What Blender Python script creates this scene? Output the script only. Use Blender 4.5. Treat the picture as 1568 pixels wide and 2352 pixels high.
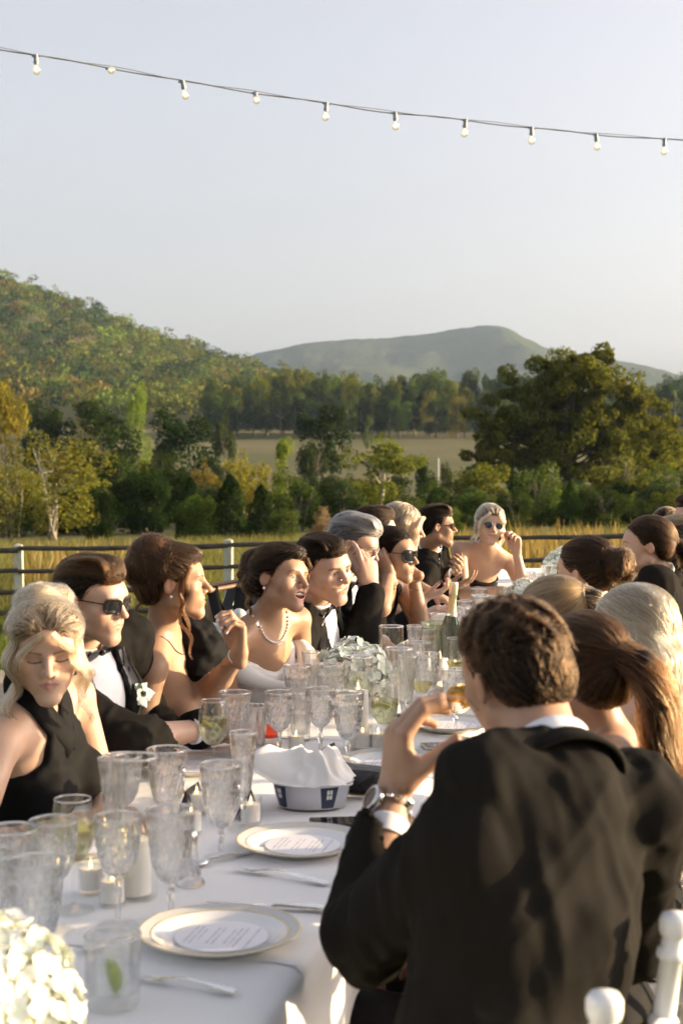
import bpy, math, random
import numpy as np
from mathutils import Vector, Matrix

for _o in list(bpy.data.objects):
    bpy.data.objects.remove(_o, do_unlink=True)
SC = bpy.context.scene
COL = SC.collection
R_ = math.radians
rng = np.random.default_rng(7)
random.seed(7)

# ------------------------------------------------------------------ camera
CAM_Z = 1.55
FPX = 3267.0                       # focal length in pixels of a 1568 x 2352 picture
PITCH = math.atan((1176 - 1080) / FPX)
cam_d = bpy.data.cameras.new('camera')
cam_d.lens = 50.0
cam_d.sensor_width = 36.0
cam_d.sensor_fit = 'AUTO'
cam_d.clip_start = 0.05
cam_d.clip_end = 30000
cam_d.dof.use_dof = True
cam_d.dof.focus_distance = 5.2
cam_d.dof.aperture_fstop = 5.6
cam = bpy.data.objects.new('camera', cam_d)
cam.location = (0, 0, CAM_Z)
cam.rotation_euler = (R_(90) - PITCH, 0, 0)
COL.objects.link(cam)
SC.camera = cam

# ------------------------------------------------------------------ sky, sun, exposure
SUN_AZ = 82.0      # degrees from +Y (view direction) clockwise, to the right
SUN_EL = 8.5
W = bpy.data.worlds.new('World')
SC.world = W
W.use_nodes = True
_nt = W.node_tree
_nt.nodes.clear()
_sky = _nt.nodes.new('ShaderNodeTexSky')
_sky.sky_type = 'NISHITA'
_sky.sun_disc = False
_sky.sun_elevation = R_(SUN_EL)
_sky.sun_rotation = R_(SUN_AZ)
_sky.altitude = 300
_sky.air_density = 1.0
_sky.dust_density = 7.0
_sky.ozone_density = 1.0
_hs = _nt.nodes.new('ShaderNodeHueSaturation')
_hs.inputs['Saturation'].default_value = 0.42
_bg = _nt.nodes.new('ShaderNodeBackground')
_bg.inputs['Strength'].default_value = 0.150
_wo = _nt.nodes.new('ShaderNodeOutputWorld')
_nt.links.new(_sky.outputs[0], _hs.inputs['Color'])
_tn = _nt.nodes.new('ShaderNodeMixRGB')
_tn.blend_type = 'MULTIPLY'
_tn.inputs[0].default_value = 1.0
_tn.inputs[2].default_value = (1.045, 0.98, 1.0, 1)
_nt.links.new(_hs.outputs[0], _tn.inputs[1])
_nt.links.new(_tn.outputs[0], _bg.inputs['Color'])
_nt.links.new(_bg.outputs[0], _wo.inputs['Surface'])

sun_d = bpy.data.lights.new('sun', 'SUN')
sun_d.energy = 5.0
sun_d.angle = R_(0.6)
sun_d.color = (1.0, 0.76, 0.45)
sun = bpy.data.objects.new('sun', sun_d)
_sd = Vector((math.sin(R_(SUN_AZ)) * math.cos(R_(SUN_EL)), math.cos(R_(SUN_AZ)) * math.cos(R_(SUN_EL)), math.sin(R_(SUN_EL))))
sun.rotation_euler = (-_sd).to_track_quat('-Z', 'Y').to_euler()
sun.location = (20, 0, 20)
COL.objects.link(sun)

SC.view_settings.view_transform = 'Standard'
SC.view_settings.look = 'None'
SC.view_settings.gamma = 1.0
SC.view_settings.exposure = 1.64
SC.view_settings.use_curve_mapping = False
SC.render.engine = 'CYCLES'
cy = SC.cycles
cy.use_denoising = True
try:
    cy.denoiser = 'OPENIMAGEDENOISE'
except Exception:
    pass
cy.max_bounces = 12
cy.diffuse_bounces = 4
cy.glossy_bounces = 4
cy.transmission_bounces = 10
cy.transparent_max_bounces = 24
cy.volume_bounces = 0
cy.caustics_reflective = False
cy.caustics_refractive = True
cy.sample_clamp_indirect = 4.0
cy.blur_glossy = 1.0
cy.use_adaptive_sampling = True
cy.adaptive_threshold = 0.02

# ------------------------------------------------------------------ helpers
_cp, _sp = math.cos(PITCH), math.sin(PITCH)

def ray(px, py):
    """direction through a picture point, scaled to y = 1"""
    a, b = (px - 784) / FPX, -(py - 1176) / FPX
    v = np.array([a, _cp + b * _sp, b * _cp - _sp])
    return v / v[1]

def at(px, py, d):
    r = ray(px, py)
    return np.array([0, 0, CAM_Z]) + r * d

TABLE_Z = 0.76

def on_plane(px, py, z=TABLE_Z):
    r = ray(px, py)
    return np.array([0, 0, CAM_Z]) + r * ((z - CAM_Z) / r[2])

def V(*a):
    return np.array(a, float)

def unit(v):
    v = np.asarray(v, float)
    return v / (np.linalg.norm(v) + 1e-12)

MATS = {}

def mat(name, color=(0.5, 0.5, 0.5), rough=0.6, metal=0.0, spec=0.5, noise=None, bump=None, sheen=0.0, coat=0.0,
        sss=0.0, attr=None, emission=None, trans=0.0, alpha=None):
    """Principled material. noise=(scale, colour2, detail); bump=(scale, strength, distance); attr: colour attribute that multiplies"""
    if name in MATS:
        return MATS[name]
    m = bpy.data.materials.new(name)
    m.use_nodes = True
    nt = m.node_tree
    b = nt.nodes['Principled BSDF']
    b.inputs['Base Color'].default_value = (*color, 1)
    b.inputs['Roughness'].default_value = rough
    b.inputs['Metallic'].default_value = metal
    b.inputs['Specular IOR Level'].default_value = spec
    b.inputs['Sheen Weight'].default_value = sheen
    b.inputs['Coat Weight'].default_value = coat
    b.inputs['Transmission Weight'].default_value = trans
    if sss:
        b.inputs['Subsurface Weight'].default_value = sss
        b.inputs['Subsurface Radius'].default_value = (1.0, 0.35, 0.2)
        b.inputs['Subsurface Scale'].default_value = 0.012
    if emission:
        b.inputs['Emission Color'].default_value = (*emission[0], 1)
        b.inputs['Emission Strength'].default_value = emission[1]
    tc = nt.nodes.new('ShaderNodeTexCoord')
    out = None
    if noise:
        n = nt.nodes.new('ShaderNodeTexNoise')
        n.inputs['Scale'].default_value = noise[0]
        n.inputs['Detail'].default_value = noise[2] if len(noise) > 2 else 4
        nt.links.new(tc.outputs['Object'], n.inputs['Vector'])
        r = nt.nodes.new('ShaderNodeValToRGB')
        r.color_ramp.elements[0].position = 0.3
        r.color_ramp.elements[1].position = 0.7
        r.color_ramp.elements[0].color = (*color, 1)
        r.color_ramp.elements[1].color = (*noise[1], 1)
        nt.links.new(n.outputs['Fac'], r.inputs['Fac'])
        out = r.outputs[0]
    if attr:
        a = nt.nodes.new('ShaderNodeAttribute')
        a.attribute_name = attr
        if out is None:
            out = a.outputs['Color']
        else:
            mx = nt.nodes.new('ShaderNodeMixRGB')
            mx.blend_type = 'MULTIPLY'
            mx.inputs[0].default_value = 1
            nt.links.new(a.outputs['Color'], mx.inputs[1])
            nt.links.new(out, mx.inputs[2])
            out = mx.outputs[0]
    if out is not None:
        nt.links.new(out, b.inputs['Base Color'])
    if bump:
        n2 = nt.nodes.new('ShaderNodeTexNoise')
        n2.inputs['Scale'].default_value = bump[0]
        n2.inputs['Detail'].default_value = 5
        nt.links.new(tc.outputs['Object'], n2.inputs['Vector'])
        bp = nt.nodes.new('ShaderNodeBump')
        bp.inputs['Strength'].default_value = bump[1]
        bp.inputs['Distance'].default_value = bump[2]
        nt.links.new(n2.outputs['Fac'], bp.inputs['Height'])
        nt.links.new(bp.outputs[0], b.inputs['Normal'])
    MATS[name] = m
    return m

def mesh_from(verts, faces, name='mesh', smooth=True, colors=None):
    """verts (n,3) array, faces (m,k) int array or list of tuples"""
    me = bpy.data.meshes.new(name)
    verts = np.asarray(verts, np.float32)
    if isinstance(faces, np.ndarray):
        k = faces.shape[1]
        me.vertices.add(len(verts))
        me.vertices.foreach_set('co', verts.ravel())
        me.loops.add(faces.size)
        me.loops.foreach_set('vertex_index', faces.astype(np.int32).ravel())
        me.polygons.add(len(faces))
        me.polygons.foreach_set('loop_start', np.arange(0, faces.size, k, dtype=np.int32))
        me.update(calc_edges=True)
    else:
        me.from_pydata([tuple(map(float, v)) for v in verts], [], [tuple(f) for f in faces])
        me.update()
    if smooth:
        me.polygons.foreach_set('use_smooth', np.ones(len(me.polygons), bool))
    if colors is not None:
        a = me.attributes.new('Col', 'FLOAT_COLOR', 'POINT')
        c = np.ones((len(verts), 4), np.float32)
        c[:, :3] = colors
        a.data.foreach_set('color', c.ravel())
    return me

def link(name, me, material=None, parent=None, loc=None, rot=None, scale=None):
    o = bpy.data.objects.new(name, me)
    COL.objects.link(o)
    if material is not None and me is not None and hasattr(me, 'materials') and len(me.materials) == 0:
        me.materials.append(material)
    if parent is not None:
        o.parent = parent
    if loc is not None:
        o.location = tuple(map(float, loc))
    if rot is not None:
        o.rotation_euler = rot
    if scale is not None:
        o.scale = scale if hasattr(scale, '__len__') else (scale,) * 3
    return o

def empty(name, loc=(0, 0, 0), rotz=0.0):
    o = bpy.data.objects.new(name, None)
    o.empty_display_size = 0.05
    COL.objects.link(o)
    o.location = tuple(map(float, loc))
    o.rotation_euler = (0, 0, rotz)
    return o

def tag(o, label=None, cat=None, group=None, kind=None):
    if label: o['label'] = label
    if cat: o['category'] = cat
    if group: o['group'] = group
    if kind: o['kind'] = kind
    return o

def dup(src, parent=None, loc=None, rotz=None, scale=None):
    """copy of a thing with its parts"""
    c = src.copy()
    COL.objects.link(c)
    if parent is not None:
        c.parent = parent
    if loc is not None:
        c.location = tuple(map(float, loc))
    if rotz is not None:
        c.rotation_euler = (0, 0, rotz)
    if scale is not None:
        c.scale = scale if hasattr(scale, '__len__') else (scale,) * 3
    for ch in list(src.children):
        dup(ch, c)
    return c

class MB:
    """collects simple shapes into one mesh"""
    def __init__(self):
        self.v, self.f, self.n = [], [], 0

    def add(self, v, f):
        v = np.asarray(v, float)
        self.v.append(v)
        for q in f:
            self.f.append(tuple(int(i) + self.n for i in q))
        self.n += len(v)
        return self

    def box(self, c, s, M=None, bevel=0.0):
        c = np.asarray(c, float); s = np.asarray(s, float) / 2
        pts = np.array([[x, y, z] for x in (-1, 1) for y in (-1, 1) for z in (-1, 1)], float)
        if bevel > 0:
            vs = []
            for p in pts:
                for a in range(3):
                    q = p * s
                    for b in range(3):
                        if b != a:
                            q[b] -= p[b] * bevel
                    vs.append(q)
            vs = np.array(vs)
            f = []
            idx = lambda i, a: i * 3 + a
            for a in range(3):
                for sgn in (0, 1):
                    ids = [i for i in range(8) if ((i >> (2 - a)) & 1) == sgn]
                    o = [ids[0], ids[1], ids[3], ids[2]]
                    f.append([idx(i, a) for i in (o if sgn == (0 if a != 1 else 1) else o[::-1])])
            for i in range(8):
                for j in range(i + 1, 8):
                    df = i ^ j
                    if df in (1, 2, 4):
                        a = {4: 0, 2: 1, 1: 2}[df]
                        b, c2 = [k for k in range(3) if k != a]
                        f.append([idx(i, b), idx(j, b), idx(j, c2), idx(i, c2)])
                f.append([idx(i, 0), idx(i, 1), idx(i, 2)])
            p = vs
        else:
            p = pts * s
            f = [(0, 1, 3, 2), (4, 6, 7, 5), (0, 4, 5, 1), (2, 3, 7, 6), (0, 2, 6, 4), (1, 5, 7, 3)]
        if M is not None:
            p = p @ np.asarray(M, float).T
        return self.add(p + c, f)

    def tube(self, pts, rad, n=8, closed=False, cap=True, flat=1.0, up=None):
        pts = np.asarray(pts, float)
        m = len(pts)
        rad = np.broadcast_to(np.asarray(rad, float), (m,))
        if closed:
            t = np.roll(pts, -1, 0) - np.roll(pts, 1, 0)
        else:
            t = np.gradient(pts, axis=0)
        t /= np.linalg.norm(t, axis=1)[:, None] + 1e-12
        ref = np.asarray(up if up is not None else ((0, 0, 1) if abs(t[0][2]) < 0.9 else (1, 0, 0)), float)
        x = np.cross(t[0], ref); x /= np.linalg.norm(x) + 1e-12
        vs = []
        ang = np.linspace(0, 2 * np.pi, n, endpoint=False)
        for i in range(m):
            x = x - t[i] * np.dot(x, t[i]); x /= np.linalg.norm(x) + 1e-12
            y = np.cross(t[i], x)
            vs.append(pts[i] + rad[i] * (np.cos(ang)[:, None] * x + flat * np.sin(ang)[:, None] * y))
        vs = np.concatenate(vs)
        f = []
        mm = m if closed else m - 1
        for i in range(mm):
            a, b = i * n, ((i + 1) % m) * n
            for j in range(n):
                k = (j + 1) % n
                f.append((a + j, a + k, b + k, b + j))
        if cap and not closed:
            f.append(tuple(range(n))[::-1])
            f.append(tuple(range((m - 1) * n, m * n)))
        return self.add(vs, f)

    def lathe(self, prof, n=24, c=(0, 0, 0), M=None, wob=None):
        """prof: list of (r, z); r = 0 closes"""
        prof = [tuple(map(float, p)) for p in prof]
        vs, rows = [], []
        ang = np.linspace(0, 2 * np.pi, n, endpoint=False)
        cnt = 0
        for i, (r, z) in enumerate(prof):
            if r < 1e-6:
                vs.append([[0, 0, z]]); rows.append((cnt, 1)); cnt += 1
            else:
                rr = r * (wob(ang, z, i) if wob is not None else 1.0)
                vs.append(np.stack([rr * np.cos(ang), rr * np.sin(ang), np.full(n, z)], 1)); rows.append((cnt, n)); cnt += n
        vs = np.concatenate([np.asarray(a, float) for a in vs])
        f = []
        for (a, na), (b, nb) in zip(rows[:-1], rows[1:]):
            for j in range(n):
                k = (j + 1) % n
                if na == 1 and nb == 1: continue
                if na == 1: f.append((a, b + k, b + j))
                elif nb == 1: f.append((a + j, a + k, b))
                else: f.append((a + j, a + k, b + k, b + j))
        if M is not None:
            vs = vs @ np.asarray(M, float).T
        return self.add(vs + np.asarray(c, float), f)

    def ball(self, c, r, n=8, m=6, M=None):
        r = np.broadcast_to(np.asarray(r, float), (3,))
        prof = [(math.sin(math.pi * i / m), -math.cos(math.pi * i / m)) for i in range(m + 1)]
        prof[0] = (0, -1); prof[-1] = (0, 1)
        k = MB().lathe(prof, n)
        v = np.concatenate(k.v) * r
        if M is not None:
            v = v @ np.asarray(M, float).T
        return self.add(v + np.asarray(c, float), k.f)

    def mesh(self, name='mesh', smooth=True, sharp=None):
        me = mesh_from(np.concatenate(self.v), self.f, name, smooth)
        if sharp is not None and smooth:
            try:
                me.set_sharp_from_angle(angle=R_(sharp))
            except Exception:
                pass
        return me

    def build(self, name, material, parent=None, smooth=True, sharp=40, **kw):
        return link(name, self.mesh(name, smooth, sharp), material, parent, **kw)

def vnoise(p, seed=0):
    """smooth value noise for (n,3) or (...,3) points, -1..1"""
    p = np.asarray(p, float)
    i = np.floor(p).astype(np.int64)
    f = p - i
    f = f * f * (3 - 2 * f)
    def hsh(a, b, c):
        h = (a * 374761393 + b * 668265263 + c * 2147483647 + seed * 974711) & 0x7fffffff
        h = ((h ^ (h >> 13)) * 1274126177) & 0x7fffffff
        h = h ^ (h >> 16)
        return (h & 0xffff) / 32767.5 - 1
    x, y, z = i[..., 0], i[..., 1], i[..., 2]
    fx, fy, fz = f[..., 0], f[..., 1], f[..., 2]
    r = 0
    for dx in (0, 1):
        for dy in (0, 1):
            for dz in (0, 1):
                w = (fx if dx else 1 - fx) * (fy if dy else 1 - fy) * (fz if dz else 1 - fz)
                r = r + w * hsh(x + dx, y + dy, z + dz)
    return r
# ================================================================== terrain
def sstep(a, b, x):
    t = np.clip((np.asarray(x, float) - a) / (b - a), 0, 1)
    return t * t * (3 - 2 * t)

def ground_z(x, y):
    x = np.asarray(x, float); y = np.asarray(y, float)
    z = np.interp(y, [-500, 8, 12, 21, 40, 75, 150, 220, 300, 420, 520, 900, 2500, 6000],
                  [0, 0, -0.12, -0.80, -1.1, -1.6, -3.0, -1.0, 5.2, 12, 13, 14, 10, 0])
    z = z + 0.024 * (np.clip(x, -25, 25) + 2) * sstep(10, 21, y) * (1 - sstep(40, 120, y))
    hill = 152 * np.exp(-((x + 420) / 330) ** 2 - ((y - 1000) / 330) ** 2) * sstep(330, 620, y)
    hill2 = 60 * np.exp(-((x - 330) / 140) ** 2 - ((y - 820) / 200) ** 2) * sstep(450, 700, y)
    return z + hill + hill2

def grid_mesh(xs, ys, zf, name):
    X, Y = np.meshgrid(xs, ys, indexing='ij')
    Z = zf(X, Y)
    v = np.stack([X, Y, Z], -1).reshape(-1, 3)
    nx, ny = len(xs), len(ys)
    i = np.arange(nx * ny).reshape(nx, ny)
    f = np.stack([i[:-1, :-1], i[1:, :-1], i[1:, 1:], i[:-1, 1:]], -1).reshape(-1, 4)
    return mesh_from(v, f, name)

def node_mat(name):
    m = bpy.data.materials.new(name)
    m.use_nodes = True
    MATS[name] = m
    return m, m.node_tree, m.node_tree.nodes['Principled BSDF']

def ramp(nt, fac, stops):
    r = nt.nodes.new('ShaderNodeValToRGB')
    e = r.color_ramp.elements
    while len(e) < len(stops):
        e.new(0.5)
    for k, (p, c) in enumerate(stops):
        e[k].position = p
        e[k].color = (*c, 1)
    nt.links.new(fac, r.inputs['Fac'])
    return r.outputs[0]

def noise_n(nt, vec, scale, detail=4, rough=0.55):
    n = nt.nodes.new('ShaderNodeTexNoise')
    n.inputs['Scale'].default_value = scale
    n.inputs['Detail'].default_value = detail
    n.inputs['Roughness'].default_value = rough
    nt.links.new(vec, n.inputs['Vector'])
    return n.outputs['Fac']

def mixc(nt, fac, a, b, mode='MIX'):
    m = nt.nodes.new('ShaderNodeMixRGB')
    m.blend_type = mode
    for k, s in ((0, fac), (1, a), (2, b)):
        if hasattr(s, 'is_linked') or hasattr(s, 'links'):
            nt.links.new(s, m.inputs[k])
        elif k == 0:
            m.inputs[0].default_value = s
        else:
            m.inputs[k].default_value = (*s, 1)
    return m.outputs[0]

def mth(nt, op, a, b=None, c=None):
    m = nt.nodes.new('ShaderNodeMath')
    m.operation = op
    for k, s in enumerate((a, b, c)):
        if s is None: continue
        if hasattr(s, 'links'):
            nt.links.new(s, m.inputs[k])
        else:
            m.inputs[k].default_value = s
    return m.outputs[0]

def ground_material():
    m, nt, b = node_mat('ground_turf')
    tc = nt.nodes.new('ShaderNodeTexCoord')
    sep = nt.nodes.new('ShaderNodeSeparateXYZ')
    nt.links.new(tc.outputs['Object'], sep.inputs[0])
    n1 = noise_n(nt, tc.outputs['Object'], 0.35, 5)
    n2 = noise_n(nt, tc.outputs['Object'], 14, 3)
    n3 = noise_n(nt, tc.outputs['Object'], 0.02, 5)
    lawn = ramp(nt, n2, [(0.3, (0.055, 0.085, 0.018)), (0.55, (0.10, 0.13, 0.03)), (0.75, (0.17, 0.17, 0.05))])
    mead = ramp(nt, n1, [(0.3, (0.09, 0.095, 0.03)), (0.7, (0.16, 0.14, 0.055))])
    far = ramp(nt, n3, [(0.35, (0.085, 0.095, 0.035)), (0.65, (0.155, 0.13, 0.06))])
    ye = mth(nt, 'ADD', sep.outputs['Y'], mth(nt, 'MULTIPLY', n1, 3.0))
    def band(a, w):
        mr = nt.nodes.new('ShaderNodeMapRange')
        mr.inputs[1].default_value = a; mr.inputs[2].default_value = a + w
        nt.links.new(ye, mr.inputs[0])
        return mr.outputs[0]
    c = mixc(nt, band(22.2, 1.2), lawn, mead)
    c = mixc(nt, band(70, 60), c, far)
    nt.links.new(c, b.inputs['Base Color'])
    b.inputs['Roughness'].default_value = 0.95
    b.inputs['Specular IOR Level'].default_value = 0.1
    bp = nt.nodes.new('ShaderNodeBump')
    bp.inputs['Strength'].default_value = 0.6
    bp.inputs['Distance'].default_value = 0.04
    nt.links.new(n2, bp.inputs['Height'])
    nt.links.new(bp.outputs[0], b.inputs['Normal'])
    return m

def spaced(a, b, n, p):
    t = np.linspace(-1, 1, n)
    return a * (t < 0) * np.abs(t) ** p * 1 + b * (t >= 0) * np.abs(t) ** p

ground = link('ground', grid_mesh(spaced(-4400, 4400, 181, 3.2), np.concatenate([np.linspace(-190, 0, 12)[:-1], np.linspace(0, 60, 61), np.geomspace(62, 5050, 120)]), ground_z, 'ground'), ground_material())
tag(ground, 'mown lawn and dry meadow rolling away to the hills', 'ground', kind='structure')

# gravel path behind the table
def gravel_path():
    m, nt, b = node_mat('gravel')
    tc = nt.nodes.new('ShaderNodeTexCoord')
    v = nt.nodes.new('ShaderNodeTexVoronoi')
    v.inputs['Scale'].default_value = 45
    nt.links.new(tc.outputs['Object'], v.inputs['Vector'])
    n = noise_n(nt, tc.outputs['Object'], 3, 5)
    c1 = ramp(nt, v.outputs['Color'], [(0.2, (0.20, 0.165, 0.12)), (0.8, (0.38, 0.33, 0.26))])
    c = mixc(nt, 0.35, c1, ramp(nt, n, [(0.3, (0.18, 0.14, 0.1)), (0.7, (0.36, 0.31, 0.25))]))
    nt.links.new(c, b.inputs['Base Color'])
    b.inputs['Roughness'].default_value = 0.95
    bp = nt.nodes.new('ShaderNodeBump')
    bp.inputs['Strength'].default_value = 0.8; bp.inputs['Distance'].default_value = 0.02
    nt.links.new(v.outputs['Distance'], bp.inputs['Height'])
    nt.links.new(bp.outputs[0], b.inputs['Normal'])
    xs = np.linspace(-16, 1.5, 110); t = np.linspace(0, 1, 24)
    X, T = np.meshgrid(xs, t, indexing='ij')
    far = 11.6 + 0.16 * np.sin(xs * 1.7) + 0.05 * np.sin(xs * 6.1)
    Y = 4.5 + (far[:, None] - 4.5) * T
    Z = ground_z(X, Y) + 0.006
    i = np.arange(X.size).reshape(X.shape)
    f = np.stack([i[:-1, :-1], i[1:, :-1], i[1:, 1:], i[:-1, 1:]], -1).reshape(-1, 4)
    o = link('gravel_path', mesh_from(np.stack([X, Y, Z], -1).reshape(-1, 3), f, 'gravel_path'), m)
    tag(o, 'grey brown gravel path between the table and the lawn', 'path', kind='structure')
gravel_path()

# ================================================================== mountain
def build_mountain():
    ctrl = np.array([(-700, 1000), (-200, 930), (200, 890), (420, 856), (520, 832), (600, 808), (700, 786), (800, 776), (900, 767), (1000, 756), (1060, 745),
                     (1110, 738), (1145, 736), (1170, 741), (1200, 757), (1230, 772), (1250, 785), (1300, 795), (1350, 806), (1400, 819),
                     (1450, 833), (1500, 846), (1568, 864), (1700, 900), (2000, 960), (2600, 1040)], float)
    D = 3500.0
    xc = (ctrl[:, 0] - 784) / FPX * D
    zc = CAM_Z + (1080 - ctrl[:, 1]) / FPX * D
    xs = np.linspace(xc[0], xc[-1], 420)
    ts = np.linspace(-1, 1, 90)
    zr = np.interp(xs, xc, zc)
    X = xs[:, None] + 0 * ts[None]
    Y = D + ts[None] * 1300 + 60 * np.sin(xs / 260)[:, None]
    prof = 1 - np.abs(ts) ** 1.15
    P = np.stack([X, Y, X * 0], -1)
    n = vnoise(P / 260, 3) * 26 + vnoise(P / 90, 5) * 11 + vnoise(P / 22, 9) * 3.2
    w = (prof * (1 - prof) * 4)[None]
    Z = zr[:, None] * prof[None] + n * (0.15 + w) * (prof[None] > 0.001) - 6
    Z = Z + vnoise(P / 9.0, 21) * 1.6
    i = np.arange(X.size).reshape(X.shape)
    f = np.stack([i[:-1, :-1], i[1:, :-1], i[1:, 1:], i[:-1, 1:]], -1).reshape(-1, 4)
    m, nt, b = node_mat('mountain_forest')
    tc = nt.nodes.new('ShaderNodeTexCoord')
    n1 = noise_n(nt, tc.outputs['Object'], 0.05, 8, 0.7)
    n2 = noise_n(nt, tc.outputs['Object'], 0.004, 3)
    c = ramp(nt, n1, [(0.3, (0.03, 0.045, 0.014)), (0.6, (0.06, 0.075, 0.022)), (0.8, (0.10, 0.09, 0.03))])
    c = mixc(nt, 0.4, c, ramp(nt, n2, [(0.35, (0.035, 0.045, 0.02)), (0.7, (0.10, 0.10, 0.035))]))
    nt.links.new(c, b.inputs['Base Color'])
    b.inputs['Roughness'].default_value = 1.0
    b.inputs['Specular IOR Level'].default_value = 0.0
    bp = nt.nodes.new('ShaderNodeBump'); bp.inputs['Strength'].default_value = 0.8; bp.inputs['Distance'].default_value = 9.0
    nt.links.new(n1, bp.inputs['Height']); nt.links.new(bp.outputs[0], b.inputs['Normal'])
    o = link('mountain', mesh_from(np.stack([X, Y, Z], -1).reshape(-1, 3), f, 'mountain'), m)
    tag(o, 'long wooded mountain with a flat summit, grey in the haze', 'mountain', kind='structure')
build_mountain()

# ================================================================== foliage
def foliage_mat(name, by_object=True, trans=0.42):
    m = bpy.data.materials.new(name); m.use_nodes = True
    nt = m.node_tree; nt.nodes.clear()
    out = nt.nodes.new('ShaderNodeOutputMaterial')
    at_ = nt.nodes.new('ShaderNodeAttribute'); at_.attribute_name = 'Col'
    c = at_.outputs['Color']
    if by_object:
        oi = nt.nodes.new('ShaderNodeObjectInfo')
        c = mixc(nt, 1.0, oi.outputs['Color'], c, 'MULTIPLY')
    d = nt.nodes.new('ShaderNodeBsdfDiffuse'); t = nt.nodes.new('ShaderNodeBsdfTranslucent')
    nt.links.new(c, d.inputs[0])
    g = mixc(nt, 1.0, c, (1.25, 1.15, 0.5), 'MULTIPLY')
    nt.links.new(g, t.inputs[0])
    mx = nt.nodes.new('ShaderNodeMixShader'); mx.inputs[0].default_value = trans
    nt.links.new(d.outputs[0], mx.inputs[1]); nt.links.new(t.outputs[0], mx.inputs[2])
    nt.links.new(mx.outputs[0], out.inputs[0])
    MATS[name] = m
    return m

LEAF = foliage_mat('foliage')
BARK = mat('bark', (0.14, 0.115, 0.085), 0.95, noise=(9, (0.22, 0.19, 0.15)), bump=(14, 0.8, 0.05))
BARK_PALE = mat('bark_pale', (0.25, 0.22, 0.17), 0.95, noise=(6, (0.36, 0.33, 0.27)), bump=(14, 0.8, 0.05))

def leaf_quads(P, N, size, r):
    """diamond leaf sprays at points P with normals N"""
    n = len(P)
    a = unit_rows(np.cross(N, r.normal(size=(n, 3))))
    b = np.cross(N, a)
    s = size * r.uniform(0.55, 1.35, (n, 1))
    asp = r.uniform(0.45, 0.9, (n, 1))
    v = np.stack([P - a * s, P - b * s * asp + N * s * 0.15, P + a * s, P + b * s * asp + N * s * 0.15], 1).reshape(-1, 3)
    f = np.arange(4 * n).reshape(n, 4)
    return v, f

def unit_rows(v):
    return v / (np.linalg.norm(v, axis=1)[:, None] + 1e-9)

def crown_points(kind, n, r, nl=16):
    """points and normals inside a unit crown: width 1, height 0..1"""
    if kind == 'cedar':
        z = r.uniform(0, 1, n) ** 1.25
        ang = r.uniform(0, 2 * np.pi, n)
        lob = 0.72 + 0.28 * vnoise(np.stack([np.cos(ang) * 2.2, np.sin(ang) * 2.2, z * 7], 1), 4)
        rad = 0.5 * (1 - z ** 1.6) ** 0.7 * lob * r.uniform(0.55, 1.0, n) ** 0.5
        P = np.stack([np.cos(ang) * rad, np.sin(ang) * rad, z], 1)
        N = unit_rows(np.stack([np.cos(ang), np.sin(ang), 0.5 + 0 * z], 1) + 0.6 * r.normal(size=(n, 3)))
        return P, N
    if kind == 'poplar':
        cs = []
        for k in range(nl):
            z = r.uniform(0.08, 0.92)
            w = 0.30 * math.sin(math.pi * (0.15 + 0.8 * z)) ** 0.8
            a = r.uniform(0, 6.28)
            cs.append((math.cos(a) * w, math.sin(a) * w, z, r.uniform(0.13, 0.2), r.uniform(0.1, 0.16)))
    elif kind == 'bush':
        cs = []
        for k in range(nl):
            a = r.uniform(0, 6.28); q = math.sqrt(r.uniform(0, 1)) * 0.36
            zz = r.uniform(0.12, 0.80) * (1 - (q / 0.5) ** 2 * 0.55)
            cs.append((math.cos(a) * q, math.sin(a) * q, zz, r.uniform(0.11, 0.2), r.uniform(0.1, 0.2)))
    elif kind == 'spray':
        cs = []
        for k in range(nl * 2):
            a = r.uniform(0, 6.28); q = math.sqrt(r.uniform(0, 1)) * 0.42
            zz = r.uniform(0.25, 0.88) * (1 - (q / 0.5) ** 2 * 0.5)
            cs.append((math.cos(a) * q, math.sin(a) * q, zz, r.uniform(0.07, 0.12), r.uniform(0.07, 0.14)))
    else:
        cs = []
        for k in range(nl):
            a = r.uniform(0, 6.28); q = math.sqrt(r.uniform(0.02, 1)) * 0.38
            zz = 0.30 + r.uniform(-0.12, 0.52) * (1 - (q / 0.46) ** 2 * 0.6) + 0.08
            cs.append((math.cos(a) * q, math.sin(a) * q, zz, r.uniform(0.10, 0.19), r.uniform(0.07, 0.13)))
    cs = np.array(cs)
    wgt = cs[:, 3] ** 2; wgt /= wgt.sum()
    k = r.choice(len(cs), n, p=wgt)
    d = unit_rows(r.normal(size=(n, 3)))
    rad = r.uniform(0.35, 1.0, n) ** 0.45
    bump_ = 1 + 0.25 * vnoise(d * 2.5 + cs[k, :3] * 9, 2)
    P = cs[k, :3] + d * (rad * bump_)[:, None] * cs[k][:, [3, 3, 4]]
    P[:, 2] = np.clip(P[:, 2], 0.0, 1.02)
    N = unit_rows(d + 0.7 * r.normal(size=(n, 3)))
    return P, N

def crown_mesh(kind, n, size, seed, nl=16, tint=0.25):
    r = np.random.default_rng(seed)
    P, N = crown_points(kind, n, r, nl)
    P[:, 2] = (P[:, 2] - P[:, 2].min()) / (P[:, 2].max() - P[:, 2].min())
    v, f = leaf_quads(P, N, size, r)
    cl = 1 + tint * vnoise(P * 5, seed)
    c = cl[:, None] * r.uniform(0.75, 1.3, (n, 1)) * (1 + r.normal(size=(n, 3)) * 0.07)
    c[:, 0] *= 1 + 0.14 * np.clip(vnoise(P * 3.1, seed + 7), 0, 1)
    return mesh_from(v, f, kind + '_crown', smooth=False, colors=np.repeat(np.clip(c, 0.3, 2), 4, 0))

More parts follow.
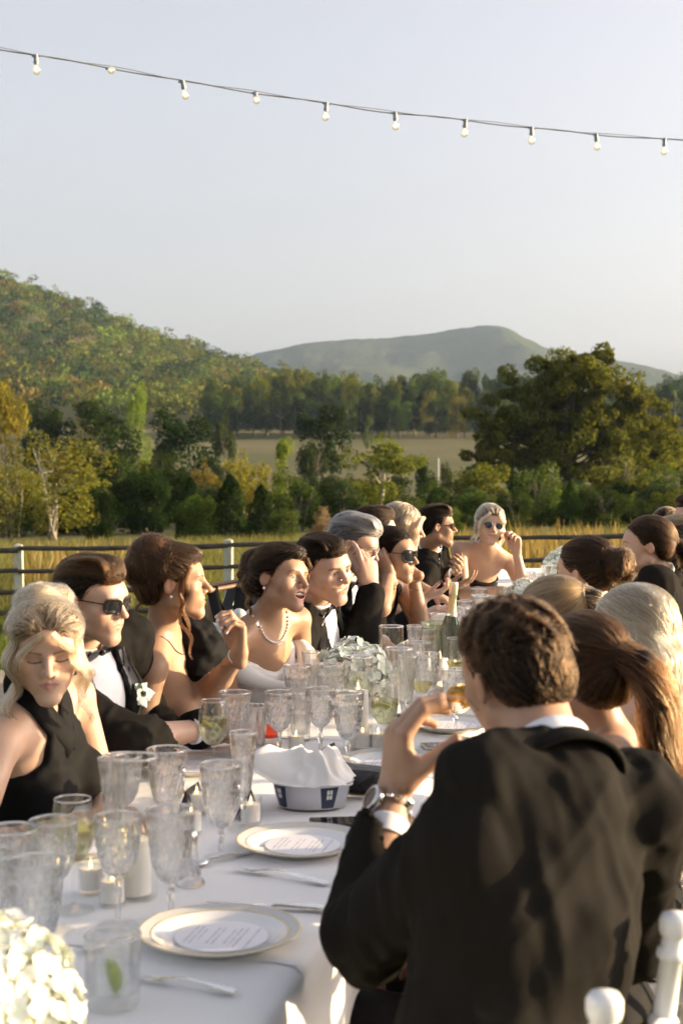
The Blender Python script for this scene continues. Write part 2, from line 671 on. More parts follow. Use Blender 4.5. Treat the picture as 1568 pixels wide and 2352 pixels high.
CROWNS = {
    'oak': [crown_mesh('oak', 5200, 0.020, 11 + k, 20) for k in range(4)],
    'bush': [crown_mesh('bush', 5200, 0.020, 31 + k, 22) for k in range(4)],
    'spray': [crown_mesh('spray', 4200, 0.017, 51 + k, 20) for k in range(3)],
    'cedar': [crown_mesh('cedar', 5600, 0.021, 71 + k) for k in range(2)],
    'poplar': [crown_mesh('poplar', 3600, 0.020, 81 + k, 18) for k in range(2)],
}

def trunk_mesh(seed, limbs=5, r0=0.035, top=0.75, spread=0.33, stems=1, n=7):
    r = np.random.default_rng(seed)
    b = MB()
    for s in range(stems):
        off = V(0, 0, 0) if stems == 1 else V(*(r.normal(size=2) * 0.05), 0)
        lean = V(*(r.normal(size=2) * (0.03 if stems == 1 else 0.14)), 0)
        t = np.linspace(0, 1, 7)
        spine = off + np.outer(t, lean) + np.outer(t, V(0, 0, top)) + np.stack([0.012 * np.sin(t * 7 + s), 0.012 * np.cos(t * 5 + s), 0 * t], 1)
        rr = r0 / (1 if stems == 1 else 1.9)
        b.tube(spine, rr * (1 - 0.78 * t) * (1 + 0.5 * np.exp(-t * 14)), n)
        for k in range(limbs):
            tt = r.uniform(0.32, 0.9)
            a = r.uniform(0, 6.28)
            p0 = off + lean * tt + V(0, 0, top * tt)
            L = spread * r.uniform(0.6, 1.1)
            q = np.linspace(0, 1, 5)
            d = V(math.cos(a), math.sin(a), 0)
            pts = p0 + np.outer(q, d * L) + np.outer(q ** 1.4, V(0, 0, r.uniform(0.06, 0.24))) + r.normal(size=(5, 3)) * 0.012 * q[:, None]
            b.tube(pts, rr * 0.5 * (1 - 0.8 * q) * (1 - 0.4 * tt), 5)
    return b.mesh('trunk')

TRUNKS = [trunk_mesh(5 + k) for k in range(3)]
STEMS = [trunk_mesh(15 + k, 4, 0.022, 0.85, 0.2, 5, 5) for k in range(2)]

HUES = {
    'dark': (0.026, 0.042, 0.013), 'cedar': (0.016, 0.032, 0.010), 'mid': (0.052, 0.082, 0.020), 'olive': (0.100, 0.112, 0.024),
    'yellow': (0.165, 0.165, 0.026), 'lime': (0.115, 0.165, 0.028), 'rust': (0.125, 0.098, 0.028), 'pink': (0.20, 0.145, 0.095), 'blue': (0.040, 0.064, 0.028)}
_tree_n = [0]

def tree(px, base, top, wpx, d, kind, hue, label, cat='tree', name=None, group=None, jitter=0.12, trunk=True, pale=False, crown_base=None):
    r = np.random.default_rng(1000 + _tree_n[0]); _tree_n[0] += 1
    x = (px - 784) / FPX * d
    z0 = float(ground_z(x, d))
    zt = CAM_Z + (1080 - top) / FPX * d
    H = max(zt - z0, 1.0)
    wd = wpx / FPX * d
    root = empty(name or ('shrub' if kind in ('bush', 'spray') and H < 7 else 'tree'), (x, d, z0 - 0.05), r.uniform(0, 6.28))
    tag(root, label, cat, group)
    cb = {'oak': 0.22, 'bush': 0.0, 'spray': 0.08, 'cedar': 0.05, 'poplar': 0.1}[kind] if crown_base is None else crown_base
    me = CROWNS[kind][int(r.integers(len(CROWNS[kind])))]
    c = link('crown', me, LEAF, root, (0, 0, H * cb), None, (wd, wd, H * (1 - cb)))
    h = np.array(HUES[hue]) * r.uniform(1 - jitter, 1 + jitter) * (1 + r.normal(size=3) * 0.04)
    c.color = (*[float(q) * 1.2 for q in h], 1)
    if trunk:
        tm = STEMS[int(r.integers(2))] if kind in ('bush', 'spray') else TRUNKS[int(r.integers(3))]
        t = link('trunk', tm, BARK, root, (0, 0, 0), None, (wd * 0.95 if kind != 'poplar' else wd * .7, wd * 0.95 if kind != 'poplar' else wd * .7, H * 0.98))
        if pale:
            t.material_slots[0].link = 'OBJECT'; t.material_slots[0].material = BARK_PALE
    return root

G1 = 'scrub and trees beyond the meadow'
for a in [
    (120, 1215, 985, 330, 66, 'spray', 'olive', 'big olive green bush with pale bare stems at the meadow edge, leftmost', 'bush', True),
    (15, 1215, 868, 150, 92, 'poplar', 'yellow', 'tall yellow green tree cut by the left edge of the picture', 'tree', False),
    (30, 1215, 1050, 190, 62, 'spray', 'olive', 'olive bush with upright pale stems below the tall yellow green tree', 'bush', True),
    (112, 1080, 898, 140, 150, 'oak', 'dark', 'dark spreading tree with bare grey limbs left of the broad oak', 'tree', True),
    (240, 1080, 918, 200, 148, 'oak', 'dark', 'broad dark oak with a low crown above the olive bushes', 'tree', False),
    (318, 1060, 878, 75, 172, 'poplar', 'lime', 'narrow bright lime tree rising behind the broad dark oak', 'tree', False),
    (205, 1070, 905, 90, 185, 'spray', 'olive', 'thin olive tree with grey dead branches behind the dark oak', 'tree', True),
    (420, 1070, 922, 185, 138, 'oak', 'cedar', 'very dark round oak at the end of the far field', 'tree', False),
    (516, 1080, 938, 62, 122, 'oak', 'blue', 'slender grey green tree with a thin trunk beside the far field', 'tree', False),
    (330, 1212, 1075, 190, 74, 'bush', 'cedar', 'low dark thicket between the olive bush and the cedars', 'bush', False),
    (280, 1212, 1040, 140, 86, 'bush', 'dark', 'dark shrub behind the low thicket, next to the olive bush', 'bush', False),
    (395, 1130, 1030, 120, 100, 'bush', 'mid', 'mid green shrub under the very dark round oak', 'bush', False),
    (335, 1100, 1062, 60, 90, 'cedar', 'olive', 'small tawny conical tree in front of the dark thicket', 'tree', False),
    (560, 1130, 1028, 215, 84, 'spray', 'yellow', 'golden yellow bush glowing in front of the far field', 'bush', False),
    (470, 1150, 1050, 110, 88, 'spray', 'rust', 'rusty gold bush left of the golden yellow bush', 'bush', False),
    (662, 1215, 1000, 88, 82, 'poplar', 'lime', 'pale lime tree with a pointed top and slim trunk', 'tree', True),
    (438, 1215, 1095, 105, 62, 'cedar', 'cedar', 'leftmost of the three black green cedars behind the fence', 'tree', False),
    (528, 1215, 1088, 125, 61, 'cedar', 'cedar', 'middle one of the three black green cedars behind the fence', 'tree', False),
    (600, 1215, 1110, 110, 60, 'cedar', 'cedar', 'round dark cedar with a lit edge, rightmost of the three cedars', 'tree', False),
    (745, 1110, 930, 140, 165, 'oak', 'cedar', 'tall dark tree standing alone in the far field', 'tree', False),
    (715, 1110, 1010, 90, 160, 'bush', 'dark', 'dark undergrowth at the foot of the tall tree in the far field', 'bush', False),
    (872, 1205, 990, 215, 80, 'oak', 'olive', 'olive gold tree with an open crown right of the field tree', 'tree', True),
    (843, 1010, 956, 30, 300, 'poplar', 'mid', 'small lone tree on the crest of the far field', 'tree', False),
    (968, 1110, 1040, 75, 120, 'bush', 'cedar', 'dark round bush beside the far field, near the thin pole', 'bush', False),
    (1024, 1092, 1058, 34, 125, 'bush', 'dark', 'small dark bush right of the thin white pole', 'bush', False),
    (690, 1215, 1100, 150, 72, 'bush', 'mid', 'green shrub at the foot of the pale lime tree', 'bush', False),
    (790, 1215, 1095, 130, 73, 'bush', 'blue', 'grey green shrub left of the olive gold tree', 'bush', False),
    (745, 1215, 1158, 66, 60, 'spray', 'pink', 'small pinkish dry bush behind the fence above the guests', 'bush', True),
    (655, 1218, 1165, 90, 58, 'bush', 'mid', 'low bright green shrub right of the cedars by the fence', 'bush', False),
    (930, 1215, 1110, 120, 72, 'bush', 'mid', 'green shrub under the right side of the olive gold tree', 'bush', False),
    (1010, 1215, 1110, 120, 70, 'bush', 'dark', 'dark shrub behind the man in brown sunglasses', 'bush', False),
    (1115, 1215, 1060, 170, 88, 'bush', 'olive', 'wide olive shrub left of the great oak', 'bush', False),
    (1085, 1215, 1110, 120, 70, 'bush', 'blue', 'grey green shrub above the blonde woman in round sunglasses', 'bush', False),
    (1240, 1215, 1052, 150, 78, 'bush', 'mid', 'bright green dense shrub in front of the great oak trunk', 'bush', False),
    (1310, 1215, 1100, 90, 66, 'cedar', 'mid', 'small upright green cedar in front of the great oak', 'tree', False),
    (1180, 1215, 1120, 110, 64, 'bush', 'dark', 'low dark shrub between the wide olive shrub and the fence', 'bush', False),
    (1420, 1215, 1020, 210, 86, 'bush', 'olive', 'large olive gold shrub right of the great oak trunk', 'bush', False),
    (1390, 1215, 1120, 150, 66, 'bush', 'dark', 'dark low shrub behind the ponytailed man', 'bush', False),
    (1540, 1215, 1060, 170, 80, 'bush', 'mid', 'green shrub at the right edge of the picture', 'bush', False),
    (1490, 1215, 930, 190, 112, 'oak', 'olive', 'olive tree with sunlit clumps right of the great oak', 'tree', False),
    (1590, 1215, 1000, 160, 118, 'oak', 'mid', 'green tree half outside the right edge of the picture', 'tree', False),
    (1660, 1215, 1060, 180, 75, 'bush', 'olive', 'olive shrub just past the right edge', 'bush', False),
    (-110, 1215, 1000, 260, 70, 'spray', 'olive', 'olive bush just past the left edge', 'bush', False),
    (1545, 960, 868, 90, 430, 'oak', 'dark', 'dark blue green tree on the rise at the right edge', 'tree', False),
    (1492, 960, 895, 75, 440, 'oak', 'dark', 'dark tree on the rise, left of the tallest at the right edge', 'tree', False),
    (1440, 970, 915, 80, 440, 'oak', 'dark', 'dark tree on the rise seen past the great oak crown', 'tree', False)]:
    tree(*a[:9], pale=a[9], group=G1)

# the thicket: bush behind bush along the far side of the meadow
r_t = np.random.default_rng(41)
for k in range(90):
    px = -560 + 2640 * (k + r_t.uniform(0, 1)) / 90
    dd = r_t.uniform(60, 112)
    hi_ = 1150 - (dd - 58) * 1.6 + r_t.uniform(-26, 26) - (30 if 180 < px < 420 else 0)
    if 620 < px < 1060: hi_ = max(hi_, 1085)
    kd = 'bush' if r_t.random() < 0.7 else 'spray'
    hu = r_t.choice(['dark', 'mid', 'blue', 'olive', 'cedar'], p=[.3, .25, .15, .2, .1])
    tree(px, 1215, hi_, r_t.uniform(95, 165), dd, kd, hu, {'dark': 'dark green', 'cedar': 'almost black', 'mid': 'fresh green', 'blue': 'grey green', 'olive': 'olive'}[str(hu)] + (' thicket bush behind the meadow, number %d from the left' % (k - 18) if 0 < px < 1568 else ' thicket bush number %d beyond the picture edge' % (k + 1)), 'bush', 'shrub', 'bushes of the thicket', trunk=False)

# the great oak on the right: own crown with big lobes and visible limbs
def great_oak():
    d = 100.0
    x = (1300 - 784) / FPX * d
    z0 = float(ground_z(x, d)) - 0.1
    root = empty('oak_tree', (x, d, z0))
    tag(root, 'great spreading oak with gold lit clumps and dark limbs', 'tree', G1)
    s = d / FPX
    lobes = [(1300, 880, 80, 50), (1265, 920, 80, 46), (1340, 905, 80, 46), (1280, 960, 90, 44), (1350, 970, 80, 42), (1215, 960, 80, 42), (1320, 1020, 90, 44), (1230, 1030, 80, 40), (1390, 1010, 80, 40), (1460, 1030, 80, 44), (1290, 862, 62, 40), (1350, 868, 60, 34), (1240, 885, 70, 34), (1190, 900, 46, 26), (1400, 885, 50, 28), (1310, 900, 75, 36), (1160, 935, 60, 30),
             (1230, 940, 80, 34), (1340, 940, 70, 30), (1290, 980, 60, 26), (1140, 985, 60, 30), (1200, 1000, 70, 30), (1410, 935, 46, 26), (1110, 1030, 50, 26),
             (1370, 990, 66, 28), (1440, 1010, 70, 30), (1500, 990, 60, 32), (1480, 955, 64, 32), (1525, 1030, 50, 28), (1400, 1050, 76, 30), (1470, 1070, 60, 30),
             (1180, 1060, 66, 28), (1250, 1050, 56, 24), (1330, 1075, 60, 26), (1440, 1110, 60, 26), (1130, 1080, 56, 26), (1240, 915, 40, 26), (1270, 838, 34, 18), (1330, 842, 36, 18)]
    r = np.random.default_rng(99)
    Ps, Ns = [], []
    for (px, py, rx, rz) in lobes:
        c = V((px - 1300) * s, r.uniform(-2.6, 2.6), CAM_Z + (1080 - py) * s - z0)
        nsub = 10
        for k in range(nsub):
            cc = c + V(*(r.normal(size=3) * V(rx * s * 0.55, rx * s * 0.55, rz * s * 0.62)))
            n = 300
            dd = unit_rows(r.normal(size=(n, 3)))
            rad = r.uniform(0.3, 1, n) ** 0.4
            Ps.append(cc + dd * rad[:, None] * V(rx * s * 0.36, rx * s * 0.36, rz * s * 0.50) * (1 + 0.3 * vnoise(dd * 2 + cc, 3))[:, None])
            Ns.append(unit_rows(dd + 0.7 * r.normal(size=(n, 3))))
    P, N = np.concatenate(Ps), np.concatenate(Ns)
    v, f = leaf_quads(P, N, 0.105, r)
    c = (1 + 0.35 * vnoise(P * 0.9, 5))[:, None] * r.uniform(0.7, 1.35, (len(P), 1)) * np.array([1.0, 1.0, 1.0])
    c[:, 0] *= 1 + 0.18 * np.clip(vnoise(P * 0.6, 17), 0, 1)
    me = mesh_from(v, f, 'great_oak_crown', False, np.repeat(np.clip(c, 0.3, 2.2), 4, 0))
    o = link('crown', me, LEAF, root)
    o.color = (0.105, 0.118, 0.025, 1)
    b = MB()
    tt = np.linspace(0, 1, 8)
    H = CAM_Z + (1080 - 940) * s - z0
    b.tube(np.stack([0.12 * np.sin(tt * 5), 0.1 * np.cos(tt * 4), tt * H], 1), 0.30 * (1 - 0.6 * tt) * (1 + 0.6 * np.exp(-tt * 12)), 10)
    for (px, py, rx, rz) in lobes:
        c = V((px - 1300) * s, r.uniform(-2, 2), CAM_Z + (1080 - py) * s - z0)
        t0 = r.uniform(0.3, 0.75)
        p0 = V(0, 0, H * min(t0, max(0.25, c[2] / H * 0.7)))
        q = np.linspace(0, 1, 7)
        mid = p0 + (c - p0) * 0.5 + V(0, 0, 0.25 * abs(c[0]) * 0.3)
        pts = np.outer((1 - q) ** 2, p0) + np.outer(2 * q * (1 - q), mid) + np.outer(q ** 2, c) + r.normal(size=(7, 3)) * 0.06 * np.sin(q * 3.14)[:, None]
        b.tube(pts, 0.085 * (1 - 0.85 * q) + 0.010, 6)
    b.build('trunk', BARK, root)
great_oak()

# wooded belt behind the far field: one tree after another
r_b = np.random.default_rng(5)
BL = ['tall green tree in the wooded belt behind the far field', 'olive gold tree in the wooded belt behind the far field', 'dark tree in the wooded belt behind the far field']
k = 0
for row, (dd, n, lo, hi) in enumerate([(395, 24, 890, 922), (425, 26, 858, 892), (460, 26, 842, 876)]):
    for i in range(n):
        px = 470 + (1210 - 470) * (i + r_b.uniform(0.1, 0.9)) / n
        top = r_b.uniform(lo, hi) + (14 if px < 560 else 0) - (8 if 600 < px < 720 and row == 2 else 0)
        h = ['mid', 'olive', 'dark'][int(r_b.choice(3, p=[[.35, .15, .5], [.45, .3, .25], [.4, .4, .2]][row]))]
        j = {'mid': 0, 'olive': 1, 'dark': 2}[h]
        tree(px, 1000, top, r_b.uniform(52, 82), dd + r_b.uniform(-10, 10), 'oak' if r_b.random() < 0.7 else 'poplar', h, ['green', 'olive gold', 'dark'][j] + ' tree, number %d from the left in the %s row of the wooded belt' % (i + 1, ['front', 'middle', 'back'][row]), 'tree', 'belt_tree', 'trees of the wooded belt', trunk=(row == 0), crown_base=0.05)
        k += 1

# woodland on the left hill and the slopes (one mass)
def hill_forest():
    r = np.random.default_rng(77)
    xs, ys = np.meshgrid(np.arange(-760, 640, 11.5), np.arange(440, 1130, 12.5), indexing='ij')
    xs = (xs + r.uniform(-4.6, 4.6, xs.shape)).ravel(); ys = (ys + r.uniform(-4, 4, ys.shape)).ravel()
    pxx = 784 + xs / ys * FPX
    zz = ground_z(xs, ys)
    keep = (pxx > -1150) & (pxx < 2500) & (zz > 15.5) & (ys < 1090)
    xs, ys, zz, pxx = xs[keep], ys[keep], zz[keep], pxx[keep]
    n = len(xs)
    per = 190
    hh = r.uniform(10, 18, n); ww = r.uniform(10, 17, n)
    # each crown is a cluster of 5 small lobes
    lob = r.normal(size=(n, 6, 3)) * np.array([0.24, 0.24, 0.2]); lob[:, :, 2] = np.abs(lob[:, :, 2]) + 0.45
    k = r.integers(0, 6, (n, per))
    d = r.normal(size=(n, per, 3)); d /= np.linalg.norm(d, axis=2)[..., None]
    d[..., 2] = np.abs(d[..., 2]) * 0.9 - 0.15
    P = np.take_along_axis(lob, k[..., None].repeat(3, 2), 1) + d * r.uniform(0.5, 1, (n, per, 1)) ** 0.4 * np.array([0.27, 0.27, 0.26])
    sc = np.stack([ww, ww, hh], 1)[:, None]
    base = np.stack([xs, ys, zz], 1)[:, None]
    W_ = (P * sc + base).reshape(-1, 3)
    N = unit_rows((d + 0.55 * r.normal(size=d.shape)).reshape(-1, 3))
    v, f = leaf_quads(W_, N, 0.74, r)
    pal = np.array([HUES['mid'], HUES['olive'], HUES['dark'], HUES['rust'], HUES['lime'], HUES['mid']]) * 1.15
    patch = np.stack([xs / 60, ys / 60, 0 * xs], 1)
    pn = vnoise(patch, 8)
    ci = np.where(pn > 0.25, r.choice([1, 4, 0, 3], n, p=[.45, .3, .15, .1]), r.choice([0, 1, 2, 3], n, p=[.5, .25, .2, .05]))
    c = pal[ci] * r.uniform(0.65, 1.3, (n, 1))
    c = c[:, None] * r.uniform(0.75, 1.3, (n, per, 1))
    me = mesh_from(v, f, 'hill_forest', False, np.repeat(c.reshape(-1, 3), 4, 0))
    o = link('hill_forest', me, foliage_mat('foliage_far', False, 0.25))
    tag(o, 'mixed green and gold woodland covering the left hill', 'woodland', kind='stuff')
hill_forest()

# thin white pole in the far field
pb = MB(); pb.tube([(0, 0, 0), (0, 0, 5.2)], 0.06, 8); pb.box((0, 0, 5.25), (0.16, 0.16, 0.1))
po = pb.build('utility_pole', mat('pole_grey', (0.5, 0.5, 0.47), 0.7))
po.location = ((1006 - 784) / FPX * 130, 130, float(ground_z(8.8, 130)))
tag(po, 'thin pale pole standing at the edge of the far field', 'pole')

# ================================================================== grasses
def blades(name, pts, h, w, base_c, tip_c, seed, lean=0.35, seedhead=False):
    r = np.random.default_rng(seed)
    n = len(pts)
    a = r.uniform(0, 2 * np.pi, n)
    s = np.stack([np.cos(a), np.sin(a), 0 * a], 1)
    H = h * r.uniform(0.55, 1.25, n)
    ln = r.normal(size=(n, 2)) * lean
    tip = pts + np.stack([ln[:, 0] * H, ln[:, 1] * H, H], 1)
    mid = pts + np.stack([ln[:, 0] * H * 0.3, ln[:, 1] * H * 0.3, H * 0.6], 1)
    ww = (w * r.uniform(0.6, 1.4, n))[:, None]
    wm = 1.7 if seedhead else 0.75
    v = np.stack([pts - s * ww, pts + s * ww, mid + s * ww * wm, mid - s * ww * wm, tip], 1).reshape(-1, 3)
    i = np.arange(n) * 5
    f1 = np.stack([i, i + 1, i + 2, i + 3], 1)
    f2 = np.stack([i + 3, i + 2, i + 4, i + 4], 1)
    c0 = np.asarray(base_c) * r.uniform(0.7, 1.3, (n, 1)); c1 = np.asarray(tip_c) * r.uniform(0.7, 1.3, (n, 1))
    c = np.stack([c0, c0, (c0 + c1) / 2, (c0 + c1) / 2, c1], 1).reshape(-1, 3)
    me = bpy.data.meshes.new(name)
    fl = np.concatenate([f1.ravel(), f2[:, :3].ravel()])
    me.vertices.add(len(v)); me.vertices.foreach_set('co', v.astype(np.float32).ravel())
    me.loops.add(len(fl)); me.loops.foreach_set('vertex_index', fl.astype(np.int32))
    me.polygons.add(2 * n)
    ls = np.concatenate([np.arange(n) * 4, n * 4 + np.arange(n) * 3]).astype(np.int32)
    me.polygons.foreach_set('loop_start', ls)
    me.update(calc_edges=True)
    at_ = me.attributes.new('Col', 'FLOAT_COLOR', 'POINT')
    cc = np.ones((len(v), 4), np.float32); cc[:, :3] = c
    at_.data.foreach_set('color', cc.ravel())
    return link(name, me, MATS.get('grass_blade') or foliage_mat('grass_blade', False, 0.35))

def scatter(n, y0, y1, r, pad=0.06, xr=None):
    y = r.uniform(y0 ** 0.5, y1 ** 0.5, n) ** 2
    if xr: x = r.uniform(xr[0], xr[1], n)
    else: x = r.uniform(-0.24 - pad, 0.24 + pad, n) * y
    return np.stack([x, y, ground_z(x, y)], 1)

r_g = np.random.default_rng(3)
p = scatter(78000, 22.5, 58, r_g, 0.22)
p = p[vnoise(p * 0.5, 2) > -0.55]
tag(blades('meadow_grass', p, 0.42, 0.011, (0.115, 0.13, 0.038), (0.21, 0.20, 0.08), 1), 'tall dry golden meadow grass beyond the fence', 'grass', kind='stuff')
p = scatter(5200, 24, 52, r_g, xr=None)
px_ = 784 + p[:, 0] / p[:, 1] * FPX
p = p[((px_ < 440) & (px_ > 60) & (p[:, 1] < 34)) | ((px_ > 1000) & (p[:, 1] < 40))]
tag(blades('seed_heads', p, 0.98, 0.013, (0.16, 0.14, 0.05), (0.30, 0.215, 0.10), 2, 0.12, True), 'tall tawny seed heads standing behind the fence', 'grass', kind='stuff')
p = scatter(52000, 11.7, 22.4, r_g, 0.22)
tag(blades('lawn_grass', p, 0.055, 0.007, (0.06, 0.09, 0.02), (0.15, 0.17, 0.045), 3, 0.5), 'short green lawn in front of the fence', 'grass', kind='stuff')
p = scatter(4500, 20.4, 22.6, r_g, 0.22)
tag(blades('fence_grass', p, 0.28, 0.008, (0.06, 0.09, 0.02), (0.14, 0.16, 0.04), 4, 0.3), 'longer green grass along the foot of the fence', 'grass', kind='stuff')
p = np.stack([r_g.uniform(0.3, 2.6, 30000), r_g.uniform(0.9, 4.5, 30000), np.zeros(30000)], 1)
tag(blades('near_grass', p, 0.05, 0.0035, (0.05, 0.08, 0.018), (0.12, 0.16, 0.04), 6, 0.5), 'green grass under the chairs on the near side', 'grass', kind='stuff')

# ================================================================== fence
def fence():
    Y = 21.0
    wood = mat('weathered_wood', (0.36, 0.36, 0.27), 0.9, noise=(7, (0.52, 0.52, 0.42), 8), bump=(26, 0.6, 0.02))
    dark = mat('rail_wood', (0.04, 0.033, 0.027), 0.9, noise=(5, (0.085, 0.07, 0.055), 8), bump=(18, 0.6, 0.02))
    root = empty('rail_fence', (0, Y, -0.8))
    tag(root, 'pale post and dark four rail wooden fence across the meadow edge', 'fence')
    step = 480 / FPX * Y
    x0 = (45 - 784) / FPX * Y
    r = np.random.default_rng(4)
    posts = [x0 + step * k for k in range(-3, 8)]
    b = MB()
    b.box((0, 0, 0.50), (0.135, 0.135, 1.72), bevel=0.012)
    b.add([(-0.055, -0.055, 1.36), (0.055, -0.055, 1.36), (0.055, 0.055, 1.36), (-0.055, 0.055, 1.36), (0, -0.01, 1.385)], [(0, 1, 4), (1, 2, 4), (2, 3, 4), (3, 0, 4)])
    pm = b.mesh('post', True, 30)
    zs = [float(ground_z(x, Y)) for x in posts]
    for x, z in zip(posts, zs):
        link('post', pm, wood, root, (x, r.normal() * 0.01, z + 0.8 - 0.05), (r.normal() * 0.008, r.normal() * 0.012, r.normal() * 0.06))
    for i in range(len(posts) - 1):
        for h in (1.245, 0.935, 0.625, 0.325):
            q = np.linspace(0, 1, 9)
            e = r.normal(size=2) * 0.012
            pts = np.stack([posts[i] + (posts[i + 1] - posts[i]) * q, 0 * q - 0.07 - 0.01 * h, zs[i] + (zs[i + 1] - zs[i]) * q + 0.8 + h + e[0] + (e[1] - e[0]) * q - 0.012 * np.sin(q * 3.14)], 1)
            pts[:, 1:] += r.normal(size=(9, 2)) * 0.004
            MB().tube(pts, 0.036 * (1 + 0.1 * r.normal(size=9)), 8).build('rail', dark, root)
fence()

# ================================================================== string lights
def string_lights():
    pxs = [-90, 83, 253, 420, 587, 749, 907, 1068, 1220, 1368, 1525, 1672]
    pys = [95, 128, 155, 187, 213, 238, 260, 276, 294, 309, 320, 330]
    ds = np.linspace(10.0, 12.2, len(pxs))
    pts = np.array([at(a, b, c) for a, b, c in zip(pxs, pys, ds)])
    ext0 = pts[0] + (pts[0] - pts[1]) * np.array([16, 16, 19]); ext1 = pts[-1] + (pts[-1] - pts[-2]) * np.array([20, 20, -16])
    ctrl = np.concatenate([[ext0], pts, [ext1]])
    t = np.arange(len(ctrl)); tt = np.linspace(0, len(ctrl) - 1, 120)
    fine = np.stack([np.interp(tt, t, ctrl[:, k]) for k in range(3)], 1)
    for _ in range(6):
        fine[1:-1] = 0.25 * fine[:-2] + 0.5 * fine[1:-1] + 0.25 * fine[2:]
    root = empty('string_lights', pts[5])
    tag(root, 'string of small round lit bulbs on a sagging grey cable across the sky', 'string lights')
    P0 = pts[5]
    wire = mat('grey_cable', (0.16, 0.17, 0.18), 0.6)
    w = fine - P0
    tw = np.linspace(0, 46, 120)
    MB().tube(w + np.stack([0 * tw, np.cos(tw) * 0.006, np.sin(tw) * 0.006], 1), 0.0052, 6).build('cable', wire, root)
    MB().tube(w - np.stack([0 * tw, np.cos(tw) * 0.006, np.sin(tw) * 0.006 - 0.007], 1), 0.0026, 5).build('messenger_wire', wire, root)
    sm = MB(); sm.lathe([(0, 0.02), (0.017, 0.02), (0.018, 0), (0.015, -0.02), (0.019, -0.024), (0.019, -0.034), (0.014, -0.05), (0, -0.05)], 12)
    sm.tube([(-0.03, 0, 0.012), (0.03, 0, 0.012)], 0.0085, 8)
    sme = sm.mesh('socket', True, 40)
    bm = MB().lathe([(0.012, -0.046), (0.015, -0.056), (0.0255, -0.072), (0.029, -0.090), (0.026, -0.108), (0.014, -0.120), (0, -0.123)], 14).mesh('bulb')
    fm = MB().tube([(-0.004, 0, -0.06), (-0.007, 0, -0.085), (0, 0, -0.093), (0.007, 0, -0.085), (0.004, 0, -0.06)], 0.0045, 6).mesh('filament')
    grey = mat('socket_grey', (0.27, 0.30, 0.33), 0.5)
    gl = glass_mat('bulb_glass', (1.0, 0.95, 0.83), 0.55, glow=((1.0, 0.85, 0.55), 0.06))
    fil = mat('filament', (1, 0.8, 0.5), 0.5, emission=((1.0, 0.80, 0.46), 2.2))
    r = np.random.default_rng(2)
    for i, p in enumerate(pts):
        tlt = [0.05, 0.0, 0.95, 0.02, 0.65, 0.06, 0.05, -0.06, 0.04, 0.1, 0.05, 0.0][i]
        s = link('socket', sme, grey, root, p - P0 - V(0, 0, 0.012), (-tlt * 1.3, r.normal() * 0.08, 0.25))
        bb = link('bulb', bm, gl, s)
        link('filament', fm, fil, s)

def glass_mat(name, tint=(1, 1, 1), clear=0.5, rough=0.0, glow=None, ior=1.5):
    """thin clear glass: part straight through, part refracted, mirror at grazing angles"""
    if name in MATS: return MATS[name]
    m = bpy.data.materials.new(name); m.use_nodes = True
    nt = m.node_tree; nt.nodes.clear()
    out = nt.nodes.new('ShaderNodeOutputMaterial')
    tr = nt.nodes.new('ShaderNodeBsdfTransparent'); tr.inputs[0].default_value = (*tint, 1)
    gl = nt.nodes.new('ShaderNodeBsdfGlass'); gl.inputs['Color'].default_value = (*tint, 1); gl.inputs['Roughness'].default_value = rough; gl.inputs['IOR'].default_value = ior
    mx = nt.nodes.new('ShaderNodeMixShader'); mx.inputs[0].default_value = clear
    nt.links.new(gl.outputs[0], mx.inputs[1]); nt.links.new(tr.outputs[0], mx.inputs[2])
    gs = nt.nodes.new('ShaderNodeBsdfGlossy'); gs.inputs['Roughness'].default_value = 0.025
    lw = nt.nodes.new('ShaderNodeLayerWeight'); lw.inputs['Blend'].default_value = 0.5
    fac = mth(nt, 'MULTIPLY_ADD', mth(nt, 'POWER', lw.outputs['Facing'], 4.0), 0.30, 0.03)
    m2 = nt.nodes.new('ShaderNodeMixShader')
    nt.links.new(fac, m2.inputs[0]); nt.links.new(mx.outputs[0], m2.inputs[1]); nt.links.new(gs.outputs[0], m2.inputs[2])
    s = m2.outputs[0]
    if glow:
        em = nt.nodes.new('ShaderNodeEmission'); em.inputs[0].default_value = (*glow[0], 1); em.inputs[1].default_value = glow[1]
        ad = nt.nodes.new('ShaderNodeAddShader'); nt.links.new(s, ad.inputs[0]); nt.links.new(em.outputs[0], ad.inputs[1]); s = ad.outputs[0]
    nt.links.new(s, out.inputs[0])
    MATS[name] = m
    return m
string_lights()

# ================================================================== haze
hz = MB().box((0, 2450, 229), (9000, 5300, 470)).build('haze', None, smooth=False)
hm = bpy.data.materials.new('haze_air'); hm.use_nodes = True
hn = hm.node_tree; hn.nodes.clear()
ho = hn.nodes.new('ShaderNodeOutputMaterial'); hv = hn.nodes.new('ShaderNodeVolumePrincipled')
hv.inputs['Color'].default_value = (0.55, 0.72, 1.0, 1); hv.inputs['Density'].default_value = 0.000075; hv.inputs['Anisotropy'].default_value = 0.1
hn.links.new(hv.outputs[0], ho.inputs['Volume'])
hz.data.materials.append(hm)
tag(hz, 'thin pale evening haze over the valley', 'haze', kind='stuff')
# ================================================================== the long table
T_SLOPE = 0.225
T_ANG = math.atan(T_SLOPE)
T_U = V(math.sin(T_ANG), math.cos(T_ANG), 0)        # along the table, away from the camera
T_L = V(-math.cos(T_ANG), math.sin(T_ANG), 0)       # across, towards the left row of guests
T_W = 0.78
T_ROT = -T_ANG

def edge_pt(y, off=0.0, z=TABLE_Z):
    """point on the right table edge at depth y, moved off metres to the left across the table"""
    return V(T_SLOPE * y - 0.575, y, z) + T_L * off

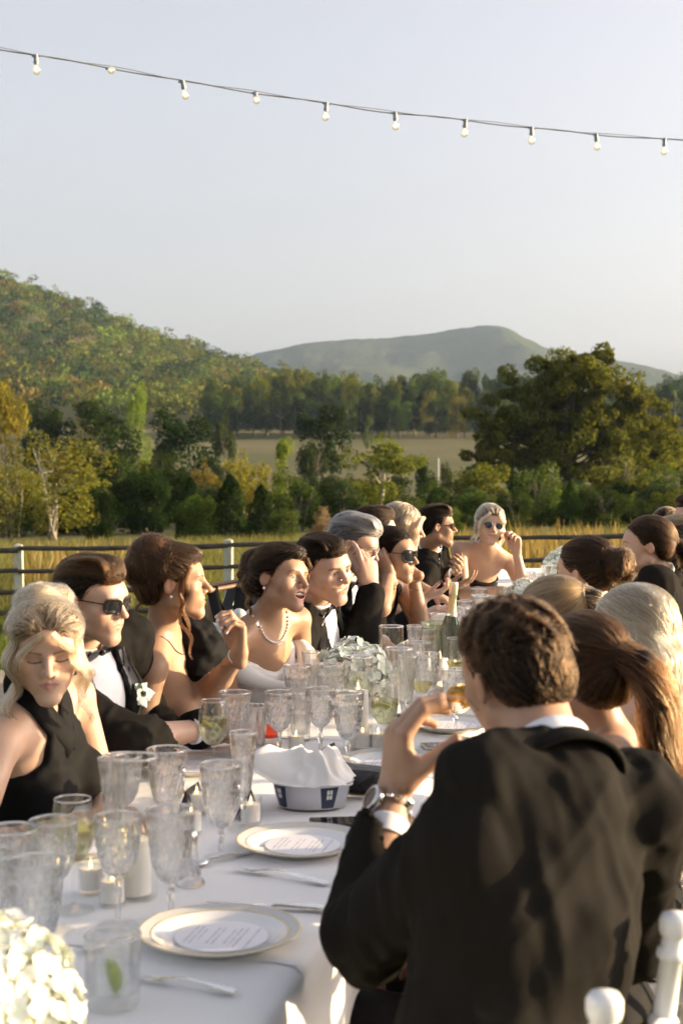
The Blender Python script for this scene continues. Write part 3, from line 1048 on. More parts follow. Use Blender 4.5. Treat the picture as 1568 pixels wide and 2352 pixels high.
LINEN = mat('white_linen', (0.80, 0.795, 0.785), 0.85, spec=0.2, sheen=0.1, bump=(900, 0.12, 0.0008))
LINEN2 = mat('napkin_linen', (0.74, 0.73, 0.71), 0.85, spec=0.2, sheen=0.25, bump=(600, 0.15, 0.001), sss=0.0)

def cloth_mesh(L, seed, over=0.05):
    r = np.random.default_rng(seed)
    s = np.unique(np.concatenate([np.linspace(-over, L + over, 110), np.linspace(-over, 0.2, 24), np.linspace(L - 0.2, L + over, 24)]))
    dep = np.concatenate([np.linspace(1, 0.02, 16)])
    ins = np.linspace(0, T_W, 26)
    cols = [('r', d) for d in dep] + [('t', c) for c in ins] + [('l', d) for d in dep[::-1]]
    v = np.zeros((len(s), len(cols), 3))
    endd = np.minimum(np.abs(s + over), np.abs(s - L - over))
    drop = 0.30 + 0.26 * np.exp(-(endd / 0.16) ** 1.5)
    ph = r.uniform(0, 6.28, 4)
    fold = 0.45 * np.sin(s * 19 + ph[0]) + 0.22 * np.sin(s * 31 + ph[1]) + 0.35 * np.sin(s * 11 + ph[2])
    fold += 1.3 * np.exp(-(endd / 0.10) ** 2)
    crease = sum(np.exp(-((s - L * q) / 0.006) ** 2) for q in (0.25, 0.5, 0.75)) * 0.0024
    for j, (k, c) in enumerate(cols):
        if k == 't':
            e = min(c, T_W - c)
            z = 0.004 - 0.004 * math.exp(-e / 0.008) + crease
            z = z + 0.0016 * np.sin(s * 5 + c * 7 + seed) * min(1, e / 0.1) + 0.0035 * np.exp(-(endd / 0.05) ** 2)
            if abs(c - T_W / 2) < 0.016: z = z + 0.0015
            v[:, j] = np.stack([-c + 0 * s, s, z], 1)
        else:
            sg = 1 if k == 'r' else -1
            h = c * drop
            out = 0.006 + 0.012 * min(1, h.max() / 0.02) + 0.028 * (c ** 0.8) * fold * (0.35 + c) * 0.8 + 0.02 * c
            x = (0 if k == 'r' else -T_W) + sg * out
            pull = np.sign(s - L / 2) * 0.03 * np.exp(-(endd / 0.14) ** 2) * c
            v[:, j] = np.stack([x, s + pull, -h], 1)
    n, m = v.shape[:2]
    i = np.arange(n * m).reshape(n, m)
    f = np.stack([i[:-1, :-1], i[:-1, 1:], i[1:, 1:], i[1:, :-1]], -1).reshape(-1, 4)[:, ::-1]
    me = mesh_from(v.reshape(-1, 3), f, 'tablecloth')
    return me

SEG = 1.83
WOODT = mat('table_wood', (0.30, 0.21, 0.13), 0.6, noise=(5, (0.4, 0.3, 0.2)))
STEEL = mat('brushed_steel', (0.62, 0.62, 0.62), 0.25, metal=1.0)
for k, (lab, yy) in enumerate([('nearest table end under the lime tumbler', 2.25 - SEG * math.cos(T_ANG)), ('second table from the camera under the bread basket', 2.25),
                               ('third table, under the big white flower dome', 2.25 + SEG * math.cos(T_ANG)), ('fourth table, beyond the champagne bucket', 2.25 + 2 * SEG * math.cos(T_ANG)),
                               ('fifth table, under the far flower dome', 2.25 + 3 * SEG * math.cos(T_ANG)), ('last table by the far glasses', 2.25 + 4 * SEG * math.cos(T_ANG))]):
    o = edge_pt(yy, 0, 0)
    t = empty('banquet_table', o, T_ROT)
    tag(t, 'folding banquet table hidden by its cloth, ' + lab, 'table', 'tables set end to end')
    MB().box((-T_W / 2, SEG / 2, TABLE_Z - 0.02), (T_W - 0.01, SEG - 0.004, 0.03)).build('tabletop', WOODT, t)
    for lx in (-0.1, -T_W + 0.1):
        for ly in (0.15, SEG - 0.15):
            MB().tube([(lx, ly, 0.0), (lx, ly, TABLE_Z - 0.036)], 0.014, 8).build('leg', STEEL, t)
    c = link('tablecloth', cloth_mesh(SEG, k + 3, 0.02), LINEN, None, V(*o[:2], TABLE_Z + 0.0015 * (k % 2)), (0, 0, T_ROT))
    tag(c, 'white linen cloth over the ' + lab, 'tablecloth', 'white tablecloths')
TOP = TABLE_Z + 0.0085

# ================================================================== glassware
CRYSTAL = glass_mat('cut_crystal', (0.99, 0.995, 1.0), 0.32)
CLEAR = glass_mat('clear_glass', (0.99, 0.995, 0.99), 0.93)
RIMG = glass_mat('rim_glass', (1, 1, 1), 0.1)
WATER = glass_mat('water', (0.98, 0.99, 1.0), 0.5, ior=1.15)
GIN = glass_mat('pale_drink', (0.90, 0.91, 0.76), 0.5, ior=1.2)
WINE = glass_mat('white_wine', (0.86, 0.80, 0.50), 0.5, ior=1.2)
AMBER = glass_mat('amber_drink', (0.85, 0.24, 0.05), 0.5, ior=1.2)
BUBBLY = glass_mat('cloudy_ice', (0.93, 0.95, 0.93), 0.3, rough=0.25, ior=1.2)
LEMON = mat('lemon', (0.66, 0.58, 0.16), 0.45, noise=(60, (0.75, 0.70, 0.35)))
LIME = mat('lime', (0.20, 0.30, 0.035), 0.4, noise=(40, (0.42, 0.48, 0.12)))

def cutwob(k, amp, z0, z1, tw):
    def w(ang, z, i):
        if not (z0 <= z <= z1): return 1.0
        e = min(1.0, (z - z0) / 0.01, (z1 - z) / 0.006)
        return 1 - amp * e * np.abs(np.sin(k * (ang + tw * z))) * np.abs(np.sin(k * (ang - tw * z)))
    return w

def fluted(k, amp):
    return lambda ang, z, i: 1 - amp * np.abs(np.sin(k * ang)) ** 1.5

def shell(outer, th, n=48, wob=None, bottom=0.004):
    """closed thin vessel from an outer profile given bottom to top"""
    o = [(0, outer[0][1])] + list(outer)
    inn = [(max(r - th, 0.001), z) for r, z in outer if z >= outer[0][1] + bottom][::-1]
    b = MB()
    m = len(o)
    def w(ang, z, i):
        return wob(ang, z, i) if (wob is not None and i < m) else 1.0
    b.lathe(o + inn + [(0, inn[-1][1])], n, wob=w)
    return b

GLASS_PROTO = {}

def glass_parts(kind):
    """list of (part name, mesh, material) with the base at z = 0"""
    if kind in GLASS_PROTO: return GLASS_PROTO[kind]
    P = []
    foot = lambda r: MB().lathe([(0, 0), (r, 0), (r, 0.0025), (r * 0.45, 0.006), (0.007, 0.011), (0.0052, 0.014), (0, 0.014)], 32).mesh('foot', True, 50)
    if kind in ('goblet', 'goblet_full'):
        st = 0.062
        P.append(('foot', foot(0.036), CLEAR))
        P.append(('stem', MB().lathe([(0, 0.014), (0.0055, 0.014), (0.0045, 0.03), (0.0085, 0.045), (0.0045, 0.054), (0.008, st), (0, st)], 10).mesh('stem', False), CRYSTAL))
        prof = [(0.010, st), (0.022, st + 0.008), (0.031, st + 0.024), (0.0365, st + 0.048), (0.0395, st + 0.075), (0.0415, st + 0.10), (0.0425, st + 0.118), (0.044, st + 0.128)]
        zz = np.linspace(st, st + 0.128, 20)
        pr = np.array(prof)
        prof = [(float(np.interp(z, pr[:, 1], pr[:, 0])), float(z)) for z in zz]
        P.append(('bowl', shell(prof, 0.0028, 48, cutwob(9, 0.12, st + 0.004, st + 0.105, 9)).mesh('bowl', False), CRYSTAL))
        if kind == 'goblet_full':
            wp = [(r - 0.0036, z) for r, z in prof if st + 0.008 < z < st + 0.100]
            P.append(('water', MB().lathe([(0, wp[0][1])] + wp + [(0, wp[-1][1])], 32).mesh('water', True, 40), WATER))
    elif kind in ('wine', 'wine_full'):
        st = 0.085
        P.append(('foot', foot(0.036), CLEAR))
        P.append(('stem', MB().lathe([(0, 0.014), (0.0052, 0.014), (0.0042, 0.04), (0.0078, 0.058), (0.0042, 0.07), (0.008, st), (0, st)], 10).mesh('stem', False), CRYSTAL))
        zz = np.linspace(st, st + 0.105, 18)
        pr = np.array([(0.009, st), (0.023, st + 0.01), (0.033, st + 0.03), (0.038, st + 0.055), (0.0405, st + 0.08), (0.0415, st + 0.105)])
        prof = [(float(np.interp(z, pr[:, 1], pr[:, 0])), float(z)) for z in zz]
        P.append(('bowl', shell(prof, 0.0026, 48, cutwob(9, 0.12, st + 0.004, st + 0.08, 11)).mesh('bowl', False), CRYSTAL))
        if kind == 'wine_full':
            wp = [(r - 0.0034, z) for r, z in prof if st + 0.008 < z < st + 0.07]
            P.append(('water', MB().lathe([(0, wp[0][1])] + wp + [(0, wp[-1][1])], 32).mesh('water', True, 40), WATER))
    elif kind == 'flute':
        st = 0.075
        P.append(('foot', foot(0.033), CLEAR))
        P.append(('stem', MB().lathe([(0, 0.014), (0.005, 0.014), (0.004, 0.045), (0.008, 0.056), (0.004, 0.066), (0.007, st), (0, st)], 10).mesh('stem', False), CRYSTAL))
        zz = np.linspace(st, st + 0.14, 18)
        pr = np.array([(0.008, st), (0.017, st + 0.014), (0.022, st + 0.05), (0.026, st + 0.10), (0.031, st + 0.14)])
        prof = [(float(np.interp(z, pr[:, 1], pr[:, 0])), float(z)) for z in zz]
        P.append(('bowl', shell(prof, 0.0024, 40, cutwob(7, 0.11, st + 0.004, st + 0.10, 8)).mesh('bowl', False), CRYSTAL))
    elif kind in ('balloon_gin', 'balloon_wine', 'balloon'):
        st = 0.085
        P.append(('foot', foot(0.037), CLEAR))
        P.append(('stem', MB().lathe([(0, 0.013), (0.005, 0.013), (0.0035, 0.03), (0.0035, 0.07), (0.007, st), (0, st)], 14).mesh('stem'), CLEAR))
        pr = np.array([(0.006, st), (0.022, st + 0.008), (0.034, st + 0.028), (0.0385, st + 0.048), (0.038, st + 0.072), (0.0345, st + 0.1), (0.0325, st + 0.115)])
        zz = np.linspace(st, st + 0.115, 20)
        prof = [(float(np.interp(z, pr[:, 1], pr[:, 0])), float(z)) for z in zz]
        P.append(('bowl', shell(prof, 0.0013, 40, None, 0.003).mesh('bowl', True, 60), CLEAR))
        if kind != 'balloon':
            top = st + (0.078 if kind == 'balloon_gin' else 0.042)
            wp = [(r - 0.0022, z) for r, z in prof if st + 0.004 < z < top]
            P.append(('drink', MB().lathe([(0, wp[0][1])] + wp + [(0, wp[-1][1])], 32).mesh('drink', True, 40), GIN if kind == 'balloon_gin' else WINE))
            if kind == 'balloon_gin':
                a = np.linspace(0, math.pi, 10)
                sl = MB()
                ring = [(0.022 * math.cos(t), 0.022 * math.sin(t), 0) for t in a]
                v = [(p[0], -0.002, p[1]) for p in ring] + [(p[0], 0.002, p[1]) for p in ring]
                n = len(ring)
                f = [tuple(range(n))[::-1], tuple(range(n, 2 * n))] + [(i, (i + 1) % n, n + (i + 1) % n, n + i) for i in range(n)]
                sl.add(np.array(v) @ np.array(Matrix.Rotation(0.9, 3, 'X')) + V(0.004, 0.004, st + 0.052), f)
                P.append(('lemon_slice', sl.mesh('lemon_slice', False), LEMON))
                ic = MB()
                rr = np.random.default_rng(8)
                for q in range(4):
                    Mq = np.array(Matrix.Rotation(rr.uniform(0, 3), 3, rr.normal(size=3)))
                    ic.box((rr.uniform(-.015, .015), rr.uniform(-.015, .015), st + 0.03 + 0.012 * q), (0.017, 0.017, 0.017), Mq, 0.003)
                P.append(('ice_cube', ic.mesh('ice_cube', False), BUBBLY))
    elif kind == 'highball':
        zz = np.linspace(0, 0.13, 14)
        prof = [(0.027 + 0.011 * (z / 0.13) ** 1.2, float(z)) for z in zz]
        P.append(('tumbler_wall', shell(prof, 0.003, 40, fluted(6, 0.05), 0.012).mesh('tumbler_wall', False), CRYSTAL))
        wp = [(r - 0.0048, z) for r, z in prof if 0.014 < z < 0.085]
        P.append(('water', MB().lathe([(0, wp[0][1])] + wp + [(0, wp[-1][1])], 28).mesh('water', True, 40), WATER))
    elif kind == 'amber':
        zz = np.linspace(0, 0.09, 10)
        prof = [(0.035 + 0.004 * (z / 0.09), float(z)) for z in zz]
        P.append(('tumbler_wall', shell(prof, 0.0025, 36, None, 0.01).mesh('tumbler_wall', True, 50), CLEAR))
        wp = [(r - 0.004, z) for r, z in prof if 0.011 < z < 0.055]
        P.append(('drink', MB().lathe([(0, wp[0][1])] + wp + [(0, wp[-1][1])], 28).mesh('drink', True, 40), AMBER))
    elif kind == 'rocks':
        prof = [(0.036, 0), (0.0385, 0.004), (0.0395, 0.02), (0.0405, 0.05), (0.041, 0.08), (0.0415, 0.102)]
        P.append(('tumbler_wall', shell(prof, 0.0028, 48, None, 0.014).mesh('tumbler_wall', True, 50), glass_mat('tumbler_glass', (0.985, 0.99, 0.985), 0.72)))
        a = np.linspace(0, math.pi, 9)
        v = [(0.0, 0, 0)]
        lw = MB()
        L = 0.026
        sec = []
        for t in np.linspace(-1, 1, 9):
            w = 0.016 * math.sqrt(max(0, 1 - t * t)) + 0.0005
            sec.append([(w * math.cos(b) * 1.0, w * math.sin(b), t * L) for b in np.linspace(0, math.pi, 7)] + [(0, -0.006 * math.sqrt(max(0, 1 - t * t)), t * L)])
        sec = np.array(sec)
        n, m = sec.shape[:2]
        f = [(i * m + j, i * m + (j + 1) % m, (i + 1) * m + (j + 1) % m, (i + 1) * m + j) for i in range(n - 1) for j in range(m)]
        Mx = np.array(Matrix.Rotation(0.35, 3, 'Y') @ Matrix.Rotation(2.2, 3, 'Z'))
        lw.add(sec.reshape(-1, 3) @ Mx.T + V(0.004, 0, 0.040), f)
        P.append(('lime_wedge', lw.mesh('lime_wedge', True, 50), LIME))
    rr = {'goblet': (0.0428, 0.190), 'goblet_full': (0.0428, 0.190), 'wine': (0.0402, 0.190), 'wine_full': (0.0402, 0.190), 'flute': (0.0298, 0.215), 'balloon_gin': (0.0319, 0.200), 'balloon_wine': (0.0319, 0.200),
          'balloon': (0.0319, 0.200), 'highball': (0.0363, 0.130), 'amber': (0.0378, 0.09), 'rocks': (0.0401, 0.102)}[kind]
    tt = np.linspace(0, 2 * np.pi, 40, endpoint=False)
    P.append(('rim', MB().tube(np.stack([rr[0] * np.cos(tt), rr[0] * np.sin(tt), 0 * tt + rr[1]], 1), 0.0012 if 'balloon' in kind else 0.0019, 8, True).mesh('rim'), RIMG))
    GLASS_PROTO[kind] = P
    return P

GL_NAMES = {'goblet': 'goblet', 'goblet_full': 'goblet', 'wine': 'goblet', 'wine_full': 'goblet', 'flute': 'champagne_flute', 'balloon_gin': 'wine_glass', 'balloon_wine': 'wine_glass', 'balloon': 'wine_glass',
            'highball': 'tumbler', 'amber': 'tumbler', 'rocks': 'tumbler'}

def put_glass(px, py, kind, label, rot=None, sc=1.0, group='glasses along the table'):
    p = on_plane(px, py, TOP)
    o = empty(GL_NAMES[kind], p, rng.uniform(0, 6.28) if rot is None else rot)
    o.scale = (sc, sc, sc)
    tag(o, label, 'tumbler' if GL_NAMES[kind] == 'tumbler' else 'glass', group)
    for (n, me, m) in glass_parts(kind):
        link(n, me, m, o)
    return o

for a in [
    (260, 2305, 'rocks', 'plain low tumbler holding one lime wedge, near the table corner', 2.6),
    (272, 2128, 'wine', 'tall cut crystal goblet left of the nearest plate'),
    (393, 2108, 'goblet_full', 'cut crystal goblet full of water just above the nearest plate'),
    (169, 2092, 'balloon_gin', 'round wine glass of pale drink with a lemon slice by the halter dress', 0.4),
    (125, 2140, 'wine', 'wide cut crystal goblet left of the lemon drink'),
    (28, 2165, 'goblet', 'cut crystal goblet at the left edge beside the blurred flowers'),
    (85, 2262, 'goblet_full', 'cut crystal goblet of water right behind the blurred near flowers'),
    (-20, 2240, 'wine', 'cut goblet cut off by the left edge of the picture'),
    (262, 1990, 'flute', 'tall crystal flute behind the glass candle cylinder'),
    (282, 1945, 'wine_full', 'crystal goblet of water seen through the glass candle cylinder'),
    (385, 1925, 'goblet', 'empty crystal goblet right of the glass candle cylinder'),
    (508, 1970, 'goblet_full', 'crystal goblet of water left of the bread basket'),
    (559, 1908, 'flute', 'slim crystal flute touching the bread basket napkin'),
    (490, 1790, 'balloon_gin', 'round glass of lime drink beside the outstretched black sleeve', 1.9),
    (585, 1728, 'highball', 'straight fluted tumbler of water left of the orange drink'),
    (540, 1752, 'goblet', 'crystal goblet behind the round glass of lime drink'),
    (613, 1708, 'amber', 'low tumbler of orange red drink'),
    (642, 1752, 'wine', 'crystal goblet right of the orange red drink'),
    (690, 1700, 'highball', 'fluted tumbler in front of the bride, behind the bread basket'),
    (683, 1672, 'goblet_full', 'crystal goblet of water at the bride elbow'),
    (715, 1655, 'flute', 'slim crystal flute left of the white flower dome'),
    (736, 1742, 'wine', 'crystal goblet in front of the white flower dome'),
    (760, 1668, 'goblet', 'crystal goblet touching the white flower dome'),
    (799, 1752, 'goblet_full', 'crystal goblet of water right above the bread basket napkin'),
    (883, 1738, 'balloon_gin', 'round glass of pale drink beside the raised hand', 2.8),
    (968, 1656, 'balloon_wine', 'round glass half full of white wine above the raised hand'),
    (980, 1636, 'goblet_full', 'crystal goblet of water behind the white wine'),
    (935, 1668, 'flute', 'slim crystal flute between the candle cylinder and the white wine'),
    (922, 1610, 'highball', 'fluted tumbler right of the white flower dome'),
    (958, 1602, 'goblet', 'crystal goblet by the second candle cylinder'),
    (952, 1572, 'flute', 'slim crystal flute in front of the champagne bucket'),
    (975, 1560, 'goblet', 'crystal goblet touching the champagne bucket'),
    (1045, 1684, 'goblet_full', 'crystal goblet of water hidden partly by the dark haired man in front'),
    (1046, 1598, 'balloon_wine', 'round glass of white wine beside the dark hair'),
    (1072, 1520, 'highball', 'fluted tumbler right of the champagne bucket'),
    (1090, 1500, 'goblet', 'crystal goblet beyond the champagne bucket'),
    (1068, 1476, 'wine', 'low crystal goblet behind the champagne bottle'),
    (1122, 1478, 'highball', 'fluted tumbler before the far candle cylinder'),
    (1140, 1462, 'goblet', 'crystal goblet beside the far candle cylinder'),
    (1172, 1452, 'highball', 'fluted tumbler in front of the far flower dome'),
    (1190, 1446, 'goblet', 'crystal goblet in front of the far flower dome'),
    (1100, 1440, 'wine', 'crystal goblet near the bare arm of the woman in round sunglasses'),
    (1212, 1388, 'wine', 'crystal goblet just beyond the far flower dome'),
    (1232, 1392, 'goblet', 'crystal goblet right of the far flower dome'),
    (1252, 1382, 'flute', 'slim crystal flute near the dark bun of hair'),
    (1262, 1370, 'goblet', 'crystal goblet farthest down the table')]:
    put_glass(*a)

# ================================================================== candles
WAX = mat('candle_wax', (0.80, 0.78, 0.72), 0.5, sss=0.25)
FLAME = mat('flame', (1, 0.7, 0.3), 0.5, emission=((1.0, 0.66, 0.22), 5.0))
WICK = mat('wick', (0.03, 0.025, 0.02), 0.9)
flame_me = MB().lathe([(0, 0), (0.003, 0.003), (0.0042, 0.008), (0.0028, 0.016), (0.0008, 0.024), (0, 0.027)], 10).mesh('flame')
wick_me = MB().tube([(0, 0, -0.003), (0.0006, 0, 0.006)], 0.0009, 6).mesh('wick')
cyl_me = shell([(0.040, 0), (0.0415, 0.003), (0.0415, 0.1), (0.0415, 0.18), (0.0415, 0.255), (0.0420, 0.258)], 0.0026, 48, None, 0.006).mesh('cylinder', True, 50)
_tt = np.linspace(0, 2 * np.pi, 40, endpoint=False)
cyl_rim = MB().tube(np.stack([0.0407 * np.cos(_tt), 0.0407 * np.sin(_tt), 0 * _tt + 0.258], 1), 0.0021, 8, True).mesh('rim')
votive_me = shell([(0.021, 0), (0.0235, 0.004), (0.0245, 0.03), (0.026, 0.062)], 0.0024, 32, None, 0.008).mesh('cup', True, 50)

def wax_mesh(r, h, seed):
    rr = np.random.default_rng(seed)
    ph = rr.uniform(0, 6.28)
    return MB().lathe([(0, 0), (r, 0), (r * 1.0, h * 0.5), (r * 0.985, h * 0.95), (r * 0.93, h), (r * 0.6, h - 0.004), (0.004, h - 0.006), (0, h - 0.006)], 32,
                      wob=lambda a, z, i: 1 + 0.012 * np.sin(3 * a + ph) * (z > h * 0.5)).mesh('wax', True, 60)

def candle_cyl(px, py, wax_h, label, wr=0.029):
    p = on_plane(px, py, TOP)
    o = empty('hurricane_vase', p)
    tag(o, label, 'candle holder', 'glass candle cylinders')
    link('cylinder', cyl_me, CLEAR, o)
    link('rim', cyl_rim, RIMG, o)
    c = empty('pillar_candle', p + V(0, 0, 0.0075))
    tag(c, 'white pillar candle inside the ' + label, 'candle', 'pillar candles')
    link('wax', wax_mesh(wr, wax_h, int(px)), WAX, c)
    link('wick', wick_me, WICK, c, (0, 0, wax_h - 0.004))
    link('flame', flame_me, FLAME, c, (0, 0, wax_h + 0.001), None, 0.85)

for a in [(311, 2060, 0.10, 'tall glass cylinder nearest the camera'), (822, 1718, 0.155, 'tall glass cylinder before the white flower dome'),
          (916, 1690, 0.06, 'tall glass cylinder right of the flower dome'), (898, 1614, 0.05, 'tall glass cylinder behind the flower dome'),
          (1010, 1572, 0.09, 'tall glass cylinder by the champagne bucket'), (1104, 1510, 0.05, 'tall glass cylinder right of the champagne bottle'), (1158, 1462, 0.05, 'tall glass cylinder before the far flowers')]:
    candle_cyl(*a)

def votive(px, py, label, sc=1.0):
    p = on_plane(px, py, TOP)
    o = empty('votive_candle', p); o.scale = (sc,) * 3
    tag(o, label, 'candle', 'votive candles')
    link('cup', votive_me, CLEAR, o)
    link('wax', wax_mesh(0.0212, 0.038, int(px + py)), WAX, o, (0, 0, 0.0085))
    link('wick', wick_me, WICK, o, (0, 0, 0.041))
    link('flame', flame_me, FLAME, o, (0, 0, 0.045), None, 0.62)
for a in [(209, 2050, 'lit votive candle right of the lemon drink'), (259, 2080, 'votive candle behind the tall crystal goblet'), (576, 1893, 'lit votive candle left of the bread basket'),
          (832, 1722, 'lit votive candle above the black clutch', 1.1), (868, 1722, 'lit votive candle next to the round pale drink'), (680, 1728, 'white votive candle behind the bread basket'),
          (440, 1915, 'votive candle right of the near candle cylinder'), (452, 1868, 'small votive near the black tent card'), (1000, 1640, 'votive candle by the white wine glass')]:
    votive(*a)

# salt shakers of flared glass
shk = MB().lathe([(0, 0), (0.027, 0), (0.028, 0.004), (0.021, 0.02), (0.0155, 0.045), (0.0135, 0.075), (0.0145, 0.085), (0, 0.085)], 12)
shk_me = shk.mesh('glass_body', False)
shc_me = MB().lathe([(0, 0.085), (0.0148, 0.085), (0.015, 0.096), (0.010, 0.105), (0, 0.107)], 20).mesh('cap', True, 50)
for px, py, lab in [(437, 2032, 'flared glass salt shaker right of the full goblet'), (420, 2010, 'flared glass pepper shaker behind the salt shaker')]:
    o = empty('salt_shaker', on_plane(px, py, TOP)); tag(o, lab, 'shaker', 'glass shakers')
    link('glass_body', shk_me, CRYSTAL, o); link('cap', shc_me, STEEL, o)

# ================================================================== plates, menus, cutlery
PORC = mat('porcelain', (0.76, 0.76, 0.755), 0.12, spec=0.6, coat=0.3)
GOLD = mat('gold_trim', (0.80, 0.62, 0.28), 0.28, metal=1.0)
BAND = mat('grey_band', (0.46, 0.46, 0.45), 0.25, noise=(220, (0.58, 0.58, 0.56), 2))
SILVER = mat('silver', (0.78, 0.78, 0.77), 0.16, metal=1.0)

def menu_material():
    m, nt, b = node_mat('menu_paper')
    tc = nt.nodes.new('ShaderNodeTexCoord')
    sp = nt.nodes.new('ShaderNodeSeparateXYZ'); nt.links.new(tc.outputs['Object'], sp.inputs[0])
    row = mth(nt, 'FRACT', mth(nt, 'MULTIPLY', sp.outputs['Y'], 105.0))
    rowid = mth(nt, 'FLOOR', mth(nt, 'MULTIPLY', sp.outputs['Y'], 105.0))
    cmb = nt.nodes.new('ShaderNodeCombineXYZ')
    nt.links.new(mth(nt, 'MULTIPLY', sp.outputs['X'], 420.0), cmb.inputs[0]); nt.links.new(mth(nt, 'MULTIPLY', rowid, 7.3), cmb.inputs[1])
    n = noise_n(nt, cmb.outputs[0], 1.0, 2)
    ink = mth(nt, 'MULTIPLY', mth(nt, 'GREATER_THAN', n, 0.47), mth(nt, 'MULTIPLY', mth(nt, 'GREATER_THAN', row, 0.35), mth(nt, 'LESS_THAN', row, 0.70)))
    cmb2 = nt.nodes.new('ShaderNodeCombineXYZ'); nt.links.new(mth(nt, 'MULTIPLY', rowid, 3.1), cmb2.inputs[1])
    wid = mth(nt, 'MULTIPLY_ADD', noise_n(nt, cmb2.outputs[0], 1.0, 0), 0.055, 0.012)
    ink = mth(nt, 'MULTIPLY', ink, mth(nt, 'LESS_THAN', mth(nt, 'ABSOLUTE', sp.outputs['X']), wid))
    ink = mth(nt, 'MULTIPLY', ink, mth(nt, 'LESS_THAN', mth(nt, 'ABSOLUTE', sp.outputs['Y']), 0.055))
    skip = mth(nt, 'GREATER_THAN', mth(nt, 'FRACT', mth(nt, 'MULTIPLY', rowid, 0.29)), 0.22)
    ink = mth(nt, 'MULTIPLY', ink, skip)
    nt.links.new(mixc(nt, ink, (0.74, 0.735, 0.78), (0.36, 0.36, 0.40)), b.inputs['Base Color'])
    b.inputs['Roughness'].default_value = 0.7
    return m
MENU = menu_material()
pl_me = MB().lathe([(0, 0.002), (0.082, 0.002), (0.085, 0.0), (0.09, 0.0), (0.094, 0.006), (0.134, 0.0185), (0.1355, 0.0200), (0.134, 0.0215), (0.096, 0.0105), (0.090, 0.0065), (0.0, 0.0062)], 72).mesh('dish', True, 60)
ring = lambda r0, z0, r1, z1: MB().lathe([(r0, z0), (r0, z0 + 0.0007), (r1, z1 + 0.0007), (r1, z1)], 72).mesh('ring', True, 60)
zr = lambda r: 0.0105 + (r - 0.096) / 0.038 * 0.011
gold_o = ring(0.1325, zr(0.1325) - 0.0001, 0.1352, 0.0206)
gold_i = ring(0.113, zr(0.113), 0.1150, zr(0.1150))
band_me = ring(0.1155, zr(0.1155) - 0.0003, 0.1322, zr(0.1322) - 0.0003)
menu_me = MB().lathe([(0, 0), (0.078, 0), (0.078, 0.0008), (0, 0.0008)], 64).mesh('menu_card', False)

def place_setting(p, label, menu=True, rot=0.0, menu_label=None):
    o = empty('dinner_plate', p, rot); tag(o, label, 'plate', 'gold rimmed plates')
    link('dish', pl_me, PORC, o); link('gold_rim', gold_o, GOLD, o); link('gold_line', gold_i, GOLD, o); link('patterned_band', band_me, BAND, o)
    if menu:
        c = link('menu_card', menu_me, MENU, None, p + V(0.003, -0.002, 0.0075), (0, 0, rot))
        tag(c, menu_label or ('printed round menu on the ' + label), 'menu card', 'round menu cards')

FACE_L, FACE_R = T_ROT + math.pi / 2, T_ROT - math.pi / 2
for px, py, lab, rt in [(505, 2160, 'gold rimmed plate nearest the camera', FACE_R), (692, 1948, 'gold rimmed plate in front of the bread basket', FACE_R), (900, 1758, 'gold rimmed plate behind the black clutch', FACE_R),
                    (1034, 1672, 'gold rimmed plate left of the lowered sunglasses', FACE_R), (1085, 1585, 'gold rimmed plate hidden behind the dark hair', FACE_R),
                    (438, 1768, 'gold rimmed plate by the black sleeve on the left', FACE_L), (205, 1945, 'gold rimmed plate before the woman in the halter dress', FACE_L), (700, 1640, 'gold rimmed plate in front of the bride', FACE_L),
                    (800, 1590, 'gold rimmed plate in front of the leaning man', FACE_L)]:
    place_setting(on_plane(px, py, TOP), lab, True, rt)

def flat_strip(pts, wid, z, th=0.0022):
    """solid strip along local x with given half widths and heights"""
    b = MB(); n = len(pts)
    v = []
    for x, w, h in zip(pts, wid, z):
        v += [(x, -w, h), (x, w, h), (x, w * 0.9, h + th), (x, -w * 0.9, h + th)]
    f = [(4 * i + j, 4 * i + (j + 1) % 4, 4 * i + 4 + (j + 1) % 4, 4 * i + 4 + j) for i in range(n - 1) for j in range(4)] + [(0, 1, 2, 3)[::-1], tuple(4 * n - 4 + j for j in range(4))]
    return b.add(v, f)

fork = flat_strip([0.0, 0.02, 0.07, 0.115, 0.135, 0.150], [0.0085, 0.0095, 0.0045, 0.0035, 0.008, 0.0115], [0.003, 0.004, 0.010, 0.012, 0.009, 0.005])
handle_me = fork.mesh('handle', True, 60)
tine = lambda y: flat_strip([0.149, 0.165, 0.185, 0.200], [0.0017, 0.0015, 0.0014, 0.0006], [0.005, 0.003, 0.0035, 0.008], 0.0016)
tine_me = tine(0).mesh('tine', True, 60)
knife_h = flat_strip([0, 0.02, 0.08, 0.095], [0.0095, 0.0095, 0.006, 0.006], [0.002, 0.003, 0.004, 0.003], 0.005).mesh('handle', True, 60)
knife_b = flat_strip([0.095, 0.11, 0.17, 0.2, 0.215, 0.222], [0.005, 0.0085, 0.0095, 0.008, 0.004, 0.0006], [0.004, 0.003, 0.002, 0.002, 0.002, 0.002], 0.0016).mesh('blade', True, 60)
sp_h = flat_strip([0, 0.02, 0.07, 0.12, 0.135], [0.008, 0.009, 0.004, 0.0032, 0.004], [0.003, 0.004, 0.009, 0.011, 0.009]).mesh('handle', True, 60)
sp_b = MB().ball((0.158, 0, 0.0085), (0.026, 0.0165, 0.0075), 16, 8).mesh('bowl')

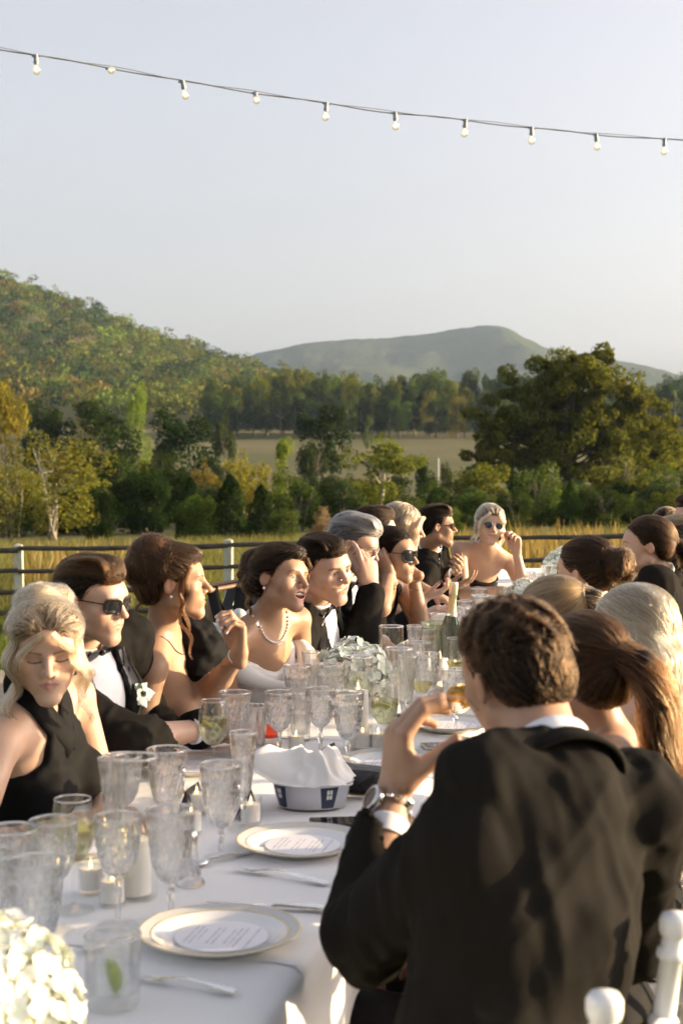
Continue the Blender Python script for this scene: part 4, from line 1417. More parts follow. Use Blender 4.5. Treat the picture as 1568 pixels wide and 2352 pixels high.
def cutlery(kind, p0, p1, label):
    """p0: picture point of the handle end, p1: of the tip"""
    a, b = on_plane(*p0, TOP), on_plane(*p1, TOP)
    d = b - a
    o = empty(kind, a, math.atan2(d[1], d[0]))
    L = {'fork': 0.2, 'knife': 0.222, 'spoon': 0.184}[kind]
    s = float(np.linalg.norm(d)) / L
    s = min(max(s, 0.85), 1.15)
    o.scale = (s, s, s)
    tag(o, label, kind, 'silver cutlery')
    if kind == 'fork':
        link('handle', handle_me, SILVER, o)
        for k in range(4): link('tine', tine_me, SILVER, o, (0, -0.0087 + 0.0058 * k, 0))
    elif kind == 'knife':
        link('handle', knife_h, SILVER, o); link('blade', knife_b, SILVER, o)
    else:
        link('handle', sp_h, SILVER, o); link('bowl', sp_b, SILVER, o)
cutlery('fork', (540, 2282), (318, 2248), 'silver fork lying below the nearest plate')
cutlery('knife', (750, 2092), (462, 2076), 'silver knife above the nearest plate')
cutlery('fork', (754, 2033), (542, 2000), 'silver fork below the plate in front of the bread basket')
cutlery('spoon', (575, 1960), (498, 1980), 'silver spoon beside the foot of the full goblet')
cutlery('spoon', (372, 2140), (318, 2155), 'silver spoon left of the nearest plate')
cutlery('fork', (1090, 1775), (985, 1760), 'silver fork right of the plate behind the clutch')
cutlery('fork', (930, 1722), (868, 1735), 'silver fork near the round pale drink')
cutlery('knife', (395, 1790), (425, 1828), 'silver knife beside the left hand plate')

# ================================================================== flowers
PETAL = mat('white_petal', (0.88, 0.90, 0.82), 0.7, spec=0.2, noise=(30, (0.92, 0.92, 0.88)), attr='Col')
LEAFG = mat('flower_leaf', (0.10, 0.16, 0.04), 0.6, noise=(30, (0.16, 0.22, 0.06)))

def petal_grid(L, Wd, curl, nx=4, ny=4):
    u, w = np.meshgrid(np.linspace(0, 1, nx), np.linspace(-1, 1, ny), indexing='ij')
    hw = Wd * np.sin(np.pi * np.clip(u * 0.86 + 0.12, 0, 1)) ** 0.6
    x = u * L; y = w * hw; z = curl * (u ** 2) * L + 0.25 * Wd * (w ** 2)
    i = np.arange(nx * ny).reshape(nx, ny)
    f = np.stack([i[:-1, :-1], i[1:, :-1], i[1:, 1:], i[:-1, 1:]], -1).reshape(-1, 4)
    return np.stack([x, y, z], -1).reshape(-1, 3), f

def frame_from(n, spin):
    n = unit(n)
    a = unit(np.cross(n, (0.3, 0.2, 1) if abs(n[2]) < 0.9 else (1, 0, 0)))
    b = np.cross(n, a)
    c, s = math.cos(spin), math.sin(spin)
    return np.stack([a * c + b * s, -a * s + b * c, n], 1)

def hydrangea_mesh(R, seed, n=70):
    r = np.random.default_rng(seed)
    pv, pf = petal_grid(0.0155, 0.0085, 0.28)
    vs, fs, cs, k = [], [], [], 0
    g = 2.399963
    for i in range(n):
        zc = 1 - 1.75 * (i + 0.5) / n
        rr = math.sqrt(max(0, 1 - zc * zc)); a = i * g + r.normal() * 0.15
        nrm = V(rr * math.cos(a), rr * math.sin(a), zc)
        c = nrm * R * r.uniform(0.88, 1.05)
        Fm = frame_from(unit(nrm + r.normal(size=3) * 0.22), r.uniform(0, 6.28))
        tone = np.array([1, 1, 1.0]) * r.uniform(0.9, 1.05) * np.array([1, 1 + 0.02 * r.normal(), 0.97 + 0.05 * r.normal()])
        for q in range(4):
            t = q * math.pi / 2
            M2 = np.array([[math.cos(t), -math.sin(t), 0], [math.sin(t), math.cos(t), 0], [0, 0, 1]])
            v = (pv * r.uniform(0.85, 1.15)) @ M2.T @ Fm.T + c
            vs.append(v); fs.append(pf + k); k += len(v)
            cc = np.tile(tone, (len(v), 1)); cc[:len(v) // 4] *= np.array([0.93, 1.0, 0.8])
            cs.append(cc)
    return mesh_from(np.concatenate(vs), np.concatenate(fs), 'hydrangea', True, np.clip(np.concatenate(cs), 0, 1.1))

def rose_mesh(R, seed):
    r = np.random.default_rng(seed)
    vs, fs, cs, k = [], [], [], 0
    for i in range(26):
        t = i / 25
        a = i * 2.4
        rad = R * (0.12 + 0.72 * t); up = R * (0.62 - 0.55 * t)
        pv, pf = petal_grid(R * (0.5 + 0.35 * t), R * (0.30 + 0.28 * t), -0.15 - 0.55 * t, 5, 5)
        tilt = 1.45 - 1.0 * t
        M1 = np.array(Matrix.Rotation(a, 3, 'Z') @ Matrix.Translation((0, 0, 0)).to_3x3() @ Matrix.Rotation(-tilt, 3, 'Y'))
        cz = np.array([math.cos(a) * rad * 0.42, math.sin(a) * rad * 0.42, up - R * 0.35])
        v = pv @ M1.T + cz
        vs.append(v); fs.append(pf + k); k += len(v)
        cs.append(np.tile(np.array([1.0, 1.0, 0.92 - 0.1 * (1 - t)]) * r.uniform(0.93, 1.04), (len(v), 1)))
    return mesh_from(np.concatenate(vs), np.concatenate(fs), 'rose', True, np.clip(np.concatenate(cs), 0, 1.1))

HYD = [hydrangea_mesh(0.062, 3 + k) for k in range(3)]
ROSE = [rose_mesh(0.042, 9 + k) for k in range(2)]
VASE_ME = shell([(0.05, 0), (0.055, 0.004), (0.06, 0.05), (0.062, 0.085)], 0.003, 32, None, 0.006).mesh('bowl_vase', True, 50)

def centerpiece(p, label, seed, R=0.135):
    r = np.random.default_rng(seed)
    o = empty('flower_centerpiece', p); tag(o, label, 'flowers', 'white flower domes')
    link('bowl_vase', VASE_ME, mat('white_ceramic', (0.75, 0.75, 0.73), 0.25), o)
    dirs = [(0, 0, 1)] + [(math.cos(a), math.sin(a), 0.75) for a in np.linspace(0, 6.28, 6)[:-1] + r.uniform(0, 1)] + [(math.cos(a), math.sin(a), 0.02) for a in np.linspace(0, 6.28, 9)[:-1] + r.uniform(0, 1)]
    for i, d in enumerate(dirs):
        d = unit(d)
        c = V(0, 0, 0.105) + d * V(1, 1, 0.85) * (R - 0.05)
        M = frame_from(d, r.uniform(0, 6.28))
        rose = (i % 4 == 3)
        me = ROSE[i % 2] if rose else HYD[i % 3]
        if rose: c = c + d * 0.03
        q = link('rose' if rose else 'hydrangea', me, PETAL, o, c)
        q.rotation_euler = Matrix(M.tolist()).to_euler()
    lb = MB()
    for k in range(9):
        a = k * 0.7
        v, f = petal_grid(0.07, 0.025, -0.3)
        M = np.array(Matrix.Rotation(a, 3, 'Z') @ Matrix.Rotation(0.15, 3, 'Y'))
        lb.add(v @ M.T + V(0.05 * math.cos(a), 0.05 * math.sin(a), 0.075), f)
    lb.build('leaf', LEAFG, o)

centerpiece(on_plane(806, 1628, TOP), 'round white hydrangea and rose dome in front of the leaning man', 1, 0.128)
centerpiece(V(*at(1205, 1330, 7.15)[:2], TOP), 'white flower dome far down the table by the round sunglasses', 2, 0.128)
centerpiece(V(*at(-70, 2330, 1.76)[:2], TOP), 'blurred cream flower dome in the near left corner', 3, 0.125)
centerpiece(V(*at(1292, 1290, 10.2)[:2], TOP), 'smallest white flower dome at the far table end', 4, 0.125)

# ================================================================== bread basket, clutch, phones, cards, champagne
def bread_basket():
    p = on_plane(716, 1850, TOP)
    o = empty('bread_basket', p, 0.0)
    tag(o, 'oval silver bowl with a dark window emblem, beside the raised hand', 'basket')
    tin = mat('tin', (0.50, 0.51, 0.53), 0.22, metal=1.0, noise=(9, (0.62, 0.62, 0.64)), bump=(14, 0.15, 0.004))
    b = shell([(0.062, 0), (0.078, 0.002), (0.086, 0.03), (0.092, 0.056), (0.096, 0.060), (0.099, 0.0605)], 0.002, 56, None, 0.004)
    v = np.concatenate(b.v) * V(1.0, 0.72, 1)
    b.v = [v]
    b.build('bowl', tin, o)
    navy = mat('navy_print', (0.025, 0.035, 0.075), 0.35)
    wht = mat('white_print', (0.72, 0.72, 0.70), 0.4)
    def patch(a0, a1, z0, z1, off, name, m, par, taper=0.0):
        A = np.linspace(a0, a1, 8); Z = np.linspace(z0, z1, 5)
        vv = []
        for z in Z:
            rr = np.interp(z, [0.002, 0.03, 0.056], [0.078, 0.086, 0.092]) + off
            am = (a0 + a1) / 2
            for a in A:
                aa = am + (a - am) * (1 - taper * (0.056 - z) / 0.05)
                vv.append((rr * math.cos(aa), rr * math.sin(aa) * 0.72, z))
        f = [(i * 8 + j, i * 8 + j + 1, (i + 1) * 8 + j + 1, (i + 1) * 8 + j) for i in range(4) for j in range(7)]
        return MB().add(vv, f).build(name, m, par)
    for am in (-1.08, -2.55):
        e = patch(am - 0.26, am + 0.26, 0.005, 0.0535, 0.0006, 'house_emblem', navy, o, 0.25)
        for i in (0, 1):
            for j in (0, 1):
                patch(am - 0.075 + 0.088 * i, am - 0.005 + 0.088 * i, 0.026 + 0.012 * j, 0.036 + 0.012 * j, 0.0012, 'window_print', wht, e)
    # napkin heaped over the bowl
    n = 64
    u, w = np.meshgrid(np.linspace(-1, 1, n), np.linspace(-1, 1, n), indexing='ij')
    rad = np.sqrt(u ** 2 + w ** 2)
    th = np.arctan2(w, u)
    X = 0.100 * u * (1 + 0.05 * np.sin(3 * th)); Yy = 0.074 * w
    Q = np.stack([u * 2.0, w * 2.0, 0 * u + 4], -1)
    ridge = 1 - np.abs(vnoise(Q, 4)); ridge2 = 1 - np.abs(vnoise(Q * 1.9 + 3, 6))
    Z = 0.061 + 0.058 * np.clip(1 - rad ** 2.6, 0, 1) ** 0.8 + (0.050 * (ridge - 0.62) + 0.024 * (ridge2 - 0.6)) * np.clip(1.25 - rad ** 3, 0.15, 1)
    Z = np.maximum(Z, 0.056)
    X = X + 0.012 * vnoise(Q * 1.3, 9); Yy = Yy + 0.012 * vnoise(Q * 1.3, 12)
    ear = np.exp(-((u + 0.95) / 0.34) ** 2 - ((w + 0.1) / 0.5) ** 2)
    X = X - 0.060 * ear; Z = Z + 0.042 * ear
    ms = rad < 1.12
    i = np.arange(n * n).reshape(n, n)
    f = np.stack([i[:-1, :-1], i[1:, :-1], i[1:, 1:], i[:-1, 1:]], -1)
    ok = ms[:-1, :-1] & ms[1:, :-1] & ms[1:, 1:] & ms[:-1, 1:]
    me = mesh_from(np.stack([X, Yy, Z], -1).reshape(-1, 3), f[ok].reshape(-1, 4), 'napkin')
    na = link('napkin', me, LINEN2, None, p, (0, 0, 0.12))
    md = na.modifiers.new('thickness', 'SOLIDIFY'); md.thickness = 0.002
    md = na.modifiers.new('smooth', 'SUBSURF'); md.levels = 1; md.render_levels = 1
    tag(na, 'crumpled white napkin heaped in the oval silver bowl', 'napkin')
bread_basket()

def clutch():
    p = on_plane(818, 1826, TOP)
    lea = mat('black_quilted_leather', (0.018, 0.017, 0.018), 0.38, bump=(90, 0.9, 0.004))
    o = empty('clutch_bag', p, -0.45); o.scale = (0.8, 0.8, 0.72); tag(o, 'black quilted clutch bag with a gold stud behind the bread basket', 'bag')
    b = MB().box((0, 0, 0.045), (0.17, 0.05, 0.085), np.array(Matrix.Rotation(0.15, 3, 'X')), 0.012); b.build('body', lea, o)
    b = MB().add([(-0.086, -0.03, 0.093), (0.086, -0.03, 0.093), (0.086, 0.03, 0.098), (-0.086, 0.03, 0.098), (-0.02, -0.048, 0.055), (0.03, -0.05, 0.052)],
                 [(0, 1, 2, 3), (0, 4, 5, 1)]); f = b.build('flap', lea, o, smooth=False)
    f.modifiers.new('thickness', 'SOLIDIFY').thickness = 0.006
    MB().ball((0.005, -0.055, 0.058), (0.007, 0.004, 0.006), 12, 8).build('stud', GOLD, o)
    MB().tube([(-0.088, -0.026, 0.012), (0, -0.034, 0.008), (0.088, -0.026, 0.012)], 0.0022, 6).build('gold_piping', GOLD, o)
clutch()

def phone(p, rot, label, body):
    o = empty('mobile_phone', p, rot); tag(o, label, 'phone')
    MB().box((0, 0, 0.004), (0.15, 0.074, 0.008), bevel=0.003).build('case', body, o)
    MB().box((0, 0, 0.0083), (0.142, 0.068, 0.0006)).build('screen', mat('phone_screen', (0.008, 0.008, 0.01), 0.06, spec=0.7), o)
    MB().box((-0.052, 0.02, -0.0002), (0.028, 0.026, 0.001)).build('camera_bump', body, o)
phone(on_plane(790, 1893, TOP), 0.1, 'black phone lying between the bread basket and the sleeve', mat('phone_black', (0.012, 0.012, 0.014), 0.3))
phone(on_plane(1030, 1716, TOP), 0.2, 'pale gold phone on the cloth by the lowered sunglasses', mat('phone_gold', (0.62, 0.55, 0.46), 0.3, metal=0.8))

blk = mat('black_card', (0.015, 0.015, 0.022), 0.6)
card_me = MB().add([(-0.045, -0.022, 0), (0.045, -0.022, 0), (0.045, 0, 0.058), (-0.045, 0, 0.058), (-0.045, 0.022, 0), (0.045, 0.022, 0)], [(0, 1, 2, 3), (3, 2, 5, 4)]).mesh('tent_card', False)
for px, py, rt, lab in [(442, 1862, 1.35, 'black tent card left of the full goblet, before the left plate'), (568, 1872, 1.5, 'black tent card behind the slim flute'), (753, 1762, 1.2, 'grey black tent card above the bread napkin'), (915, 1735, 1.3, 'black tent card beside the round pale drink')]:
    o = link('tent_card', card_me, blk, None, on_plane(px, py, TOP), (0, 0, rt)); tag(o, lab, 'card', 'black tent cards')
    if not o.modifiers: o.modifiers.new('thickness', 'SOLIDIFY').thickness = 0.0012

def champagne():
    p = on_plane(1020, 1522, TOP)
    o = empty('ice_bucket', p); tag(o, 'clear greenish ice bucket holding the champagne bottle', 'bucket')
    ice = glass_mat('bucket_acrylic', (0.80, 0.84, 0.70), 0.45)
    shell([(0.066, 0), (0.07, 0.004), (0.08, 0.08), (0.09, 0.15), (0.096, 0.160), (0.104, 0.163)], 0.003, 48, None, 0.006).build('bucket_wall', ice, o)
    MB().lathe([(0, 0.01), (0.064, 0.01), (0.078, 0.10), (0, 0.10)], 32).build('ice_water', BUBBLY, o)
    b = empty('champagne_bottle', p + V(0.012, 0, 0.0112)); b.rotation_euler = (0.05, 0.08, 0)
    tag(b, 'champagne bottle with a gold foil neck standing in the ice bucket', 'bottle')
    MB().lathe([(0, 0), (0.040, 0), (0.042, 0.006), (0.042, 0.11), (0.036, 0.14), (0.022, 0.185), (0.0165, 0.215), (0.0155, 0.218), (0, 0.218)], 32).build('glass_body', mat('green_bottle', (0.02, 0.05, 0.02), 0.08, spec=0.6), b)
    MB().lathe([(0.0232, 0.182), (0.0180, 0.214), (0.0160, 0.25), (0.0165, 0.268), (0.0182, 0.270), (0.0182, 0.288), (0.0178, 0.292), (0.018, 0.31), (0.0155, 0.318), (0, 0.319)], 24).build('gold_foil', mat('champagne_foil', (0.80, 0.70, 0.45), 0.3, metal=0.85, bump=(160, 0.5, 0.002)), b)
champagne()
# ================================================================== soft-body modelling: blended shapes turned into one skin
class Soft:
    def __init__(self):
        self.p = []

    def cone(self, a, b, ra, rb, k=0.02, op='u'):
        self.p.append(('c', np.asarray(a, float), np.asarray(b, float), float(ra), float(rb), k, op)); return self

    def ell(self, c, r, R=None, k=0.02, op='u'):
        self.p.append(('e', np.asarray(c, float), np.broadcast_to(np.asarray(r, float), (3,)).copy(), None if R is None else np.asarray(R, float), k, op)); return self

    def cut(self, fn):
        self.p.append(('f', fn)); return self

    def bounds(self):
        lo, hi = np.full(3, 1e9), np.full(3, -1e9)
        for q in self.p:
            if q[0] == 'c' and q[6] == 'u':
                m = max(q[3], q[4]); lo = np.minimum(lo, np.minimum(q[1], q[2]) - m); hi = np.maximum(hi, np.maximum(q[1], q[2]) + m)
            elif q[0] == 'e' and q[5] == 'u':
                m = q[2].max() if q[3] is not None else q[2]; lo = np.minimum(lo, q[1] - m); hi = np.maximum(hi, q[1] + m)
        return lo, hi

    def grid(self, h, lo=None, hi=None, pad=0.02):
        l, u = self.bounds()
        lo = l - pad if lo is None else np.maximum(lo, l - pad); hi = u + pad if hi is None else np.minimum(hi, u + pad)
        n = np.maximum(np.ceil((hi - lo) / h).astype(int) + 1, 4)
        f = np.full(n, 0.12, np.float32)
        ax = [(lo[i] + h * np.arange(n[i])).astype(np.float32) for i in range(3)]
        for q in self.p:
            if q[0] == 'f':
                X, Y, Z = np.meshgrid(*ax, indexing='ij', sparse=False)
                f = q[1](f, np.stack([X, Y, Z], -1))
                continue
            if q[0] == 'c':
                a, b, ra, rb, k, op = q[1:]
                m = max(ra, rb); bl, bh = np.minimum(a, b) - m, np.maximum(a, b) + m
            else:
                c, r, Rm, k, op = q[1:]
                m = r.max() if Rm is not None else r; bl, bh = c - m, c + m
            e = k + 0.03
            i0 = np.clip(np.floor((bl - e - lo) / h).astype(int), 0, n); i1 = np.clip(np.ceil((bh + e - lo) / h).astype(int) + 1, 0, n)
            if np.any(i1 <= i0): continue
            s = tuple(slice(i0[j], i1[j]) for j in range(3))
            x = ax[0][s[0]][:, None, None]; y = ax[1][s[1]][None, :, None]; z = ax[2][s[2]][None, None, :]
            if q[0] == 'c':
                d = b - a; L2 = float(d @ d) + 1e-12
                px, py, pz = x - a[0], y - a[1], z - a[2]
                t = np.clip((px * d[0] + py * d[1] + pz * d[2]) / L2, 0, 1).astype(np.float32)
                dd = np.sqrt((px - t * d[0]) ** 2 + (py - t * d[1]) ** 2 + (pz - t * d[2]) ** 2) - (ra + (rb - ra) * t)
            else:
                px, py, pz = x - c[0], y - c[1], z - c[2]
                if Rm is not None:
                    px, py, pz = (px * Rm[0, 0] + py * Rm[1, 0] + pz * Rm[2, 0], px * Rm[0, 1] + py * Rm[1, 1] + pz * Rm[2, 1], px * Rm[0, 2] + py * Rm[1, 2] + pz * Rm[2, 2])
                k0 = np.sqrt((px / r[0]) ** 2 + (py / r[1]) ** 2 + (pz / r[2]) ** 2)
                k1 = np.sqrt((px / r[0] ** 2) ** 2 + (py / r[1] ** 2) ** 2 + (pz / r[2] ** 2) ** 2)
                dd = k0 * (k0 - 1) / (k1 + 1e-9)
            dd = dd.astype(np.float32)
            g = f[s]
            if op == 'u':
                w = np.clip(0.5 + 0.5 * (g - dd) / k, 0, 1)
                f[s] = g + (dd - g) * w - k * w * (1 - w)
            else:
                dd = -dd
                w = np.clip(0.5 - 0.5 * (g - dd) / k, 0, 1)
                f[s] = g + (dd - g) * w + k * w * (1 - w)
        return f, lo, h

_CORN = np.array([[i, j, k] for i in (0, 1) for j in (0, 1) for k in (0, 1)])
_EDGES = [(0, 1), (2, 3), (4, 5), (6, 7), (0, 2), (1, 3), (4, 6), (5, 7), (0, 4), (1, 5), (2, 6), (3, 7)]

def nets(f, lo, h):
    """surface of a field, quads"""
    s = f < 0
    n = np.array(f.shape)
    c = np.zeros(n - 1, np.uint8)
    for i, j, k in _CORN:
        c += s[i:n[0] - 1 + i, j:n[1] - 1 + j, k:n[2] - 1 + k]
    act = (c > 0) & (c < 8)
    idx = np.argwhere(act)
    if len(idx) == 0:
        return np.zeros((0, 3)), np.zeros((0, 4), int)
    vid = np.full(n - 1, -1, np.int64)
    vid[act] = np.arange(len(idx))
    val = np.stack([f[idx[:, 0] + i, idx[:, 1] + j, idx[:, 2] + k] for i, j, k in _CORN], 1)
    acc = np.zeros((len(idx), 3)); cnt = np.zeros(len(idx))
    for a, b in _EDGES:
        va, vb = val[:, a], val[:, b]
        m = (va < 0) != (vb < 0)
        t = np.where(m, va / np.where(m, va - vb, 1), 0)
        p = _CORN[a] + (_CORN[b] - _CORN[a]) * t[:, None]
        acc += p * m[:, None]; cnt += m
    v = (idx + acc / cnt[:, None]) * h + lo
    F = []
    for ax in range(3):
        sl0 = [slice(None)] * 3; sl1 = [slice(None)] * 3
        sl0[ax] = slice(0, -1); sl1[ax] = slice(1, None)
        d = s[tuple(sl0)] != s[tuple(sl1)]
        e = np.argwhere(d)
        o1, o2 = [k for k in range(3) if k != ax]
        ok = (e[:, o1] > 0) & (e[:, o2] > 0) & (e[:, o1] < n[o1] - 1) & (e[:, o2] < n[o2] - 1)
        e = e[ok]
        q = []
        for da, db in ((-1, -1), (0, -1), (0, 0), (-1, 0)):
            ee = e.copy(); ee[:, o1] += da; ee[:, o2] += db
            q.append(vid[ee[:, 0], ee[:, 1], ee[:, 2]])
        q = np.stack(q, 1)
        flip = s[tuple(e.T)]
        if ax == 1: flip = ~flip
        q[~flip] = q[~flip][:, ::-1]
        F.append(q)
    F = np.concatenate(F)
    F = F[(F >= 0).all(1)]
    return v, F

def vnormals(v, F):
    a, b, c, d = (v[F[:, i]] for i in range(4))
    fn = np.cross(c - a, d - b)
    N = np.zeros_like(v)
    for i in range(4):
        np.add.at(N, F[:, i], fn)
    return N / (np.linalg.norm(N, axis=1)[:, None] + 1e-12)

def compact(v, F, extra=None):
    u, inv = np.unique(F.ravel(), return_inverse=True)
    return v[u], inv.reshape(F.shape)

def sample_field(f, lo, h, p):
    g = (p - lo) / h
    n = np.array(f.shape)
    g = np.clip(g, 0.0, n - 1.001)
    i = g.astype(int); t = g - i
    r = 0
    for a, b, c in _CORN:
        w = (t[:, 0] if a else 1 - t[:, 0]) * (t[:, 1] if b else 1 - t[:, 1]) * (t[:, 2] if c else 1 - t[:, 2])
        r = r + w * f[i[:, 0] + a, i[:, 1] + b, i[:, 2] + c]
    return r

def grad_field(f, lo, h, p):
    e = h
    g = np.stack([sample_field(f, lo, h, p + d) - sample_field(f, lo, h, p - d) for d in (V(e, 0, 0), V(0, e, 0), V(0, 0, e))], 1)
    return g / (np.linalg.norm(g, axis=1)[:, None] + 1e-9)

def fwd_of(phi):
    return V(math.sin(R_(phi)), math.cos(R_(phi)), 0)

def head_frame(phi, pitch=0.0, roll=0.0):
    """columns: own right, forward, up; pitch up positive, roll towards own right positive"""
    f = fwd_of(phi); r = V(math.cos(R_(phi)), -math.sin(R_(phi)), 0); u = V(0, 0, 1)
    p = R_(pitch)
    f, u = f * math.cos(p) + u * math.sin(p), u * math.cos(p) - f * math.sin(p)
    q = R_(roll)
    r, u = r * math.cos(q) - u * math.sin(q), u * math.cos(q) + r * math.sin(q)
    return np.stack([r, f, u], 1)

# ------------------------------------------------------------------ head
HZ, HEAD = 0.91, 0.95      # head proportions: lower skull, slightly smaller than the unit shapes
HV = np.array([1.0, 1.0, HZ])

def head_shapes(S, c, R, s=1.0, male=False, mouth='closed', jaw=1.0, nose=1.0, eyes='open'):
    T = lambda x, y, z: c + R @ (V(x, y, z * HZ) * s)
    E = lambda p, r, k=0.02, op='u', Rl=None: S.ell(T(*p), np.asarray(r, float) * HV * s, R if Rl is None else R @ Rl, k * s, op)
    C = lambda a, b, ra, rb, k=0.02, op='u': S.cone(T(*a), T(*b), ra * s, rb * s, k * s, op)
    m = 1.0 if male else 0.0
    E((0, -0.020, 0.042), (0.073, 0.094, 0.084))
    E((0, 0.030, 0.038), (0.062, 0.058, 0.060), 0.03)
    E((0, 0.022, -0.028), (0.053 + 0.003 * m, 0.061, 0.078), 0.03)
    for x in (-1, 1):
        C((x * (0.046 + 0.006 * m) * jaw, 0.000, -0.056), (x * 0.012, 0.072, -0.100), 0.017 + 0.003 * m, 0.015 + 0.003 * m, 0.026)
        E((x * 0.042, 0.055, -0.016), (0.023, 0.022, 0.020), 0.03)
        E((x * 0.027, 0.050, -0.048), (0.020, 0.022, 0.024), 0.03)
    E((0, 0.071, -0.099), (0.019 + 0.003 * m, 0.016, 0.015), 0.022)
    C((-0.032, 0.072, 0.030), (0.032, 0.072, 0.030), 0.013 + 0.002 * m, 0.013 + 0.002 * m, 0.022)
    for x in (-1, 1):
        E((x * 0.032, 0.098, 0.009), (0.020, 0.019, 0.0125), 0.014, 's')
        E((x * 0.0305, 0.0695, 0.0095), (0.0145, 0.0135, 0.0125), 0.004)
    C((0, 0.082, 0.022), (0, 0.1045, -0.014), 0.0085, 0.0098 * nose, 0.010)
    E((0, 0.1095, -0.0205), (0.0108 * nose, 0.0110, 0.0098), 0.008)
    for x in (-1, 1):
        E((x * 0.0130 * nose, 0.0930, -0.0260), (0.0078, 0.0105, 0.0072), 0.006)
        E((x * 0.0068, 0.1010, -0.0330), (0.0042, 0.0060, 0.0030), 0.003, 's')
    E((0, 0.079, -0.055), (0.030, 0.014, 0.024), 0.02)
    if mouth == 'laugh':
        w = 0.034
        for x in (-1, 1):
            C((x * w, 0.0700, -0.0440), (x * 0.012, 0.0885, -0.0440), 0.0036, 0.0046, 0.004); C((x * 0.012, 0.0885, -0.0440), (0, 0.0900, -0.0445), 0.0046, 0.0046, 0.004)
            C((x * w * 0.88, 0.0700, -0.0540), (x * 0.012, 0.0830, -0.0790), 0.0040, 0.0056, 0.005); C((x * 0.012, 0.0830, -0.0790), (0, 0.0850, -0.0805), 0.0056, 0.0060, 0.005)
            E((x * 0.045, 0.056, -0.026), (0.019, 0.019, 0.017), 0.02)
        E((0, 0.0920, -0.0590), (0.0275, 0.0210, 0.0125), 0.003, 's')
        E((0, 0.0690, -0.0540), (0.0275, 0.0150, 0.0085), 0.001)
    elif mouth == 'open':
        w = 0.029
        C((-w, 0.074, -0.050), (0, 0.0905, -0.0465), 0.0042, 0.0058, 0.004); C((w, 0.074, -0.050), (0, 0.0905, -0.0465), 0.0042, 0.0058, 0.004)
        C((-w * 0.8, 0.074, -0.062), (0, 0.086, -0.0725), 0.0045, 0.0068, 0.004); C((w * 0.8, 0.074, -0.062), (0, 0.086, -0.0725), 0.0045, 0.0068, 0.004)
        E((0, 0.090, -0.0585), (0.0235, 0.020, 0.0095), 0.003, 's')
        E((0, 0.071, -0.0555), (0.024, 0.013, 0.0065), 0.001)
        for x in (-1, 1):
            E((x * 0.044, 0.056, -0.030), (0.018, 0.018, 0.018), 0.02)
    elif mouth == 'smile':
        w = 0.0320
        for x in (-1, 1):
            C((x * w, 0.0715, -0.0465), (x * 0.010, 0.0895, -0.0500), 0.0030, 0.0046, 0.004); C((x * 0.010, 0.0895, -0.0500), (0, 0.0905, -0.0505), 0.0046, 0.0046, 0.004)
            C((x * w * 0.92, 0.0725, -0.0490), (x * 0.012, 0.0870, -0.0620), 0.0032, 0.0056, 0.005); C((x * 0.012, 0.0870, -0.0620), (0, 0.0885, -0.0640), 0.0056, 0.0060, 0.005)
            E((x * 0.043, 0.056, -0.026), (0.018, 0.018, 0.015), 0.02)
        E((0, 0.0930, -0.0555), (0.0240, 0.0100, 0.0040), 0.002, 's')
    else:
        w = 0.0235
        for x in (-1, 1):
            C((x * w, 0.0765, -0.0545), (0, 0.0905, -0.0505), 0.0034, 0.0054, 0.004); C((x * w * 0.85, 0.0765, -0.0575), (0, 0.0890, -0.0625), 0.0036, 0.0068, 0.004)
        C((-w, 0.0850, -0.0560), (w, 0.0850, -0.0560), 0.0016, 0.0016, 0.003, 's')
        C((-w * 0.6, 0.0960, -0.0562), (w * 0.6, 0.0960, -0.0562), 0.0022, 0.0022, 0.003, 's')
    for x in (-1, 1):
        Rl = np.array(Matrix.Rotation(x * 0.35, 3, 'Z') @ Matrix.Rotation(-0.18, 3, 'X'))
        E((x * 0.0765, -0.010, 0.001), (0.0072, 0.0175, 0.0285), 0.006, 'u', Rl)
        E((x * 0.0830, -0.005, 0.002), (0.0055, 0.0095, 0.0160), 0.004, 's', Rl)
        E((x * 0.0835, -0.003, 0.0145), (0.0035, 0.009, 0.0055), 0.003, 's', Rl)
    return T

